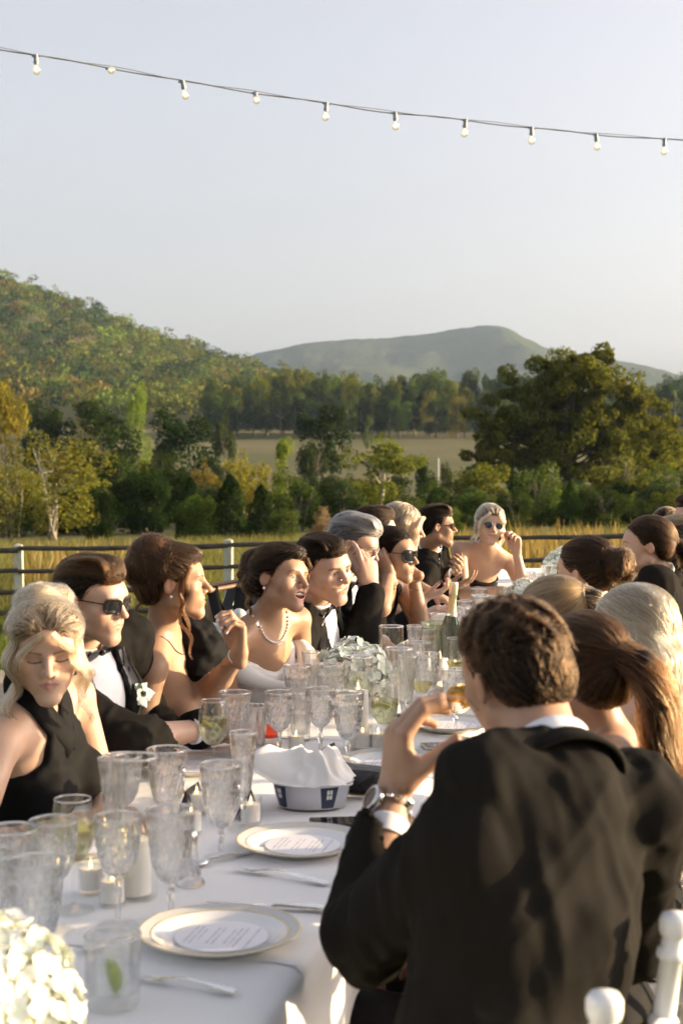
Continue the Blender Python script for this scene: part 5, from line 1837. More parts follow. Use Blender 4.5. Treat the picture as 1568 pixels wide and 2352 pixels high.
def face_colors(q, skin, male=False, mouth='closed', eyes='open', lip=(0.42, 0.16, 0.13), brow=(0.06, 0.035, 0.02), brow_w=1.0, stubble=None, shadow=None, iris=(0.03, 0.02, 0.012)):
    """q: (n,3) head-local points in head units; colours of the skin itself"""
    n = len(q)
    skin = np.asarray(skin, float)
    x, y, z = q[:, 0], q[:, 1], q[:, 2]
    ax = np.abs(x)
    c = np.tile(skin, (n, 1)) * (1 + 0.06 * vnoise(q * 60, 3))[:, None]
    front = (y > 0.03)
    def mix(mask, col):
        mk = np.clip(mask, 0, 1)[:, None]
        return c * (1 - mk) + np.asarray(col) * mk
    bl = np.exp(-((ax - 0.042) / 0.018) ** 2 - ((z + 0.022) / 0.018) ** 2) * front
    c = mix(bl * 0.30, skin * V(1.05, 0.72, 0.66))
    nb = np.exp(-(x / 0.016) ** 2 - ((z + 0.022) / 0.014) ** 2) * (y > 0.085)
    c = mix(nb * 0.22, skin * V(1.05, 0.74, 0.68))
    ear = np.exp(-((ax - 0.082) / 0.014) ** 2) * (y < 0.03)
    c = mix(ear * 0.25, skin * V(1.1, 0.7, 0.6))
    if stubble is not None:
        st = np.clip((-0.028 - z) / 0.02, 0, 1) * np.clip((y + 0.02) / 0.03, 0, 1) * (z > -0.125) * np.clip((0.03 + 0.5 * y - 0.0 * ax + 0.05) / 0.05, 0, 1)
        c = mix(st * stubble[1] * (0.7 + 0.3 * vnoise(q * 400, 5)), stubble[0])
    # brows
    bz = 0.0275 + 0.005 * np.clip((ax - 0.012) / 0.026, 0, 1) - 0.006 * np.clip((ax - 0.040) / 0.016, 0, 1)
    bm = np.clip(1.25 - np.abs(z - bz) / (0.0034 * brow_w * np.clip(1.35 - (ax - 0.012) / 0.045, 0.35, 1.2)), 0, 1) * (ax > 0.0125) * (ax < 0.053) * (y > 0.04)
    c = mix(bm * 0.92, brow)
    # eyes
    ex = (ax - 0.0305) / 0.0158
    if eyes == 'closed' or eyes == 'down':
        lid = np.exp(-((ax - 0.031) / 0.017) ** 2 - ((z - 0.013) / 0.008) ** 2) * (y > 0.055)
        c = mix(lid * 0.45, shadow if shadow is not None else skin * V(0.62, 0.52, 0.48))
        lz = 0.0045 - 0.0035 * (1 - ex ** 2)
        lm = np.clip(1.5 - np.abs(z - lz) / 0.0019, 0, 1) * (np.abs(ex) < 1.12) * (y > 0.055)
        c = mix(lm, (0.012, 0.009, 0.008))
    else:
        sq = 0.75 if eyes == 'squint' else 1.0
        if shadow is not None:
            lid = np.exp(-((ax - 0.031) / 0.017) ** 2 - ((z - 0.016) / 0.006) ** 2) * (y > 0.055)
            c = mix(lid * 0.5, shadow)
        up = 0.0095 + 0.0062 * sq * (1 - ex ** 2); dn = 0.0095 - 0.0050 * sq * (1 - ex ** 2)
        em = np.clip((up - z) / 0.0012, 0, 1) * np.clip((z - dn) / 0.0012, 0, 1) * (np.abs(ex) < 1) * (y > 0.055)
        c = mix(em, (0.50, 0.47, 0.44))
        ir = np.clip((0.0070 - np.sqrt((ax - 0.0305) ** 2 + (z - 0.0100) ** 2)) / 0.0012, 0, 1) * em
        c = mix(ir, iris)
        lm = np.clip(1.4 - np.abs(z - up) / 0.0017, 0, 1) * (np.abs(ex) < 1.05) * (y > 0.055)
        c = mix(lm * (0.75 if male else 1.0), (0.015, 0.011, 0.009))
        lm = np.clip(1.2 - np.abs(z - dn) / 0.0013, 0, 1) * (np.abs(ex) < 1.0) * (y > 0.055)
        c = mix(lm * 0.4, (0.08, 0.05, 0.04))
    # lips and mouth
    if mouth == 'laugh':
        w = 0.0355; zu, zd, zm = -0.0385, -0.0860, -0.0560
    elif mouth == 'open':
        w = 0.030; zu, zd, zm = -0.0405, -0.0795, -0.058
    elif mouth == 'smile':
        w = 0.0335; zu, zd, zm = -0.0450, -0.0705, -0.0555
    else:
        w = 0.0250; zu, zd, zm = -0.0452, -0.0695, -0.0560
    xx = np.clip(ax / w, 0, 1)
    top = zm + (zu - zm) * (1 - xx ** 1.6) * (1 - 0.12 * np.exp(-(ax / 0.004) ** 2)); bot = zm + (zd - zm) * (1 - xx ** 2)
    if mouth == 'smile': top = top + 0.008 * xx ** 2; bot = bot + 0.008 * xx ** 2
    lm = np.clip((top - z) / 0.0016, 0, 1) * np.clip((z - bot) / 0.0016, 0, 1) * (ax < w) * (y > 0.065)
    c = mix(lm * (0.45 if male else 0.85), lip)
    if mouth in ('open', 'smile', 'laugh'):
        iw, iu, idn = (0.0290, 0.0130, 0.0130) if mouth == 'laugh' else (0.0245, 0.0100, 0.0098) if mouth == 'open' else (0.0250, 0.0040, 0.0042)
        zc = -0.0590 + 4.0 * x ** 2 if mouth == 'laugh' else -0.0585 if mouth == 'open' else -0.0558 + 9.0 * x ** 2
        ins = (x / iw) ** 2 + ((z - zc) / np.where(z > zc, iu, idn)) ** 2 < 1
        ins &= (y > 0.06) & (y < (0.0905 if mouth == 'smile' else 0.0865))
        teeth = ins & (z > (zc - (0.001 if mouth == 'laugh' else 0.003 if mouth == 'open' else 0.0045)))
        c[ins] = (0.10, 0.02, 0.02)
        c[teeth] = (0.58, 0.54, 0.47)
    else:
        ml = np.clip(1.2 - np.abs(z + 0.0560) / 0.0013, 0, 1) * (ax < w) * (y > 0.07)
        c = mix(ml * 0.7, V(0.14, 0.04, 0.035))
    return np.clip(c, 0, 1)

# ------------------------------------------------------------------ hands
def hand_shapes(S, wrist, d, n, side, s=1.0, flex=((20, 25, 15),) * 4, spread=3.0, thumb=(35, 20, 15), k=0.006, fat=1.0):
    """d: wrist to knuckles, n: the way the palm faces, side 'L'/'R'; flex per finger from index to little finger (degrees)"""
    d = unit(d); n = unit(np.asarray(n, float) - d * np.dot(n, d))
    t = np.cross(d, n) * (1 if side == 'R' else -1)
    P = lambda a, b, c: wrist + (d * a + t * b + n * c) * s
    kn = [(0.088, 0.027, -0.002), (0.092, 0.0085, -0.004), (0.088, -0.010, -0.003), (0.080, -0.027, 0.0)]
    for q in kn:
        S.cone(P(0.004, q[1] * 0.55, 0), P(*q), 0.0150 * s, 0.0112 * s, 0.014)
    S.ell(P(0.05, 0.0, 0.003), V(0.036, 0.048, 0.0125) * s, np.stack([t, d, n], 1), 0.012)
    S.ell(P(0.036, 0.024, 0.010), V(0.016, 0.028, 0.013) * s, np.stack([t, d, n], 1), 0.012)
    S.cone(P(-0.03, 0, 0), P(0.008, 0, 0), 0.0235 * s, 0.0215 * s, 0.012)
    L = [(0.043, 0.026, 0.021), (0.047, 0.030, 0.022), (0.043, 0.028, 0.021), (0.034, 0.021, 0.019)]
    tips = []
    for i in range(4):
        p = P(*kn[i]); ang = 0.0
        sp = R_(spread * (1.5 - i))
        d0 = d * math.cos(sp) + t * math.sin(sp)
        rad = [q * fat for q in ([0.0098, 0.0086, 0.0078, 0.0066] if i < 3 else [0.0086, 0.0074, 0.0068, 0.0058])]
        fl = flex[i]
        for j in range(3):
            ang += R_(fl[j])
            dr = d0 * math.cos(ang) + n * math.sin(ang)
            q = p + dr * L[i][j] * s
            S.cone(p, q, rad[j] * s, rad[j + 1] * s, 0.0035)
            p = q
        tips.append(p)
    p = P(0.022, 0.024, 0.008)
    th = thumb
    a = R_(th[0]); up = R_(th[1])
    d1 = unit(d * math.cos(a) + t * math.sin(a) + n * math.sin(up) * 0.8)
    q = p + d1 * 0.042 * s
    S.cone(p, q, 0.0135 * s * fat, 0.0105 * s * fat, 0.01)
    b = R_(th[2])
    d2 = unit(d1 * math.cos(b) + unit(d * 0.7 - t * 0.5 + n * 0.3) * math.sin(b))
    q2 = q + d2 * 0.030 * s
    S.cone(q, q2, 0.0105 * s * fat, 0.0088 * s * fat, 0.004)
    q3 = q2 + unit(d2 + 0.2 * d) * 0.022 * s
    S.cone(q2, q3, 0.0088 * s * fat, 0.0066 * s * fat, 0.004)
    tips.append(q3)
    return tips

# ------------------------------------------------------------------ hair
def hair_mat(name, c1, c2, rough=0.34, radial=0.5, ior=1.4):
    if name in MATS: return MATS[name]
    m = bpy.data.materials.new(name); m.use_nodes = True
    nt = m.node_tree; nt.nodes.clear()
    out = nt.nodes.new('ShaderNodeOutputMaterial')
    hb = nt.nodes.new('ShaderNodeBsdfHairPrincipled')
    try: hb.model = 'CHIANG'
    except Exception: pass
    hb.parametrization = 'COLOR'
    hi = nt.nodes.new('ShaderNodeHairInfo')
    r = nt.nodes.new('ShaderNodeValToRGB')
    e = r.color_ramp.elements
    e[0].color = (*c1, 1); e[1].color = (*c2, 1); e[0].position = 0.15; e[1].position = 0.95
    at_ = nt.nodes.new('ShaderNodeAttribute'); at_.attribute_name = 'tone'
    ad = nt.nodes.new('ShaderNodeMath'); ad.operation = 'MULTIPLY_ADD'; ad.inputs[1].default_value = 0.35
    nt.links.new(hi.outputs['Random'], ad.inputs[0]); nt.links.new(at_.outputs['Fac'], ad.inputs[2])
    nt.links.new(ad.outputs[0], r.inputs['Fac'])
    nt.links.new(r.outputs[0], hb.inputs['Color'])
    hb.inputs['Roughness'].default_value = rough
    hb.inputs['Radial Roughness'].default_value = radial
    hb.inputs['IOR'].default_value = ior
    nt.links.new(hb.outputs[0], out.inputs[0])
    MATS[name] = m
    return m

def strands(name, pts, rad, material, parent, tone=None):
    """pts (n, m, 3)"""
    n, m = pts.shape[:2]
    cv = bpy.data.hair_curves.new(name)
    cv.add_curves([m] * n)
    cv.attributes['position'].data.foreach_set('vector', pts.astype(np.float32).ravel()) if 'position' in cv.attributes else None
    a = cv.attributes.get('radius') or cv.attributes.new('radius', 'FLOAT', 'POINT')
    prof = np.linspace(1, 0.35, m) if np.isscalar(rad) else np.asarray(rad)
    rr = (rad if np.isscalar(rad) else 1.0) * np.broadcast_to(prof, (n, m))
    a.data.foreach_set('value', rr.astype(np.float32).ravel())
    tn = cv.attributes.new('tone', 'FLOAT', 'CURVE')
    tn.data.foreach_set('value', (np.full(n, 0.3) if tone is None else np.clip(tone, 0, 1)).astype(np.float32))
    cv.materials.append(material)
    o = bpy.data.objects.new(name, cv)
    COL.objects.link(o)
    o.parent = parent
    return o

def resample(P, m):
    P = np.asarray(P, float)
    d = np.concatenate([[0], np.cumsum(np.linalg.norm(np.diff(P, axis=0), axis=1))])
    t = np.linspace(0, d[-1], m)
    k = np.stack([np.interp(t, d, P[:, i]) for i in range(3)], 1)
    for _ in range(3):
        k[1:-1] = 0.25 * k[:-2] + 0.5 * k[1:-1] + 0.25 * k[2:]
    return k

def lock(path, n, m, spread, r, curl=0.0, turns=2.0, taper=True, fray=0.3):
    """a lock of hair around a path"""
    P = resample(path, m)
    t = np.linspace(0, 1, m)
    d = np.gradient(P, axis=0); d /= np.linalg.norm(d, axis=1)[:, None] + 1e-9
    a = np.cross(d, (0.31, 0.22, 0.92)); a /= np.linalg.norm(a, axis=1)[:, None] + 1e-9
    b = np.cross(d, a)
    ph = t * turns * 6.283
    P = P + curl * (np.sin(ph)[:, None] * a + np.cos(ph)[:, None] * b) * np.minimum(1, t * 3)[:, None]
    ang = r.uniform(0, 6.283, n); q = np.sqrt(r.uniform(0, 1, n)) * spread
    w = np.interp(t, [0, 0.3, 0.75, 1], [0.75, 1, 0.9, 0.35]) if taper else np.ones(m)
    out = P[None] + (np.cos(ang) * q)[:, None, None] * a[None] * w[None, :, None] + (np.sin(ang) * q)[:, None, None] * b[None] * w[None, :, None]
    wob = r.normal(size=(n, 3)) * spread * fray
    out = out + wob[:, None] * (t ** 2)[None, :, None] + 0.2 * spread * np.sin(t[None, :, None] * 9 + r.uniform(0, 6.28, (n, 1, 3)))
    ln = r.uniform(0.8, 1.0, n)
    if fray > 0:
        idx = np.clip(t[None] * ln[:, None] * (m - 1), 0, m - 1.001)
        i = idx.astype(int); fr = (idx - i)[..., None]
        ar = np.arange(n)[:, None]
        out = out[ar, i] * (1 - fr) + out[ar, i + 1] * fr
    return out

def comb(fld, seeds, flow, r, m=9, step=0.008, lift=0.002, jit=0.12, fly=0.03, key=None):
    """strands traced over the hair surface along a flow; all head-local"""
    f, lo, h = fld
    n = len(seeds)
    off = r.uniform(-0.002, 0.001, n) + (0.35 + 0.65 * vnoise(key * 85, 5)) * (lift + 0.0015) + 0.0016 * vnoise(key * 210, 8)
    flyer = (r.uniform(0, 1, n) < fly) * r.uniform(0.2, 1.0, n)
    p = seeds.copy()
    out = [p]
    jv = r.normal(size=(n, 3)) * jit
    st = step * r.uniform(0.7, 1.3, (n, 1))
    for j in range(m - 1):
        g = grad_field(f, lo, h, p)
        d = flow(p) + jv
        d = d - g * np.sum(d * g, 1)[:, None]
        d = d / (np.linalg.norm(d, axis=1)[:, None] + 1e-9)
        p = p + d * st
        v = sample_field(f, lo, h, p)
        g = grad_field(f, lo, h, p)
        tgt = off + flyer * 0.012 * ((j + 1) / m) ** 2
        mv = np.clip(v - tgt, -0.012, 0.012)
        p = p - g * mv[:, None]
        out.append(p)
    return np.stack(out, 1)

HAIRLINE = {
    'man': ([-0.13, -0.075, -0.045, -0.028, -0.018, 0.010, 0.026, 0.046, 0.064, 0.078, 0.11], [-0.062, -0.062, -0.045, -0.010, 0.010, -0.006, 0.018, 0.044, 0.059, 0.067, 0.075]),
    'woman': ([-0.13, -0.075, -0.045, -0.028, -0.018, 0.014, 0.031, 0.050, 0.067, 0.079, 0.11], [-0.080, -0.075, -0.058, -0.012, 0.012, 0.002, 0.016, 0.042, 0.062, 0.071, 0.078]),
    'cover': ([-0.13, -0.06, 0.0, 0.010, 0.025, 0.042, 0.060, 0.075, 0.11], [-0.10, -0.10, -0.09, -0.03, 0.010, 0.044, 0.064, 0.073, 0.08]),
}

def hairline_cut(kind, soft=0.9):
    ys, zs = HAIRLINE[kind]
    def fn(f, p):
        zh = np.interp(p[..., 1], ys, zs).astype(np.float32) + 0.004 * np.sin(p[..., 0] * 260) * (p[..., 1] > 0)
        d = p[..., 2] - zh
        f = f + 0.011 * np.clip(1 - d / 0.022, 0, 1) ** 1.5      # hair thins towards its edge
        return np.maximum(f, -d * soft)
    return fn

def hair(parent, c, R, s, spec, mat_, base_mat, seed, n=4000, rad=0.0006, res=0.006):
    """spec: dict(cut, shapes=[...], flow=fn, locks=[(path, n, spread, curl, turns)], m, step)"""
    r = np.random.default_rng(seed)
    s = s * HEAD
    toW = lambda p: c + (p * HV * s) @ R.T
    S = Soft()
    for q in spec['shapes']:
        if q[0] == 'e': S.ell(q[1], q[2], q[4] if len(q) > 4 else None, q[3])
        else: S.cone(q[1], q[2], q[3], q[4], q[5])
    if spec.get('cut'): S.cut(hairline_cut(spec['cut']))
    for q in spec.get('extra', []):
        if q[0] == 'e': S.ell(q[1], q[2], q[4] if len(q) > 4 else None, q[3])
        else: S.cone(q[1], q[2], q[3], q[4], q[5])
    fld = S.grid(res)
    v, F = nets(*fld)
    N = vnormals(v, F)
    # undercoat slightly inside the strands
    k = v - N * 0.0015
    base = link('hair', mesh_from(toW(k), F, 'hair'), base_mat, parent)
    groups = spec.get('flows') or [(None, spec['flow'], 1.0, spec.get('m', 9), spec.get('step', 0.008), spec.get('jit', 0.12), spec.get('fly', 0.03), spec.get('lift', 0.002))]
    for gi, (sel, flow, share, m, step, jit, fly, lift) in enumerate(groups):
        ok = np.arange(len(v)) if sel is None else np.where(sel(v))[0]
        if len(ok) == 0: continue
        nn = int(n * share)
        sd = v[r.choice(ok, nn)] + r.normal(size=(nn, 3)) * res * 0.4
        key = flow.key(sd) if hasattr(flow, 'key') else sd
        P = comb(fld, sd, flow, r, m, step, lift, jit, fly, key)
        tone = 0.32 + 0.42 * vnoise(key * 100, 3) + 0.25 * vnoise(key * 240, 4) + 0.08 * r.normal(size=nn)
        strands('hair_strands', toW(P.reshape(-1, 3)).reshape(P.shape), rad, mat_, base, tone)
    for (path, ln, spread, curl, turns) in spec.get('locks', []):
        P = lock(path, ln, 16, spread, r, curl, turns)
        strands('hair_lock', toW(P.reshape(-1, 3)).reshape(P.shape), rad, mat_, base, 0.38 + 0.15 * r.normal() + 0.28 * r.normal(size=len(P)))
    return base
# ================================================================== people
from mathutils.bvhtree import BVHTree
SURF = {}

def hug(o, p, off):
    q = SURF[o.name].find_nearest(Vector(p))
    n = np.array(q[1])
    return np.array(q[0]) + n * off, n

def ribbon(o, name, path, widths, off, m, k=18, across=5):
    P = resample(path, k)
    w = np.interp(np.linspace(0, 1, k), np.linspace(0, 1, len(widths)), widths)
    t = np.gradient(P, axis=0)
    v = []
    for i in range(k):
        q, n = hug(o, P[i], off)
        s = unit(np.cross(t[i], n))
        for j in np.linspace(-1, 1, across):
            v.append(hug(o, q + s * w[i] * j, off * (1 - 0.5 * abs(j)))[0])
    f = [(i * across + j, i * across + j + 1, (i + 1) * across + j + 1, (i + 1) * across + j) for i in range(k - 1) for j in range(across - 1)]
    ob = MB().add(v, f).build(name, m, o, sharp=80)
    ob.modifiers.new('thickness', 'SOLIDIFY').thickness = 0.004
    return ob

def collar_band(o, name, n0, nd, f, r0, r1, z0, z1, dip, m, a_open, th=0.004):
    """band of cloth round the neck, open at the front by a_open degrees each side; dip lowers the front"""
    f = unit(f - nd * np.dot(f, nd)); r = np.cross(f, nd)
    A = np.linspace(R_(a_open), 2 * np.pi - R_(a_open), 30)
    rows = np.linspace(0, 1, 5)
    v = []
    for a in A:
        fr = math.cos(a)
        for q in rows:
            rad = r0 + (r1 - r0) * q
            z = z0 + (z1 - z0) * q - dip * (0.5 + 0.5 * fr) ** 1.5 * 1.0
            v.append(n0 + nd * z + (f * fr * 1.05 + r * math.sin(a)) * rad)
    ff = [(i * 5 + j, i * 5 + j + 1, (i + 1) * 5 + j + 1, (i + 1) * 5 + j) for i in range(29) for j in range(4)]
    ob = MB().add(v, ff).build(name, m, o, sharp=80)
    md = ob.modifiers.new('thickness', 'SOLIDIFY'); md.thickness = th; md.offset = 0
    return ob

def skin_material():
    m = mat('skin', (1, 1, 1), 0.48, spec=0.4, attr='Col', sss=0.22, bump=(420, 0.12, 0.0006))
    return m
SKIN = skin_material()
WOOL = mat('black_wool', (0.0082, 0.0076, 0.0070), 0.85, spec=0.06, sheen=0.0, noise=(40, (0.0115, 0.0105, 0.0095)), bump=(700, 0.25, 0.0006))
SATIN = mat('black_satin', (0.010, 0.010, 0.011), 0.36, spec=0.35, sheen=0.0, bump=(24, 0.12, 0.004))
NAVYW = mat('midnight_wool', (0.0125, 0.0110, 0.0090), 0.85, spec=0.06, sheen=0.0, bump=(700, 0.25, 0.0006))
SHIRT = mat('white_shirt', (0.74, 0.74, 0.76), 0.75, spec=0.25, bump=(300, 0.15, 0.0008))
CREPE = mat('black_crepe', (0.0065, 0.0062, 0.0064), 0.75, spec=0.10, sheen=0.0, bump=(18, 0.15, 0.006))
IVORY = mat('ivory_satin', (0.74, 0.73, 0.70), 0.42, spec=0.4, sheen=0.2, bump=(14, 0.12, 0.006))
BLACKP = mat('black_acetate', (0.008, 0.008, 0.009), 0.12, spec=0.6)
LENS = mat('dark_lens', (0.012, 0.013, 0.016), 0.05, spec=0.8)
TORT = mat('tortoise_acetate', (0.05, 0.022, 0.008), 0.15, spec=0.6, noise=(60, (0.14, 0.065, 0.02)))
PEARL = mat('pearl', (0.80, 0.77, 0.72), 0.22, spec=0.6, coat=0.3)

def ik(a, b, l1, l2, hint):
    """elbow for a two bone arm from a to b bent towards hint"""
    d = b - a; L = np.linalg.norm(d)
    L = min(L, (l1 + l2) * 0.995)
    u = unit(d)
    x = (L * L + l1 * l1 - l2 * l2) / (2 * L)
    hgt = math.sqrt(max(l1 * l1 - x * x, 1e-6))
    h = np.asarray(hint, float) - a
    h = unit(h - u * np.dot(h, u))
    return a + u * x + h * hgt

class Body:
    """joint layout of a seated person"""
    def __init__(s, hip, neck, phi, head, hphi, hpitch=0, hroll=0, male=False, sc=1.0, tw=None, knees=None, nl=0.142):
        s.male, s.sc = male, sc
        s.hip, s.neck, s.head = map(lambda q: np.asarray(q, float), (hip, neck, head))
        s.neck = s.head + unit(s.neck - s.head) * min(np.linalg.norm(s.neck - s.head), nl * sc)
        s.up = unit(s.neck - s.hip)
        f = fwd_of(phi); s.f = unit(f - s.up * np.dot(f, s.up)); s.r = np.cross(s.f, s.up)
        fh = fwd_of(phi if tw is None else tw)
        s.fh = fh
        s.len = np.linalg.norm(s.neck - s.hip)
        s.hR = head_frame(hphi, hpitch, hroll)
        w = (0.188 if male else 0.158) * sc
        s.sh = {'R': s.T(w, -0.005, 0.915), 'L': s.T(-w, -0.005, 0.915)}
        s.arm = {}
        hr = V(fh[1], -fh[0], 0)
        s.leg = {}
        for k, sg in (('R', 1), ('L', -1)):
            a = s.hip + hr * 0.085 * sg * sc + V(0, 0, -0.02)
            kn = a + fh * 0.42 * sc + hr * sg * 0.05; kn[2] = 0.50 * sc
            ft = kn + fh * 0.02; ft[2] = 0.055
            s.leg[k] = (a, kn, ft)

    def T(s, x, y, t):
        return s.hip + s.up * (s.len * t) + s.r * x + s.f * y

    def set_arm(s, side, wrist, hint, l1=None, l2=None):
        l1 = (0.29 if s.male else 0.265) * s.sc if l1 is None else l1
        l2 = (0.265 if s.male else 0.24) * s.sc if l2 is None else l2
        w = np.asarray(wrist, float)
        e = ik(s.sh[side], w, l1, l2, hint)
        d = w - s.sh[side]
        if np.linalg.norm(d) > (l1 + l2) * 0.995: w = s.sh[side] + unit(d) * (l1 + l2) * 0.995
        s.arm[side] = (e, w)

    def loc(s, p):
        q = p - s.hip
        return q @ s.r, q @ s.f, (q @ s.up) / s.len

    def torso(s, S, g=0.0, arms=True, neck=True, sleeve=None, kk=0.03, legs=False, breast=True):
        c = s.sc; T = s.T; m = s.male
        fr = np.stack([s.r, s.f, s.up], 1)
        wx = 1.13 if m else 1.0
        S.ell(T(0, -0.005, 0.04), V(0.165 * (1.0 if m else 1.04), 0.120, 0.13) * c + g, fr, kk)
        S.ell(T(0, 0.005, 0.34), V(0.124 * wx * (1.1 if m else 1), 0.096 * (1.1 if m else 1), 0.16) * c + g, fr, kk)
        S.ell(T(0, 0.0, 0.64), V(0.134 * wx, 0.101 * wx, 0.165) * c + g, fr, kk)
        S.ell(T(0, -0.012, 0.82), V(0.125 * wx, 0.080 * wx, 0.095) * c + g, fr, kk)
        for sd, sg in (('R', 1), ('L', -1)):
            sh = s.sh[sd]
            S.cone(T(sg * 0.03 * c, -0.012, 0.93), sh, 0.044 * c + g, (0.052 if m else 0.043) * c + g, kk)
            S.cone(T(sg * 0.03 * c, -0.022, 1.00), T(sg * 0.125 * c * wx, -0.02, 0.925), 0.032 * c + g, 0.033 * c + g, kk)
            if m: S.ell(T(sg * 0.07 * c, 0.062 * c, 0.72), V(0.080, 0.046, 0.065) * c + g, fr, kk)
            elif breast:
                S.ell(T(sg * 0.068 * c, 0.078 * c, 0.645), V(0.060, 0.054, 0.060) * c + g, fr, 0.025)
            if arms and sd in s.arm:
                e, w = s.arm[sd]
                ra, rb = (0.052, 0.043) if m else (0.042, 0.0345)
                S.cone(sh, e, ra * c + g, rb * c + g, 0.02)
                if sleeve is None:
                    mid = e + (w - e) * 0.35
                    S.cone(e, mid, rb * c, (0.040 if m else 0.0345) * c, 0.012); S.cone(mid, w, (0.040 if m else 0.0345) * c, (0.0255 if m else 0.0215) * c, 0.012)
                else:
                    w2 = w - unit(w - e) * sleeve
                    S.cone(e, w2, rb * c + g, (0.036 if m else 0.03) * c + g * 0.85, 0.02)
        if neck:
            hb = s.head + s.hR @ V(0, -0.026, -0.045)
            S.cone(T(0, -0.022, 0.96), hb, (0.058 if m else 0.047) * c + g * 0.5, (0.053 if m else 0.043) * c + g * 0.5, 0.025)
        if legs:
            for sd in 'RL':
                a, k, ft = s.leg[sd]
                S.cone(a, k, 0.085 * c + g, 0.058 * c + g, 0.03); S.cone(k, ft, 0.056 * c + g, 0.036 * c + g, 0.02)
                fd = s.fh
                S.cone(ft + V(0, 0, -0.015), ft + fd * 0.14 + V(0, 0, -0.028), 0.036 * c, 0.026 * c, 0.02)

def add_noise_folds(v, N, amp, freq, seed, dirv=None):
    q = v * freq
    if dirv is not None:
        d = unit(dirv); q = q - np.outer(q @ d, d) * 0.82
    n = vnoise(q, seed) + 0.5 * vnoise(q * 2.1 + 5, seed + 1)
    n = 1 - 2 * np.abs(n)
    return v + N * (amp * n)[:, None]

def soft_obj(name, S, h, material, parent, folds=None, lo=None, hi=None, smooth_it=0, color=None):
    v, F = nets(*S.grid(h, lo, hi))
    if len(F) == 0: return None
    if smooth_it:
        for _ in range(smooth_it):
            A = np.zeros_like(v); cnt = np.zeros(len(v))
            for i in range(4):
                np.add.at(A, F[:, i], v[F[:, (i + 1) % 4]]); np.add.at(cnt, F[:, i], 1)
            v = 0.5 * v + 0.5 * A / np.maximum(cnt, 1)[:, None]
    if folds:
        N = vnormals(v, F)
        for fo in folds:
            v = add_noise_folds(v, N, *fo)
    me = mesh_from(v, F, name, True, color(v) if color is not None else None)
    return link(name, me, material, parent)

def make_skin(B, label, skin, head_kw, hands, face_kw, group, fine=0.0034, coarse=0.012, nails=None, name='person', skin_fn=None):
    """the whole body as one mesh: fine cells at the head and hands, coarser elsewhere"""
    S = Soft()
    B.torso(S, 0.0, True, True, None, legs=True)
    hs = B.sc * head_kw.get('size', 1.0) * HEAD
    kw = {k: v for k, v in head_kw.items() if k != 'size'}
    head_shapes(S, B.head, B.hR, hs, B.male, **kw)
    boxes = [(B.head - V(0.135, 0.135, 0.15) * hs, B.head + V(0.135, 0.135, 0.16) * hs, fine)]
    for sd, hk in hands.items():
        e, w = B.arm[sd]
        tips = hand_shapes(S, w, hk.get('d', w - e), hk['n'], sd, hk.get('s', 1.05 if B.male else 0.93) * B.sc, hk.get('flex', ((25, 30, 20),) * 4), hk.get('spread', 3), hk.get('thumb', (35, 20, 15)), fat=hk.get('fat', 1.08 if B.male else 1.0))
        pts = np.array(tips + [w])
        boxes.append((pts.min(0) - 0.045, pts.max(0) + 0.045, hk.get('h', 0.0045)))
        hk['tips'] = tips
    V_, F_, off = [], [], 0
    g = S.grid(coarse)
    v, F = nets(*g)
    cen = v[F].mean(1)
    keep = np.ones(len(F), bool)
    for lo, hi, h in boxes:
        ins = ((cen > lo + 0.35 * coarse) & (cen < hi - 0.35 * coarse)).all(1)
        keep &= ~ins
    v, F = compact(v, F[keep])
    V_.append(v); F_.append(F); off = len(v)
    done = []
    for lo, hi, h in boxes:
        v2, F2 = nets(*S.grid(h, lo, hi))
        cen = v2[F2].mean(1)
        kp = np.ones(len(F2), bool)
        for l2, h2 in done:
            kp &= ~((cen > l2 + 0.002) & (cen < h2 - 0.002)).all(1)
        v2, F2 = compact(v2, F2[kp])
        V_.append(v2); F_.append(F2 + off); off += len(v2)
        done.append((lo, hi))
    v, F = np.concatenate(V_), np.concatenate(F_)
    q = ((v - B.head) @ B.hR) / hs / HV
    inh = (np.abs(q) < 0.13).all(1) & (q[:, 2] > -0.125)
    col = np.tile(np.asarray(skin, float), (len(v), 1)) * (1 + 0.05 * vnoise(v * 25, 2))[:, None]
    if inh.any():
        fc = face_colors(q[inh], skin, B.male, head_kw.get('mouth', 'closed'), **face_kw)
        wgt = np.clip((q[inh][:, 2] + 0.125) / 0.02, 0, 1)[:, None]
        col[inh] = fc * wgt + col[inh] * (1 - wgt)
    for sd, hk in hands.items():
        for tp in hk['tips']:
            m = np.exp(-(np.linalg.norm(v - tp, axis=1) / 0.012) ** 2)[:, None]
            col = col * (1 - 0.35 * m) + 0.35 * m * np.asarray(skin) * V(1.1, 0.72, 0.62)
            if nails is not None:
                mm = np.linalg.norm(v - tp, axis=1) < 0.0075
                col[mm] = nails
    if skin_fn: col = skin_fn(v, col)
    o = link(name, mesh_from(v, F, name, True, col), SKIN)
    tag(o, label, 'person', group)
    SURF[o.name] = BVHTree.FromPolygons([tuple(q) for q in v.tolist()], F.tolist())
    return o

# ------------------------------------------------------------------ clothes
def opening(B, ts, ws, ymin=0.0):
    def w_of(t): return np.interp(t, ts, ws)
    def fn(f, p):
        x, y, t = B.loc(p)
        w = w_of(t).astype(np.float32)
        return np.maximum(f, np.minimum(w - np.abs(x), y - ymin).astype(np.float32))
    return fn, w_of

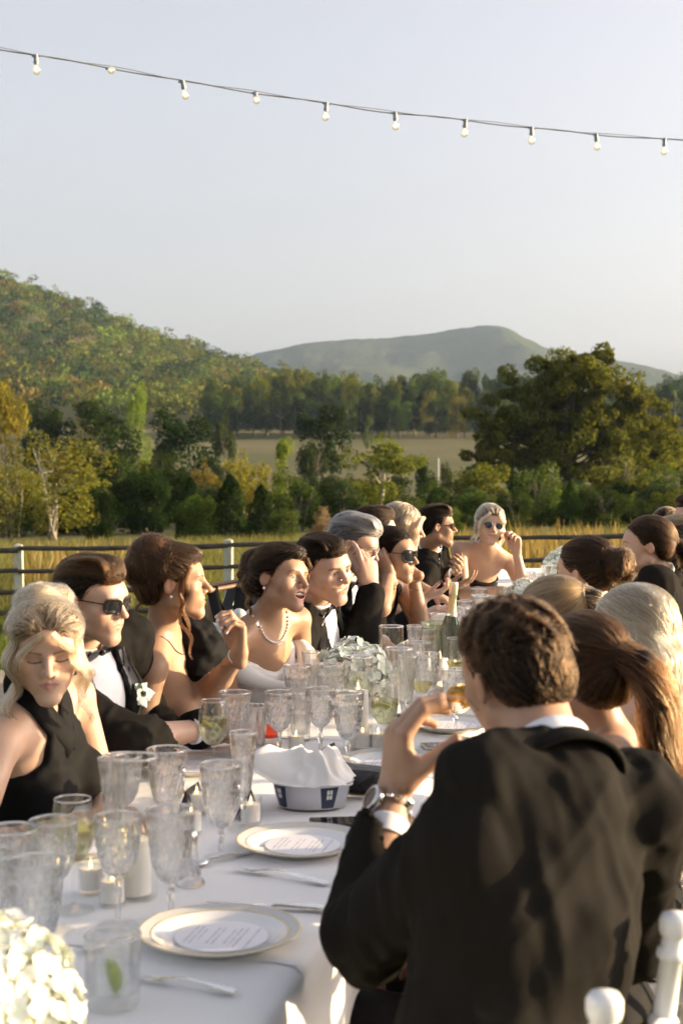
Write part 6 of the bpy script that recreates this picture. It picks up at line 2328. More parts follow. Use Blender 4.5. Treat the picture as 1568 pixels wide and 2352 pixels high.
def tux(B, o, h=0.009, lapel=True, bow=True, col=None, seed=1, flower=False, sleeve=0.035, folds=1.0, satin=True, v_low=0.30, shirt_h=0.007):
    col = col or WOOL
    c = B.sc
    fn, w_of = opening(B, [v_low - 0.02, v_low, 0.86, 1.0, 1.2], [-0.01, 0.0, 0.062 * c, 0.060 * c, 0.055 * c], -0.01)
    J = Soft(); B.torso(J, 0.020, True, False, sleeve)
    hb = B.head + B.hR @ V(0, -0.026, -0.045)
    n0 = B.T(0, -0.022, 0.96); nd = unit(hb - n0)
    J.cone(n0 - nd * 0.03, n0 + nd * 0.006 - B.f * 0.012, 0.084 * c, 0.074 * c, 0.015)
    for sd in 'RL':
        a, k, ft = B.leg[sd]
    J.cut(fn)
    def bottom(f, p):
        x, y, t = B.loc(p)
        return np.maximum(f, ((-0.12 - t) * B.len).astype(np.float32))
    J.cut(bottom)
    def neckhole(f, p):
        q = p - n0
        a = q @ nd
        d = np.linalg.norm(q - a[..., None] * nd, axis=-1)
        return np.maximum(f, np.minimum(0.066 * c - d, a - 0.004).astype(np.float32))
    J.cut(neckhole)
    dg = unit(B.up + 0.7 * B.r)
    fl = [(0.0055 * folds, 11, seed, dg), (0.0035 * folds, 21, seed + 4, unit(B.up - 0.5 * B.r)), (0.002 * folds, 9, seed + 6)]
    jk = soft_obj('jacket', J, h, col, o, fl)
    Sh = Soft(); B.torso(Sh, 0.0095, False, False)
    Sh.cone(n0 - nd * 0.01, n0 + nd * 0.050, 0.070 * c, 0.064 * c, 0.012)
    def trim(f, p):
        x, y, t = B.loc(p)
        f = np.maximum(f, ((0.1 - t) * B.len).astype(np.float32))
        q = p - n0; a = q @ nd
        fr = (q @ B.f)
        return np.maximum(f, (a - (0.046 - 0.30 * fr)).astype(np.float32))
    Sh.cut(trim)
    sh = soft_obj('shirt', Sh, shirt_h, SHIRT, o, [(0.002, 16, seed + 9)])
    for sd in B.arm:
        e, w = B.arm[sd]; d = unit(w - e)
        MB().tube([w - d * (sleeve + 0.02), w - d * (sleeve - 0.012), w - d * (sleeve - 0.016)], [(0.037 if B.male else 0.03) * c, 0.0345 * c, 0.030 * c], 16).build('shirt_cuff', SHIRT, o)
    if lapel:
        Lp = Soft(); B.torso(Lp, 0.0265, False, False)
        def lap(f, p):
            x, y, t = B.loc(p)
            w = w_of(t); lw = np.interp(t, [v_low, 0.72, 0.76, 0.80, 0.98], [0.008, 0.085, 0.088, 0.055, 0.035]) * c
            ax = np.abs(x)
            g = np.maximum(np.maximum(w - 0.002 - ax, ax - w - lw), np.maximum(v_low - t, t - 0.97) * B.len)
            g = np.maximum(g, 0.02 - y)
            return np.maximum(f, g.astype(np.float32))
        Lp.cut(lap)
        soft_obj('lapel', Lp, 0.0065, SATIN if satin else col, o)
    n1 = B.T(0, -0.016, 1.0)
    collar_band(o, 'shirt_collar', n1, nd, B.f, 0.066 * c, 0.0605 * c, -0.012, 0.048, 0.026, SHIRT, 12)
    collar_band(o, 'jacket_collar', n1, nd, B.f, 0.096 * c, 0.071 * c, -0.026, 0.014, 0.060, col, 46, 0.008)
    if bow:
        bt(o, n0 + nd * 0.022 + B.f * 0.074 * c, B.r, B.f, unit(nd + 0.15 * B.f), c)
    Tr = Soft()
    fr = np.stack([B.r, B.f, B.up], 1)
    Tr.ell(B.T(0, -0.005, 0.02), V(0.185, 0.14, 0.13) * c, fr, 0.03)
    for sd in 'RL':
        a, k, ft = B.leg[sd]
        Tr.cone(a, k, 0.105 * c, 0.078 * c, 0.03); Tr.cone(k, ft + V(0, 0, 0.02), 0.074 * c, 0.055 * c, 0.02)
    soft_obj('trousers', Tr, 0.018, col, o, [(0.004, 8, seed + 20)])
    for sd in 'RL':
        a, k, ft = B.leg[sd]
        q = Soft(); q.cone(ft + V(0, 0, -0.012), ft + B.fh * 0.17 + V(0, 0, -0.025), 0.046 * c, 0.034 * c, 0.02)
        soft_obj('shoe', q, 0.016, BLACKP, o)
    if flower:
        boutonniere(o, B.T(-0.098 * c, 0.132 * c, 0.77), B.f, B.up)
    return jk

def bt(o, p, r, f, u, c=1.0, m=None):
    R = np.stack([r, f, u], 1)
    root = MB()
    for sg in (-1, 1):
        xs = np.array([0.004, 0.018, 0.036, 0.052, 0.058]); hz = np.array([0.010, 0.018, 0.025, 0.027, 0.024]); dz = np.array([0.006, 0.010, 0.009, 0.006, 0.003])
        v = []
        for x, a, b in zip(xs, hz, dz):
            for t in np.linspace(0, 2 * np.pi, 10, endpoint=False):
                v.append((sg * x, b * math.sin(t) * (0.75 + 0.25 * math.cos(2 * t)), a * math.cos(t)))
        fs = [(i * 10 + j, i * 10 + (j + 1) % 10, (i + 1) * 10 + (j + 1) % 10, (i + 1) * 10 + j) for i in range(4) for j in range(10)] + [tuple(range(40, 50))]
        root.add(np.array(v) * c @ R.T + p, fs)
    k = root.build('bow_tie', m or SATIN, o, sharp=80)
    MB().box(p + f * 0.006, (0.017 * c, 0.018 * c, 0.023 * c), R, 0.005).build('knot', m or SATIN, k, sharp=80)
    return k

def boutonniere(o, p, f, u):
    r = np.cross(f, u)
    R = np.stack([r, u, f], 1)
    b = link('boutonniere', ROSE[0], PETAL, o, p, Matrix(R.tolist()).to_euler(), 0.72)
    g = MB(); g.tube([p - f * 0.004, p - u * 0.03 - f * 0.002, p - u * 0.06 + r * 0.01], 0.004, 6)
    v, fc = petal_grid(0.045, 0.014, 0.1)
    M = np.stack([unit(u + r * 0.6), unit(np.cross(f, u + r * 0.6)), f], 1)
    g.add(v @ M.T + p - f * 0.006, fc)
    q = g.build('stem_leaf', LEAFG, o)
    return b

def gown(B, o, top, m, h=0.009, g=0.008, seed=1, folds=1.0, legs=True, extra=None, tmin=-1.0, name='dress'):
    """top(x, y, t) > 0 where the dress is cut away"""
    D = Soft(); B.torso(D, g, False, False)
    if legs:
        for sd in 'RL':
            a, k, ft = B.leg[sd]
            D.cone(a, k, 0.105 * B.sc, 0.085 * B.sc, 0.06); D.cone(k, k + V(0, 0, -0.30), 0.085 * B.sc, 0.10 * B.sc, 0.05)
    if extra: extra(D)
    def fn(f, p):
        x, y, t = B.loc(p)
        return np.maximum(f, top(x, y, t).astype(np.float32))
    D.cut(fn)
    return soft_obj(name, D, h, m, o, [(0.004 * folds, 8, seed), (0.0025 * folds, 16, seed + 3)])

# ------------------------------------------------------------------ worn things
def sunglasses(o, B, hs, shape='square', frame=None, lens=None, tilt=0.0, drop=0.0, big=1.0, name='sunglasses', pos=None, R=None, thick=0.0022):
    frame = frame or BLACKP; lens = lens or LENS
    R = B.hR if R is None else R
    c = B.head if pos is None else pos
    hs = hs * HEAD
    T = lambda p: c + (np.asarray(p, float) * HV * hs) @ R.T
    t = np.linspace(0, 2 * np.pi, 24, endpoint=False)
    g = MB()
    ls = []
    for sg in (-1, 1):
        if shape == 'round': X, Z = 0.0235 * big * np.cos(t), 0.0235 * big * np.sin(t)
        elif shape == 'aviator':
            X = 0.030 * big * np.sign(np.cos(t)) * np.abs(np.cos(t)) ** 0.7; Z = 0.024 * big * np.sign(np.sin(t)) * np.abs(np.sin(t)) ** 0.75 - 0.002
            X = X * (1 - 0.12 * (Z < 0) * np.abs(Z) / 0.024)
        else:
            X = 0.0265 * big * np.sign(np.cos(t)) * np.abs(np.cos(t)) ** 0.55; Z = 0.0195 * big * np.sign(np.sin(t)) * np.abs(np.sin(t)) ** 0.6
            Z = Z + 0.003 * (X * sg > 0) * (X * sg / 0.026)
        cx = sg * 0.0330 * max(1, big * 0.97)
        x = cx + X; y = 0.1000 - 5.5 * (x ** 2) * 1.0 + 0 * t; z = 0.008 + Z - drop
        rim = np.stack([x, y, z], 1)
        g.tube(T(rim), thick * hs, 8, True)
        ls.append(np.concatenate([rim * V(1, 1, 1), [[cx, 0.1000 - 5.5 * cx ** 2 + 0.003, 0.008 - drop]]]))
    g.tube(T([(-0.011, 0.099, 0.013 - drop), (0, 0.1035, 0.0155 - drop), (0.011, 0.099, 0.013 - drop)]), thick * 1.1 * hs, 8)
    gl = g.build(name, frame, o)
    for l in ls:
        n = len(l) - 1
        MB().add(T(l), [(i, (i + 1) % n, n) for i in range(n)]).build('lens', lens, gl)
    for sg in (-1, 1):
        x1 = sg * 0.0605 * max(1, big * 0.98)
        MB().tube(T([(x1 * 0.985, 0.0800, 0.017 - drop), (x1 * 1.06, 0.070, 0.018 - drop * 0.9), (sg * 0.0760, 0.015, 0.017 - drop * .4), (sg * 0.0800, -0.015, 0.014), (sg * 0.0790, -0.038, -0.008)]), [0.0036 * hs, 0.0036 * hs, 0.003 * hs, 0.0028 * hs, 0.003 * hs], 8, flat=0.5).build('temple', frame, gl)
    return gl

def bead_ring(o, name, pts, rad, m, bead='pearl'):
    me = MB().ball((0, 0, 0), 1.0, 10, 7).mesh(bead)
    root = empty(name, (0, 0, 0)); root.parent = o
    for p in pts:
        link(bead, me, m, root, p, None, rad)
    return root

def ring_band(o, name, c, axis, R, r, m, n=28):
    Fm = frame_from(axis, 0)
    t = np.linspace(0, 2 * np.pi, n, endpoint=False)
    return MB().tube(c + R * (np.cos(t)[:, None] * Fm[:, 0] + np.sin(t)[:, None] * Fm[:, 1]), r, 6, True).build(name, m, o)
# ================================================================== hair styles (head-local metres)
def const_flow(d):
    d = unit(d)
    fl = lambda p: np.tile(d, (len(p), 1))
    fl.key = lambda p: p - np.outer(p @ d, d)
    return fl

def to_point(c, swirl=None, rad=0.05):
    c = np.asarray(c, float)
    def fl(p):
        d = c - p
        L = np.linalg.norm(d, axis=1)[:, None]
        d = d / (L + 1e-9)
        if swirl is not None:
            s = np.cross(np.asarray(swirl, float), p - c); s /= np.linalg.norm(s, axis=1)[:, None] + 1e-9
            w = np.clip(1 - (L - rad) / (rad * 0.6), 0, 1)
            d = d * (1 - w) + s * w
        return d
    if swirl is None:
        fl.key = lambda p: unit_rows(p - c) * 0.10
    else:
        sw = unit(swirl)
        fl.key = lambda p: np.stack([np.linalg.norm(p - c, axis=1), (p - c) @ sw, 0 * p[:, 0]], 1)
    return fl

CAP = ('e', (0, -0.020, 0.046), (0.0800, 0.1020, 0.0930), 0.02)

def style_man(top=0.03, quiff=0.0, sweep=(0, -1, 0.0), side=0.0, slick=False, part=0.0):
    sh = [CAP, ('e', (0, -0.056, -0.012), (0.069, 0.062, 0.064), 0.03), ('e', (part, 0.004, 0.100), (0.051, 0.078, 0.012 + top), 0.035)]
    if quiff: sh.append(('e', (part, 0.048, 0.098 + quiff * 0.4), (0.046, 0.030, 0.016 + quiff * 0.5), 0.025))
    topsel = lambda v: v[:, 2] > 0.085
    sidesel = lambda v: v[:, 2] <= 0.09
    tf = lambda p: np.stack([sweep[0] + 0 * p[:, 0] + 2.0 * p[:, 0], sweep[1] + 0 * p[:, 0], sweep[2] + 0 * p[:, 0]], 1)
    sdir = unit((sweep[0], sweep[1], 0))
    tf.key = lambda p: p - np.outer(p @ sdir, sdir)
    fl = [(topsel, tf, 0.55, 11, 0.0075, 0.14, 0.05, 0.005),
          (sidesel, const_flow((0, -0.75, -0.65)), 0.45, 8, 0.0055, 0.12, 0.02, 0.0015)]
    rr = np.random.default_rng(int(1000 * (top + quiff + abs(part) + abs(sweep[0]))))
    lk = []
    if quiff:
        for x in np.linspace(-0.040, 0.040, 11):
            h0 = rr.uniform(-0.004, 0.004)
            lk.append(([(part + x, 0.078 - 8 * x * x, 0.072), (part + x * 1.05 + sweep[0] * 0.006, 0.080 - 6 * x * x, 0.098 + quiff * 0.6 + h0), (part + x * 1.1 + sweep[0] * 0.02, 0.050, 0.118 + quiff * 0.9 + top * 0.3 + h0), (part + x * 1.15 + sweep[0] * 0.035, 0.0, 0.130 + top * 0.6 + h0), (x * 1.2 + sweep[0] * 0.045, -0.05, 0.128 + top * 0.3)], 60, 0.0075, 0.002, 1.0))
    return dict(cut='man', shapes=sh, flows=fl, locks=lk)

def style_bun(bun, br, extra=(), locks=(), cut='woman', vol=0.0, lifts=0.004, sel_z=None, swirl=(0, 1, 0.3)):
    bun = np.asarray(bun, float)
    sh = [('e', (0, -0.022, 0.048), (0.0835 + vol * 0.5, 0.1050 + vol, 0.0950 + vol), 0.02), ('e', (0, -0.056, -0.015), (0.071, 0.062, 0.068), 0.03)]
    far = lambda v: np.linalg.norm(v - bun, axis=1) > br * 0.9
    near = lambda v: np.linalg.norm(v - bun, axis=1) <= br * 1.25
    return dict(cut=cut, shapes=sh, extra=[('e', bun, (br, br, br * 0.9), 0.015)] + list(extra), locks=list(locks),
                flows=[(far, to_point(bun), 0.68, 15, 0.0085, 0.045, 0.03, lifts), (near, to_point(bun, swirl, br * 1.2), 0.32, 10, 0.010, 0.3, 0.25, 0.006)])

BROWN = hair_mat('hair_brown', (0.007, 0.0032, 0.0015), (0.095, 0.045, 0.017), ior=1.3)
BROWN_U = mat('hair_brown_under', (0.012, 0.0065, 0.0035), 0.6, spec=0.1)
DARK = hair_mat('hair_dark', (0.003, 0.0018, 0.0012), (0.030, 0.015, 0.007), ior=1.25)
DARK_U = mat('hair_dark_under', (0.006, 0.004, 0.003), 0.6, spec=0.1)
BLONDE = hair_mat('hair_blonde', (0.095, 0.063, 0.034), (0.46, 0.37, 0.245))
BLONDE_U = mat('hair_blonde_under', (0.11, 0.072, 0.038), 0.7, spec=0.1)
ASH = hair_mat('hair_ash', (0.12, 0.09, 0.054), (0.50, 0.42, 0.295))
ASH_U = mat('hair_ash_under', (0.13, 0.10, 0.065), 0.7, spec=0.1)
MOUSE = hair_mat('hair_darkblonde', (0.07, 0.042, 0.02), (0.34, 0.23, 0.12))
MOUSE_U = mat('hair_darkblonde_under', (0.045, 0.029, 0.016), 0.7, spec=0.1)
ESPR = hair_mat('hair_espresso', (0.0035, 0.002, 0.0012), (0.055, 0.026, 0.010), ior=1.3)
GREY = hair_mat('hair_grey', (0.035, 0.030, 0.027), (0.34, 0.325, 0.30))
GREY_U = mat('hair_grey_under', (0.05, 0.046, 0.043), 0.6, spec=0.1)

FAIR = (0.49, 0.320, 0.222); TAN = (0.37, 0.220, 0.135); PALE = (0.48, 0.310, 0.222); OLIVE = (0.32, 0.19, 0.115)
GL, GR = 'guests in the left row', 'guests in the right row'
PHL = 90 + math.degrees(T_ANG); PHR = -90 + math.degrees(T_ANG)
left_hip = lambda y, back=0.20, z=0.50: edge_pt(y, T_W + back, z)
right_hip = lambda y, back=0.30, z=0.50: edge_pt(y, -back, z)
RELAX = ((25, 30, 20), (28, 32, 20), (30, 34, 22), (32, 34, 22))
CURL = ((35, 55, 35), (45, 60, 40), (55, 62, 40), (60, 62, 40))
DOWN = V(0, 0, -1)
CHAIR_AT = []

# ---- blonde in the halter dress
def guest_halter():
    B = Body(left_hip(3.22, 0.17, 0.49), at(98, 1648, 3.28), 112, at(107, 1495, 3.2), 166, -13, 2, False, 1.0, PHL)
    CHAIR_AT.append((B, 'left'))
    B.set_arm('R', at(175, 1892, 2.98), at(0, 2050, 2.9)); B.set_arm('L', at(235, 1868, 3.25), at(230, 1760, 3.6))
    o = make_skin(B, 'blonde woman in a black halter dress looking down, nearest on the left side', FAIR, dict(mouth='closed', nose=1.0), {'R': dict(n=DOWN, flex=RELAX), 'L': dict(n=DOWN, flex=RELAX)},
                  dict(eyes='down', lip=(0.43, 0.19, 0.16), brow=(0.13, 0.08, 0.05), shadow=(0.25, 0.15, 0.11)), GL, fine=0.0026, coarse=0.009)
    def top(x, y, t):
        w = np.interp(t, [0.5, 0.70, 0.82, 0.95, 1.1], [0.24, 0.165, 0.085, 0.045, 0.040])
        a = np.minimum((t - 0.70) * B.len, np.abs(x + 0.006) - w)
        b = np.minimum((t - 0.58) * B.len, -0.01 - y)
        keyhole = np.minimum(0.030 - np.abs(x) - np.abs(t - 0.93) * 0.28, y)
        return np.maximum(np.maximum(a, b), keyhole)
    gown(B, o, top, CREPE, 0.007, 0.009, 3, 0.9)
    n0 = B.T(0, -0.02, 1.0)
    for sg in (-1, 1):
        pts = [B.T(-sg * 0.012, 0.088, 0.86), B.T(sg * 0.022, 0.072, 0.93), B.T(sg * 0.045, 0.040, 0.99), B.T(sg * 0.050, -0.01, 1.03), B.T(sg * 0.02, -0.065, 1.05), B.T(0, -0.072, 1.05)]
        ribbon(o, 'halter_strap', pts, [0.045, 0.034, 0.026, 0.018, 0.014], 0.012 + 0.004 * (sg > 0), CREPE)
    wave = lambda sg, x, y, L, c, t, dz=0.055: ([(sg * x, y, dz), (sg * (x + 0.018), y + 0.004, -0.015), (sg * (x + 0.010), y + 0.006, -0.075), (sg * (x + 0.024), y, -0.075 - L * 0.5), (sg * (x + 0.008), y + 0.006, -0.075 - L)], 75, 0.010, c * 1.3, t * 1.2)
    hf = lambda p: unit_rows(np.stack([np.sign(p[:, 0]) * 0.45 * (p[:, 1] > 0.0), -0.9 + 0 * p[:, 0], 0.40 - 0.8 * (p[:, 1] > 0.05) * (np.abs(p[:, 0]) > 0.035)], 1))
    hf.key = lambda p: np.stack([p[:, 0] * (1 + 3 * (p[:, 1] + 0.1)), 0 * p[:, 0], p[:, 2] * 0.5], 1)
    spec = dict(cut='woman', shapes=[('e', (0, -0.024, 0.046), (0.0785, 0.104, 0.090), 0.02), ('e', (0, -0.056, -0.015), (0.071, 0.062, 0.068), 0.03), ('e', (0.04, 0.030, 0.078), (0.042, 0.05, 0.038), 0.03), ('e', (-0.04, 0.030, 0.078), (0.042, 0.05, 0.038), 0.03)],
                extra=[('e', (0.0, -0.082, 0.108), (0.046, 0.045, 0.032), 0.012), ('e', (0.034, -0.088, 0.100), (0.028, 0.040, 0.030), 0.010), ('e', (-0.036, -0.088, 0.102), (0.028, 0.040, 0.032), 0.010), ('e', (0.010, -0.060, 0.132), (0.026, 0.026, 0.018), 0.010)],
                flows=[(lambda v: (v[:, 2] < 0.128) | (v[:, 1] > -0.02), hf, 0.65, 11, 0.0085, 0.10, 0.03, 0.006),
                       (lambda v: (v[:, 2] >= 0.105) & (v[:, 1] < -0.03), to_point((0, -0.082, 0.108), (0, 0.35, 1), 0.09), 0.35, 12, 0.010, 0.6, 0.5, 0.012)],
                locks=[wave(1, 0.066, 0.045, 0.10, 0.010, 1.3), wave(1, 0.072, 0.025, 0.14, 0.012, 1.6), wave(-1, 0.066, 0.045, 0.09, 0.010, 1.3), wave(-1, 0.073, 0.022, 0.13, 0.012, 1.7),
                       ([(0.012, 0.098, 0.085), (0.045, 0.098, 0.045), (0.070, 0.070, -0.01), (0.074, 0.055, -0.07), (0.090, 0.05, -0.13)], 90, 0.010, 0.008, 1.6),
                       ([(-0.012, 0.098, 0.085), (-0.045, 0.098, 0.045), (-0.070, 0.070, -0.01), (-0.074, 0.055, -0.07), (-0.088, 0.05, -0.12)], 90, 0.010, 0.008, 1.6),
                       ([(0.076, -0.02, 0.02), (0.084, -0.02, -0.06), (0.078, -0.01, -0.14), (0.09, 0.0, -0.2)], 60, 0.007, 0.012, 2.0), ([(-0.076, -0.02, 0.02), (-0.084, -0.02, -0.06), (-0.078, -0.01, -0.15)], 60, 0.007, 0.012, 2.0)])
    hair(o, B.head, B.hR, 1.0, spec, BLONDE, BLONDE_U, 11, 6500, 0.00062)

# ---- man in black sunglasses and bow tie
def guest_shades():
    B = Body(left_hip(3.78, 0.30, 0.50), at(186, 1530, 3.86), 120, at(214, 1381, 3.75), 116, -9, 3, True, 1.0, PHL)
    CHAIR_AT.append((B, 'left'))
    B.set_arm('R', at(478, 1672, 3.80), at(230, 1760, 3.5)); B.set_arm('L', at(395, 1705, 4.05), at(330, 1720, 4.4))
    o = make_skin(B, 'man in black sunglasses, bow tie and white boutonniere reaching along the table', PALE, dict(mouth='closed'), {'R': dict(n=DOWN, flex=RELAX, d=V(0.8, 0.5, -0.2)), 'L': dict(n=DOWN, flex=CURL)},
                  dict(eyes='open', brow=(0.06, 0.04, 0.025), brow_w=1.4, stubble=((0.17, 0.09, 0.05), 0.38), lip=(0.42, 0.2, 0.17)), GL, fine=0.0030, coarse=0.014)
    tux(B, o, 0.008, seed=4, flower=True)
    sunglasses(o, B, 1.0, 'square', big=1.0, thick=0.0027)
    hair(o, B.head, B.hR, 1.0, style_man(0.016, 0.022, (0.35, -1, 0.1), part=0.006), BROWN, DARK_U, 12, 5200, 0.0006)

# ---- brunette in profile
def guest_profile():
    B = Body(left_hip(4.28, 0.22, 0.50), at(380, 1480, 4.26), 98, at(400, 1342, 4.2), 87, 1, 0, False, 1.0, PHL)
    CHAIR_AT.append((B, 'left'))
    B.set_arm('R', at(470, 1700, 4.0), at(380, 1720, 4.05)); B.set_arm('L', at(551, 1500, 4.12), at(585, 1680, 4.1), 0.27, 0.235)
    hk = dict(n=V(-0.85, -0.45, 0.1), d=V(-0.02, 0, 1), flex=((30, 60, 30), (40, 65, 35), (52, 65, 35), (60, 60, 35)), thumb=(15, 45, 25))
    o = make_skin(B, 'brunette woman in profile with a high updo and raised hand', TAN, dict(mouth='closed', nose=1.05), {'R': dict(n=DOWN), 'L': hk},
                  dict(eyes='open', lip=(0.40, 0.17, 0.14), brow=(0.06, 0.035, 0.02), shadow=(0.22, 0.13, 0.09)), GL, fine=0.0028, coarse=0.009, nails=(0.72, 0.70, 0.70))
    def top(x, y, t):
        lim = 0.60 + 0.24 * np.clip(-x / 0.10, -0.15, 1.25)
        return (t - lim) * B.len * 0.8
    gown(B, o, top, CREPE, 0.008, 0.010, 6, 1.0)
    # broad ruffled one-shoulder sleeve
    S = Soft()
    e, w = B.arm['L']; sh = B.sh['L']
    S.cone(sh + B.f * 0.01, sh + (e - sh) * 0.55, 0.072, 0.088, 0.03); S.cone(sh + B.up * 0.012, B.T(-0.09, 0.05, 0.80), 0.062, 0.06, 0.03)
    S.cone(B.T(-0.05, 0.085, 0.80), B.T(-0.11, 0.10, 0.55), 0.045, 0.055, 0.03)
    soft_obj('ruffled_sleeve', S, 0.009, CREPE, o, [(0.010, 11, 3), (0.006, 20, 8)])
    S = Soft(); S.cone(B.T(0.05, 0.13, 0.46), B.T(-0.02, 0.22, 0.30), 0.075, 0.085, 0.04); S.cone(B.T(-0.02, 0.22, 0.30), B.T(0.02, 0.34, 0.22), 0.085, 0.06, 0.04)
    soft_obj('skirt_ruffle', S, 0.010, CREPE, o, [(0.012, 9, 5), (0.006, 20, 9)])
    bead_ring(o, 'bracelet', [w - unit(w - e) * 0.022 + 0.0265 * (math.cos(a) * frame_from(w - e, 0)[:, 0] + math.sin(a) * frame_from(w - e, 0)[:, 1]) for a in np.linspace(0, 6.283, 30)[:-1]], 0.0034, PEARL)
    nk = B.T(0, -0.02, 0.985)
    MB().tube([hug(o, B.T(0.066 * math.sin(a), -0.01 + 0.08 * math.cos(a), 1.02 - 0.13 * (0.5 + 0.5 * math.cos(a)) ** 1.6), 0.002)[0] for a in np.linspace(0, 6.283, 40)[:-1]], 0.0014, 6, True).build('necklace', STEEL, o)
    MB().ball(B.head + B.hR @ V(0.081, -0.004, -0.030), 0.0045, 10, 8).build('earring', PEARL, o)
    MB().ball(hk['tips'][2] * 0 + w + V(0.05, -0.01, 0.085), 0.006, 8, 6).build('ring_stone', mat('diamond', (0.8, 0.82, 0.85), 0.05, spec=1.0), o)
    spec = style_bun((0.0, -0.075, 0.085), 0.068, [('e', (0, -0.065, 0.125), (0.058, 0.055, 0.045), 0.02), ('e', (0.02, -0.105, 0.055), (0.05, 0.045, 0.05), 0.02), ('e', (-0.02, -0.10, 0.04), (0.05, 0.045, 0.05), 0.02), ('e', (0, 0.035, 0.098), (0.05, 0.055, 0.032), 0.02)],
                     [([(0.058, 0.055, 0.062), (0.074, 0.048, 0.02), (0.074, 0.034, -0.04), (0.068, 0.040, -0.10), (0.076, 0.045, -0.16)], 60, 0.008, 0.007, 1.8),
                      ([(0.072, 0.030, 0.03), (0.080, 0.020, -0.05), (0.074, 0.030, -0.12), (0.08, 0.05, -0.20), (0.07, 0.06, -0.25)], 40, 0.006, 0.010, 2.2),
                      ([(0.03, -0.10, -0.05), (0.04, -0.115, -0.09), (0.035, -0.125, -0.13)], 40, 0.006, 0.006, 1.0),
                      ([(-0.050, 0.072, 0.070), (-0.068, 0.070, 0.02), (-0.072, 0.048, -0.04), (-0.068, 0.040, -0.10)], 80, 0.008, 0.005, 1.4)], vol=0.003)
    hair(o, B.head, B.hR, 1.0, spec, BROWN, BROWN_U, 13, 6000, 0.0006)

# ---- bride
def guest_bride():
    B = Body(left_hip(4.78, 0.13, 0.50), at(606, 1470, 4.76), 132, at(645, 1333, 4.68), 126, 4, -8, False, 1.0, PHL)
    CHAIR_AT.append((B, 'left'))
    B.set_arm('R', at(668, 1640, 4.55), at(560, 1660, 4.6)); B.set_arm('L', at(720, 1620, 4.8), at(700, 1600, 5.1))
    o = make_skin(B, 'laughing bride in an ivory off shoulder gown with a pearl necklace', TAN, dict(mouth='laugh', nose=0.95), {'R': dict(n=DOWN), 'L': dict(n=DOWN)},
                  dict(eyes='squint', lip=(0.46, 0.17, 0.14), brow=(0.07, 0.04, 0.02), shadow=(0.24, 0.14, 0.1)), GL, fine=0.0028, coarse=0.009)
    def top(x, y, t):
        return (t - 0.78 + 0.03 * np.cos(np.clip(x / 0.12, -1, 1) * 3.1)) * B.len * 0.9
    gown(B, o, top, IVORY, 0.008, 0.011, 9, 1.0)
    t = np.linspace(0, 2 * np.pi, 40, endpoint=False)
    rg = np.array([B.T(0.155 * math.cos(a) * 1.03, 0.128 * math.sin(a) + 0.03 * max(0, math.sin(a)) + 0.004, 0.775 - 0.035 * max(0, math.sin(a)) + 0.02 * math.sin(3 * a)) for a in t])
    MB().tube(rg, 0.030 + 0.008 * np.sin(3 * t + 1), 12, True, up=B.up).build('neckline_fold', IVORY, o, sharp=80)
    rg2 = np.array([B.T(0.150 * math.cos(a), 0.122 * math.sin(a) + 0.02 * max(0, math.sin(a)), 0.66 - 0.06 * max(0, math.sin(a))) for a in t])
    MB().tube(rg2, 0.026, 12, True, up=B.up).build('bodice_fold', IVORY, o, sharp=80)
    S = Soft(); S.cone(at(515, 1425, 4.95), at(520, 1500, 4.95), 0.022, 0.03, 0.02); S.cone(at(515, 1425, 4.95), at(548, 1412, 4.9), 0.022, 0.022, 0.02); S.cone(at(548, 1412, 4.9), at(560, 1470, 4.9), 0.022, 0.03, 0.02); S.cone(at(520, 1500, 4.95), at(575, 1560, 4.9), 0.03, 0.035, 0.02)
    soft_obj('satin_sash', S, 0.008, IVORY, o, [(0.004, 12, 5)])
    c0 = B.T(0, 0.015, 0.965); ax = unit(B.up - 0.62 * B.f); Fm = frame_from(ax, 0)
    bead_ring(o, 'pearl_necklace', [hug(o, B.T(0.066 * math.sin(a), -0.01 + 0.075 * math.cos(a), 1.02 - 0.115 * (0.5 + 0.5 * math.cos(a)) ** 1.6), 0.0030)[0] for a in np.linspace(0, 6.283, 46)[:-1]], 0.0044, PEARL)
    MB().ball(B.head + B.hR @ V(0.081, -0.004, -0.031), 0.0050, 10, 8).build('earring', PEARL, o)
    spec = style_bun((0.0, -0.110, 0.040), 0.055, [('e', (0.01, -0.115, 0.085), (0.045, 0.035, 0.040), 0.02), ('e', (0, 0.03, 0.10), (0.058, 0.06, 0.034), 0.02), ('e', (-0.02, -0.11, 0.0), (0.045, 0.04, 0.045), 0.02), ('e', (0.03, -0.1, -0.02), (0.035, 0.035, 0.04), 0.02)],
                     [([(-0.030, 0.090, 0.085), (-0.064, 0.082, 0.04), (-0.072, 0.052, -0.03), (-0.066, 0.036, -0.085)], 40, 0.006, 0.005, 1.4),
                      ([(0.05, -0.09, -0.06), (0.055, -0.10, -0.10), (0.045, -0.09, -0.14)], 40, 0.006, 0.006, 1.0), ([(0.03, -0.13, 0.05), (0.04, -0.16, 0.02), (0.03, -0.165, -0.03)], 40, 0.006, 0.006, 1.2)], vol=0.003, lifts=0.006)
    hair(o, B.head, B.hR, 1.0, spec, ESPR, DARK_U, 14, 5600, 0.0006)

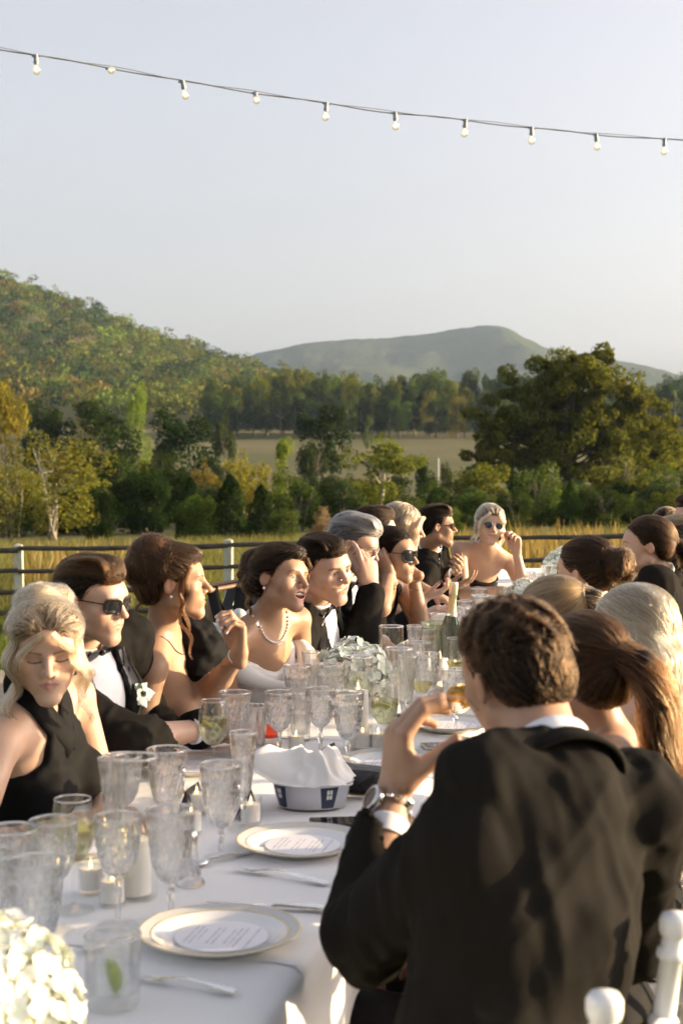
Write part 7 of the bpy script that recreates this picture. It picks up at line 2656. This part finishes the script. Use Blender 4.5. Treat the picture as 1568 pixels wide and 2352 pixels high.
# ---- groom leaning in
def guest_groom():
    B = Body(left_hip(5.38, 0.16, 0.50), at(716, 1425, 5.20), 112, at(746, 1310, 5.0), 136, -8, 8, True, 1.06, PHL)
    CHAIR_AT.append((B, 'left'))
    B.set_arm('R', at(770, 1585, 5.05), at(660, 1640, 5.0)); B.set_arm('L', at(850, 1580, 5.4), at(800, 1600, 5.8))
    o = make_skin(B, 'smiling dark haired man in a tuxedo leaning in beside the bride', PALE, dict(mouth='smile', nose=1.08), {'R': dict(n=DOWN), 'L': dict(n=DOWN)},
                  dict(eyes='open', brow=(0.04, 0.025, 0.015), brow_w=1.5, lip=(0.42, 0.2, 0.17), stubble=((0.2, 0.13, 0.1), 0.15)), GL, fine=0.0028, coarse=0.014)
    tux(B, o, 0.008, seed=8, flower=True)
    hair(o, B.head, B.hR, 1.06, style_man(0.014, 0.010, (0.6, -0.8, 0.0), part=0.008), DARK, DARK_U, 15, 5200, 0.0006)

# ---- grey haired man adjusting his glasses
def guest_grey():
    B = Body(left_hip(5.65, 0.20, 0.50), at(786, 1352, 5.62), 112, at(812, 1253, 5.5), 104, -22, 0, True, 1.0, PHL)
    CHAIR_AT.append((B, 'left'))
    B.set_arm('R', at(851, 1348, 5.32), at(850, 1560, 5.2), 0.29, 0.25); B.set_arm('L', at(880, 1480, 5.6), at(860, 1500, 6.0))
    hk = dict(n=V(-0.5, 0.85, 0.1), d=V(-0.12, 0.05, 1), flex=((8, 25, 15), (35, 50, 30), (48, 60, 35), (55, 60, 35)), thumb=(10, 50, 20))
    o = make_skin(B, 'grey haired man in a tuxedo pinching the rim of his spectacles', PALE, dict(mouth='closed'), {'R': hk, 'L': dict(n=DOWN)},
                  dict(eyes='down', brow=(0.12, 0.09, 0.07), lip=(0.40, 0.2, 0.18)), GL, fine=0.0034, coarse=0.014)
    tux(B, o, 0.010, seed=15, flower=False)
    sunglasses(o, B, 1.0, 'round', STEEL, glass_mat('clear_lens', (0.95, 0.96, 0.96), 0.85), name='spectacles', thick=0.0012)
    hair(o, B.head, B.hR, 1.0, style_man(0.022, 0.016, (0.25, -1, 0.0), part=-0.006), GREY, GREY_U, 16, 4600, 0.00065)

# ---- woman with hands behind her head
def guest_aviator():
    B = Body(left_hip(6.15, 0.16, 0.50), at(885, 1374, 6.0), 122, at(903, 1278, 5.9), 118, -2, -4, False, 1.02, PHL)
    CHAIR_AT.append((B, 'left'))
    B.set_arm('R', at(893, 1322, 5.82), at(945, 1400, 5.3), 0.25, 0.22); B.set_arm('L', at(948, 1318, 5.98), at(1030, 1420, 5.7), 0.27, 0.24)
    o = make_skin(B, 'woman in big dark sunglasses with both hands behind her ears', TAN, dict(mouth='closed'), {'R': dict(n=V(0.5, 0.85, 0.1), d=V(-0.30, 0.15, 0.6), flex=((15, 20, 10),) * 4), 'L': dict(n=V(-0.6, 0.6, 0.2), d=V(-0.8, 0.4, 0.25), flex=((20, 30, 15),) * 4)},
                  dict(eyes='open', lip=(0.42, 0.17, 0.15), brow=(0.05, 0.03, 0.02)), GL, fine=0.0034, coarse=0.009)
    def top(x, y, t):
        w = np.interp(t, [0.6, 0.75, 0.9, 1.0], [0.2, 0.115, 0.095, 0.085])
        neck = np.minimum(0.055 - np.abs(x), (t - 0.86) * B.len + 0.0 * y)
        return np.maximum(np.minimum((t - 0.62) * B.len, np.abs(x) - w), np.maximum(neck, (t - 0.985) * B.len))
    gown(B, o, top, CREPE, 0.009, 0.009, 18, 0.8)
    sunglasses(o, B, 1.02, 'aviator', BLACKP, LENS, big=1.12, thick=0.0028)
    e, w = B.arm['L']
    ring_band(o, 'bracelet', w - unit(w - e) * 0.03, w - e, 0.027, 0.0018, GOLD)
    hair(o, B.head, B.hR, 1.02, style_bun((0, -0.118, 0.010), 0.030, cut='woman', lifts=0.001), DARK, DARK_U, 17, 4600, 0.0006)

# ---- man turned away, blonde behind him
def guest_back():
    B = Body(left_hip(6.75, 0.24, 0.52), at(845, 1300, 6.7), 80, at(862, 1223, 6.6), 64, -4, 0, True, 1.02, PHL)
    CHAIR_AT.append((B, 'left'))
    B.set_arm('R', at(960, 1420, 6.4), at(860, 1440, 6.4)); B.set_arm('L', at(960, 1420, 6.8), at(880, 1440, 7.0))
    o = make_skin(B, 'dark haired man in glasses turned away behind the woman in big sunglasses', FAIR, dict(mouth='closed'), {'R': dict(n=DOWN), 'L': dict(n=DOWN)}, dict(eyes='open', brow=(0.04, 0.025, 0.015)), GL, fine=0.0045, coarse=0.016)
    tux(B, o, 0.012, seed=22, lapel=False, bow=False)
    sunglasses(o, B, 1.02, 'square', name='spectacles')
    hair(o, B.head, B.hR, 1.02, style_man(0.012, 0.010, (0, -1, -0.1)), DARK, DARK_U, 18, 3600, 0.0007)

def guest_waves():
    B = Body(left_hip(7.25, 0.22, 0.52), at(914, 1302, 7.1), 100, at(925, 1213, 7.0), 90, -12, 0, False, 1.02, PHL)
    CHAIR_AT.append((B, 'left'))
    B.set_arm('R', at(975, 1372, 7.0), at(900, 1440, 6.8)); B.set_arm('L', at(1000, 1366, 7.3), at(960, 1420, 7.6))
    o = make_skin(B, 'blonde woman with closed eyes and loose waves, between two dark haired men', FAIR, dict(mouth='closed'), {'R': dict(n=V(0.2, 0.3, 1), d=V(1, 0, 0.35), flex=((20, 45, 30),) * 4), 'L': dict(n=DOWN)}, dict(eyes='closed', lip=(0.45, 0.2, 0.17), brow=(0.15, 0.1, 0.06)), GL, fine=0.004, coarse=0.010, nails=(0.06, 0.01, 0.012))
    gown(B, o, lambda x, y, t: (t - 0.78) * B.len, CREPE, 0.011, 0.009, 25)
    hair(o, B.head, B.hR, 1.02, dict(cut='woman', shapes=[('e', (0, -0.024, 0.050), (0.083, 0.104, 0.092), 0.02), ('e', (0, -0.06, -0.03), (0.072, 0.058, 0.075), 0.03)], extra=[('c', (0.07, 0.0, 0.02), (0.07, 0.01, -0.12), 0.022, 0.018, 0.03), ('c', (-0.07, 0.0, 0.02), (-0.07, 0.01, -0.12), 0.022, 0.018, 0.03)],
         flows=[(None, (lambda p: unit_rows(np.stack([0.3 * np.sign(p[:, 0]) + 0.4 * np.sin(p[:, 2] * 90), -0.35 + 0.2 * np.sin(p[:, 2] * 70), -1 + 0 * p[:, 0]], 1))), 1.0, 12, 0.009, 0.12, 0.06, 0.004)],
         locks=[([(0.03, 0.09, 0.085), (0.066, 0.078, 0.03), (0.072, 0.052, -0.04), (0.078, 0.055, -0.10), (0.066, 0.05, -0.17)], 120, 0.012, 0.008, 1.6)]), BLONDE, BLONDE_U, 19, 3600, 0.0008)

def guest_tortoise():
    B = Body(left_hip(8.05, 0.22, 0.52), at(984, 1290, 7.95), 96, at(1003, 1211, 7.8), 86, -2, 0, True, 1.0, PHL)
    CHAIR_AT.append((B, 'left'))
    B.set_arm('R', at(1025, 1352, 7.6), at(985, 1420, 7.5)); B.set_arm('L', at(1048, 1312, 7.9), at(1040, 1400, 8.3))
    o = make_skin(B, 'man in profile with brown sunglasses and a black bow tie', OLIVE, dict(mouth='closed', nose=1.15), {'R': dict(n=V(0.3, 0.2, 0.9), d=V(1, -0.2, 0.3), flex=((15, 25, 15),) * 4), 'L': dict(n=V(-0.5, -0.5, 0.5), flex=RELAX)},
                  dict(eyes='open', brow=(0.03, 0.02, 0.012), brow_w=1.5, stubble=((0.10, 0.07, 0.05), 0.35)), GL, fine=0.0036, coarse=0.014)
    tux(B, o, 0.010, seed=27, col=NAVYW)
    sunglasses(o, B, 1.0, 'square', TORT, mat('brown_lens', (0.05, 0.035, 0.02), 0.06, spec=0.8))
    hair(o, B.head, B.hR, 1.0, style_man(0.022, 0.018, (0.3, -1, 0.2)), DARK, DARK_U, 20, 3800, 0.0007)

def guest_round():
    B = Body(edge_pt(8.5, T_W * 0.95, 0.52), at(1122, 1290, 8.3), 168, at(1124, 1210, 8.2), 172, 2, -9, False, 1.02, 150)
    CHAIR_AT.append((B, 'left'))
    B.set_arm('R', at(1152, 1356, 8.05), at(1085, 1420, 8.1), 0.27, 0.24); B.set_arm('L', at(1186, 1268, 8.15), at(1205, 1400, 8.2), 0.25, 0.235)
    o = make_skin(B, 'smiling blonde woman in round sunglasses and a black strapless dress', FAIR, dict(mouth='smile'), {'R': dict(n=DOWN, d=V(1, -0.2, 0)), 'L': dict(n=V(-0.6, -0.7, 0.1), d=V(-0.1, 0, 1), flex=CURL, thumb=(20, 40, 25))},
                  dict(eyes='open', lip=(0.45, 0.18, 0.16), brow=(0.12, 0.08, 0.05)), GL, fine=0.0034, coarse=0.009, nails=(0.5, 0.08, 0.06))
    gown(B, o, lambda x, y, t: (t - 0.75) * B.len, CREPE, 0.009, 0.010, 30)
    bt(o, B.T(-0.045, 0.150, 0.68), B.r, B.f, B.up, 1.9, SATIN)
    sunglasses(o, B, 1.02, 'round', STEEL, LENS, big=1.0, thick=0.0014)
    MB().ball(B.head + B.hR @ V(-0.080, 0.0, -0.045), 0.008, 10, 8).build('earring', GOLD, o)
    spec = style_bun((0.0, -0.078, 0.105), 0.050, [('e', (0, 0.025, 0.088), (0.062, 0.06, 0.038), 0.02)],
                     [([(0.03, 0.09, 0.09), (0.066, 0.075, 0.03), (0.078, 0.045, -0.04), (0.074, 0.03, -0.11)], 120, 0.012, 0.008, 1.4), ([(-0.03, 0.09, 0.09), (-0.066, 0.075, 0.03), (-0.078, 0.045, -0.04), (-0.085, 0.03, -0.11)], 120, 0.012, 0.008, 1.4),
                      ([(0.07, 0.0, 0.02), (0.085, -0.01, -0.06), (0.09, 0.0, -0.13)], 80, 0.010, 0.010, 1.6), ([(-0.07, 0.0, 0.02), (-0.085, -0.01, -0.06), (-0.09, 0.0, -0.13)], 80, 0.010, 0.010, 1.6)], vol=0.005, lifts=0.006, swirl=(0, 0.3, 1))
    hair(o, B.head, B.hR, 1.02, spec, ASH, ASH_U, 21, 4200, 0.0008)

# ---- right row
def guest_front():
    shl, shr = at(1062, 1955, 1.98), at(1490, 1835, 2.17)
    B = Body(V(0.20, 1.90, 0.52), at(1262, 1800, 2.10), -34, at(1185, 1560, 2.24), -26, -10, -10, True, 1.04, -60, nl=0.165)
    CHAIR_AT.append((B, 'front'))
    B.sh = {'L': at(1075, 1955, 1.99), 'R': at(1455, 1850, 2.15)}
    B.arm['L'] = (at(838, 2150, 2.20), at(905, 1822, 2.38))
    B.arm['R'] = (at(1440, 2150, 2.36), at(1085, 2045, 2.44))
    hk = dict(n=V(0.80, 0.28, 0.20), d=V(0.08, 0.05, 1.0), s=1.14, fat=1.2, h=0.0030, flex=((34, 36, 16), (40, 34, 16), (46, 34, 18), (50, 38, 22)), spread=2, thumb=(30, 62, -4))
    o = make_skin(B, 'dark haired man seen from behind in a black suit lowering his sunglasses', (0.40, 0.24, 0.155), dict(mouth='closed', size=0.98), {'L': hk, 'R': dict(n=V(-0.2, 0.3, -1), d=V(-0.75, 0.5, -0.1), flex=CURL)},
                  dict(eyes='open', brow=(0.03, 0.02, 0.012), brow_w=1.5), GR, fine=0.0036, coarse=0.010)
    tux(B, o, 0.0075, seed=41, lapel=False, bow=False, col=NAVYW, sleeve=0.070, folds=1.2, shirt_h=0.006)
    # shirt collar band and rolled jacket collar
    e, w = B.arm['L']; d = unit(w - e)
    wc = w - d * 0.030
    Fm = frame_from(d, 0.0)
    out = unit(V(-0.75, -0.6, 0)); out = unit(out - d * np.dot(out, d)); sd = np.cross(d, out)
    wt = empty('wristwatch', (0, 0, 0)); wt.parent = o
    link_me = MB().box((0, 0, 0), (0.0105, 0.0042, 0.024), None, 0.001).mesh('band_link', True, 30)
    for k in range(20):
        a = k / 20 * 6.283
        if math.cos(a) > 0.80: continue
        nr = out * math.cos(a) * 1.0 + sd * math.sin(a)
        p = wc + out * math.cos(a) * 0.0335 + sd * math.sin(a) * 0.0305
        tg = -out * math.sin(a) + sd * math.cos(a)
        q = link('band_link', link_me, STEEL, wt, p, Matrix(np.stack([tg, nr, d], 1).tolist()).to_euler())
    Mw = np.stack([sd, d, out], 1)
    cz = wc + out * 0.034
    cs = MB().lathe([(0, -0.004), (0.022, -0.004), (0.0240, 0.001), (0.0240, 0.006), (0.0215, 0.0095), (0.0185, 0.0098), (0.0185, 0.007), (0, 0.007)], 36, cz, Mw).build('case', STEEL, wt)
    MB().lathe([(0, 0.0073), (0.0184, 0.0073), (0.0184, 0.0077), (0, 0.0077)], 32, cz, Mw).build('dial', mat('watch_dial', (0.03, 0.03, 0.035), 0.25), cs)
    ring_band(o, 'wedding_ring', hk_pt(B, 'L', hk, 2), hk_dir(B, 'L', hk, 2), 0.0142, 0.0034, mat('dark_ring', (0.012, 0.013, 0.02), 0.4))
    # tinted sunglasses held out from the face
    amber = glass_mat('amber_lens', (0.62, 0.42, 0.12), 0.55)
    R2 = head_frame(-26, -10, -10)
    sunglasses(o, B, 0.98, 'aviator', mat('gold_frame', (0.55, 0.42, 0.25), 0.25, metal=0.8), amber, pos=B.head + R2 @ V(-0.012, 0.030, -0.022), R=R2, big=1.05)
    sp = style_man(0.030, 0.0, (0.25, 1, 0.4))
    sp['flows'] = [(lambda v: v[:, 2] > 0.065, (lambda p: np.stack([np.sin(p[:, 0] * 160 + p[:, 2] * 90), np.cos(p[:, 1] * 150 + p[:, 0] * 70), 0.5 + 0 * p[:, 0]], 1)), 0.62, 9, 0.0050, 0.5, 0.5, 0.010),
                   (lambda v: v[:, 2] <= 0.075, const_flow((0, -0.5, -0.9)), 0.38, 5, 0.0045, 0.2, 0.03, 0.0012)]
    hair(o, B.head, B.hR, 0.98, sp, ESPR, DARK_U, 31, 8500, 0.0006)

def hk_pt(B, side, hk, i):
    e, w = B.arm[side]
    d = unit(hk['d']); n = unit(hk['n'] - d * np.dot(hk['n'], d)); t = np.cross(d, n) * (1 if side == 'R' else -1)
    kn = [(0.088, 0.027, -0.002), (0.092, 0.0085, -0.004), (0.088, -0.010, -0.003), (0.080, -0.027, 0.0)][i]
    s = hk['s'] * B.sc
    return w + (d * kn[0] + t * kn[1] + n * kn[2]) * s + hk_dir(B, side, hk, i) * 0.022

def hk_dir(B, side, hk, i):
    d = unit(hk['d']); n = unit(hk['n'] - d * np.dot(hk['n'], d))
    a = R_(hk['flex'][i][0])
    return unit(d * math.cos(a) + n * math.sin(a))

def plain_right(label, y, headp, hphi, skin, hairspec, hm, hu, seed, dress=True, pitch=-6, roll=0, back=0.30, male=False, neckp=None, n=5000, rad=0.0007, phi=None, fine=0.006, glasses=None, sc=1.0, top=0.72):
    hd = headp
    nk = neckp if neckp is not None else hd + V(0.05, -0.02, -0.165)
    B = Body(right_hip(y, back), nk, PHR if phi is None else phi, hd, hphi, pitch, roll, male, sc, PHR)
    CHAIR_AT.append((B, 'right'))
    B.set_arm('L', edge_pt(y - 0.06, -0.12, 0.66), edge_pt(y - 0.5, -0.4, 0.6)); B.set_arm('R', edge_pt(y + 0.12, -0.12, 0.66), edge_pt(y + 0.55, -0.4, 0.6))
    o = make_skin(B, label, skin, dict(mouth='closed'), {'R': dict(n=DOWN, h=0.006), 'L': dict(n=DOWN, h=0.006)}, dict(eyes='open', brow=(0.06, 0.04, 0.025), brow_w=1.3 if male else 1), GR, fine=fine, coarse=0.011)
    if dress: gown(B, o, lambda x, y_, t: (t - top) * B.len, CREPE, 0.010, 0.010, seed)
    else: tux(B, o, 0.011, seed=seed, lapel=False, bow=False, col=NAVYW)
    if glasses: sunglasses(o, B, sc, glasses)
    if hairspec: hair(o, B.head, B.hR, sc, hairspec, hm, hu, seed, n, rad)
    return B, o

def pony(tie, path, r0=0.030, n=420, spread=0.026, cut='woman', curl=0.004):
    sp = style_bun(tie, 0.020, cut=cut, lifts=0.002)
    sp['extra'] = [('c', tie, path[1], 0.014, r0 * 0.75, 0.012)] + [('c', path[i], path[i + 1], r0 * (0.75 if i == 1 else 0.8), r0 * (0.8 if i + 2 < len(path) else 0.35), 0.012) for i in range(1, len(path) - 1)]
    sp['flows'][0] = (lambda v: (np.linalg.norm(v - np.asarray(tie), axis=1) > 0.02) & (v[:, 1] > tie[1] - 0.004), to_point(tie), 0.95, 15, 0.009, 0.04, 0.03, 0.003)
    sp['flows'][1] = (lambda v: v[:, 1] < -9, to_point(tie), 0.05, 4, 0.01, 0.1, 0, 0.001)
    sp['locks'] = [([np.asarray(tie)] + [np.asarray(q) for q in path[1:]], n, spread, curl, 1.0), ([np.asarray(tie)] + [np.asarray(q) + V(0.01, 0.005, 0) for q in path[1:]], n // 2, spread * 1.15, curl * 2, 1.5)]
    return sp

def long_hair():
    wav = lambda p: unit_rows(np.stack([0.25 * np.sign(p[:, 0]) * (p[:, 2] > 0) + 0.18 * np.sin(p[:, 2] * 42 + p[:, 1] * 25), -0.30 * (p[:, 2] > 0.02) + 0.12 * np.sin(p[:, 2] * 36 + p[:, 0] * 40), -1 + 0 * p[:, 0]], 1))
    wav.key = lambda p: np.stack([np.arctan2(p[:, 0], -p[:, 1]) * 0.09, 0 * p[:, 0], 0 * p[:, 0]], 1)
    crf = lambda p: unit_rows(np.stack([3.0 * p[:, 0] + 0.08 * np.sin(p[:, 1] * 120), -0.9 + 0 * p[:, 0], -0.5 + 0 * p[:, 0]], 1))
    crf.key = lambda p: np.stack([np.arctan2(p[:, 0], np.abs(p[:, 2]) + 0.02) * 0.09, 0 * p[:, 0], 0 * p[:, 0]], 1)
    return dict(cut='cover', shapes=[('e', (0, -0.026, 0.048), (0.086, 0.106, 0.092), 0.02), ('e', (0, -0.055, -0.05), (0.086, 0.072, 0.12), 0.04)],
                extra=[('c', (0.045, -0.075, -0.08), (0.055, -0.105, -0.34), 0.058, 0.036, 0.04), ('c', (-0.045, -0.075, -0.08), (-0.05, -0.105, -0.34), 0.058, 0.036, 0.04), ('c', (0, -0.09, -0.08), (0, -0.12, -0.36), 0.058, 0.04, 0.04)],
                flows=[(lambda v: v[:, 2] > 0.03, crf, 0.4, 14, 0.011, 0.06, 0.02, 0.003),
                       (lambda v: v[:, 2] <= 0.06, wav, 0.6, 14, 0.014, 0.08, 0.05, 0.006)])

def guests_right():
    plain_right('brown haired woman with a sunlit ponytail beside the man in front', 2.72, at(1330, 1552, 2.75), -36, (0.36, 0.215, 0.14),
                pony((0, -0.118, 0.048), [(0, -0.10, 0.05), (0.01, -0.160, 0.030), (0.02, -0.190, -0.06), (0.03, -0.185, -0.17), (0.045, -0.165, -0.28)], 0.036, 800, 0.036), BROWN, BROWN_U, 51, neckp=at(1400, 1728, 2.76), back=0.42, n=6000)
    plain_right('woman with long straight pale blonde hair down her back', 3.32, at(1442, 1462, 3.3), -44, FAIR, long_hair(), ASH, ASH_U, 52, neckp=at(1490, 1625, 3.32), back=0.50, n=9000, rad=0.0008)
    plain_right('woman with dark blonde half up hair, left of the long pale hair', 3.98, at(1262, 1424, 4.0), -66, FAIR,
                pony((0, -0.098, 0.078), [(0, -0.09, 0.08), (0.0, -0.135, 0.065), (0.0, -0.150, -0.01), (0.0, -0.14, -0.09), (0, -0.12, -0.16)], 0.036, 360, 0.034), MOUSE, MOUSE_U, 53, neckp=at(1310, 1562, 4.05), back=0.30, n=5200)
    bunlocks = [([(0.02 * a, -0.12 + 0.01 * b, 0.02 + 0.02 * b), (0.03 * a, -0.17, 0.03 * b), (0.02 * b, -0.185, -0.02), (-0.01 * a, -0.15, -0.03)], 70, 0.012, 0.010, 1.2) for a in (-1, 0.6, 1) for b in (-1, 1)]
    plain_right('brunette with a loose curled bun in front of the ponytailed man', 4.78, at(1340, 1318, 4.8), -52, FAIR,
                style_bun((0.0, -0.135, 0.030), 0.052, [('e', (0.02, -0.15, 0.055), (0.035, 0.03, 0.03), 0.02), ('e', (-0.025, -0.15, 0.0), (0.035, 0.03, 0.035), 0.02)], bunlocks, vol=0.003), ESPR, DARK_U, 54, neckp=at(1375, 1430, 4.85), back=0.34, n=5200)
    plain_right('man in a dark suit with slicked back hair tied in a short ponytail', 5.6, at(1482, 1257, 5.6), -84, PALE,
                pony((0, -0.115, 0.010), [(0, -0.10, 0.015), (0.0, -0.150, -0.005), (0.0, -0.160, -0.05), (0.0, -0.145, -0.10)], 0.030, 300, 0.028), ESPR, DARK_U, 55, False, -3, 0, 0.50, True, at(1515, 1362, 5.65), 5000, fine=0.004)
    plain_right('man with short light brown hair behind the ponytailed man', 6.3, at(1550, 1246, 6.3), -62, FAIR, style_man(0.012, 0.0, (0.2, 1, 0)), MOUSE, MOUSE_U, 56, False, -4, 0, 0.45, True, at(1575, 1345, 6.35), 3600, 0.0008)
    plain_right('dark haired woman facing the camera, hidden but for her forehead', 7.7, at(1528, 1218, 7.6), 205, FAIR, style_bun((0, -0.11, 0.03), 0.04, cut='woman'), BROWN, DARK_U, 57, True, -4, 0, 0.42, False, at(1540, 1300, 7.65), 3000, 0.0009)
    plain_right('man in sunglasses cut off by the right edge of the picture', 7.0, at(1592, 1192, 7.0), -88, PALE, style_man(0.015, 0.01, (0, -1, 0)), DARK, DARK_U, 58, False, -2, 0, 0.62, True, at(1615, 1282, 7.05), 3000, 0.0009, glasses='square')

for fn_ in (guest_halter, guest_shades, guest_profile, guest_bride, guest_groom, guest_grey, guest_aviator, guest_back, guest_waves, guest_tortoise, guest_round, guest_front, guests_right):
    fn_()

# ================================================================== chairs and tray stand
CHAIRW = mat('white_lacquer', (0.76, 0.76, 0.75), 0.3, spec=0.5, noise=(20, (0.70, 0.70, 0.69)))

def turned(b, p0, p1, r, rings, n=14):
    p0, p1 = np.asarray(p0, float), np.asarray(p1, float)
    t = [0, 1]; rr = [r, r]
    for q in rings:
        for dt, k in ((-0.02, 1.0), (-0.012, 1.28), (0, 1.34), (0.012, 1.28), (0.02, 1.0)):
            t.append(q + dt); rr.append(r * k)
    o = np.argsort(t); t = np.clip(np.array(t)[o], 0, 1); rr = np.array(rr)[o]
    return b.tube(p0 + np.outer(t, p1 - p0), rr, n)

def chair_proto():
    """ballroom chair facing +Y, seat centre at the origin"""
    root = empty('ballroom_chair', (0, 0, 0))
    MB().box((0, 0, 0.437), (0.40, 0.40, 0.028), None, 0.008).build('seat', CHAIRW, root)
    MB().box((0, 0.0, 0.468), (0.385, 0.385, 0.032), None, 0.014).build('cushion', mat('ivory_cushion', (0.70, 0.69, 0.65), 0.8), root)
    for sx in (-1, 1):
        b = MB(); turned(b, (sx * 0.175, 0.17, 0), (sx * 0.175, 0.17, 0.425), 0.0150, (0.3, 0.6, 0.9)); b.build('leg', CHAIRW, root, sharp=60)
        b = MB(); turned(b, (sx * 0.170, -0.20, 0), (sx * 0.170, -0.19, 0.45), 0.0155, (0.4, 0.8)); turned(b, (sx * 0.170, -0.19, 0.44), (sx * 0.170, -0.245, 0.905), 0.0165, (0.12, 0.42, 0.72, 0.93))
        b.lathe([(0, 0.898), (0.020, 0.9), (0.0225, 0.908), (0.0225, 0.922), (0.018, 0.930), (0, 0.933)], 16, (sx * 0.170, -0.2455, 0)); b.build('back_post', CHAIRW, root, sharp=60)
    for z, y in ((0.775, -0.2303), (0.70, -0.2213), (0.565, -0.205)):
        b = MB(); turned(b, (-0.17, y, z), (0.17, y, z), 0.0125, (0.2, 0.5, 0.8)); b.build('back_rail', CHAIRW, root, sharp=60)
    for x in (-0.115, -0.058, 0, 0.058, 0.115):
        b = MB(); turned(b, (x, -0.205, 0.565), (x, -0.2213, 0.70), 0.0085, (0.5,), 10); b.build('spindle', CHAIRW, root, sharp=60)
    for z in (0.16, 0.28):
        for sx in (-1, 1):
            MB().tube([(sx * 0.173, 0.17, z), (sx * 0.171, -0.195, z)], 0.010, 10).build('stretcher', CHAIRW, root)
    return root
_cp0 = chair_proto()
CH_L = ['blonde woman in the halter dress', 'man in black sunglasses', 'brunette with the raised hand', 'bride', 'man leaning in beside the bride', 'grey haired man', 'woman in big sunglasses', 'dark haired man turned away', 'blonde with closed eyes', 'man in profile with brown sunglasses', 'woman in round sunglasses',
        'dark haired man in front', 'woman with the sunlit ponytail', 'woman with long pale hair', 'woman with half up hair', 'brunette with the curled bun', 'ponytailed man', 'man with light brown hair', 'dark haired woman facing the camera', 'man cut off by the right edge']
for i, (B, kind) in enumerate(CHAIR_AT):
    if kind == 'front':
        a, b = at(1387, 2311, 1.67), at(1548, 2124, 1.97)
        a, b = V(*a[:2], 0), V(*b[:2], 0)
        mid = (a + b) / 2; r = unit(b - a); f = V(-r[1], r[0], 0)
        p = mid + f * 0.245; phi = math.atan2(-f[0], f[1])
    else:
        p = V(*B.hip[:2], 0) + B.fh * 0.02; phi = math.atan2(-B.fh[0], B.fh[1])
    c = _cp0 if i == 0 else dup(_cp0)
    c.location = tuple(map(float, p)); c.rotation_euler = (0, 0, phi)
    tag(c, 'white ballroom chair under the ' + CH_L[i], 'chair', 'white ballroom chairs')

def tray_stand():
    o = empty('tray_stand', V(*at(520, 1400, 6.4)[:2], 0)); P0 = np.array(o.location)
    tag(o, 'folding wooden tray stand with black straps behind the raised hand', 'tray stand')
    wd = mat('oiled_wood', (0.13, 0.07, 0.035), 0.55, noise=(14, (0.19, 0.11, 0.055)))
    st = mat('black_webbing', (0.012, 0.012, 0.012), 0.8)
    a, b = at(425, 1366, 6.2), at(568, 1340, 6.55)
    MB().tube([a - P0, b - P0], 0.0105, 10).build('top_rail', wd, o)
    a2, b2 = a + V(0.06, 0.46, 0.0), b + V(0.06, 0.46, 0.0)
    MB().tube([a2 - P0, b2 - P0], 0.0105, 10).build('top_rail', wd, o)
    for s in (0.06, 0.94):
        p, q = a + (b - a) * s, a2 + (b2 - a2) * s
        MB().tube([p - P0, V(q[0], q[1], 0) - P0], 0.013, 8).build('leg', wd, o); MB().tube([q - P0, V(p[0], p[1], 0) - P0], 0.013, 8).build('leg', wd, o)
    for s in (0.42, 0.90):
        p, q = a + (b - a) * s, a2 + (b2 - a2) * s
        m = (p + q) / 2 - V(0, 0, 0.16)
        MB().tube(resample([p - P0 + V(0, 0, .014), p - P0 - V(0, 0.01, 0.02), m - P0, q - P0 - V(0, 0, .02)], 12), 0.026, 8, flat=0.12, up=(0, 1, 0)).build('strap', st, o)
        MB().tube([p - P0 - unit(b - a) * 0.028, p - P0 + unit(b - a) * 0.028], 0.0130, 10).build('brass_sleeve', wd, o)
        MB().tube([p - P0, p - P0 + V(-0.05 if s > .5 else 0.09, 0, -0.40)], 0.024, 8, flat=0.14, up=(0, 1, 0)).build('strap', st, o)
tray_stand()
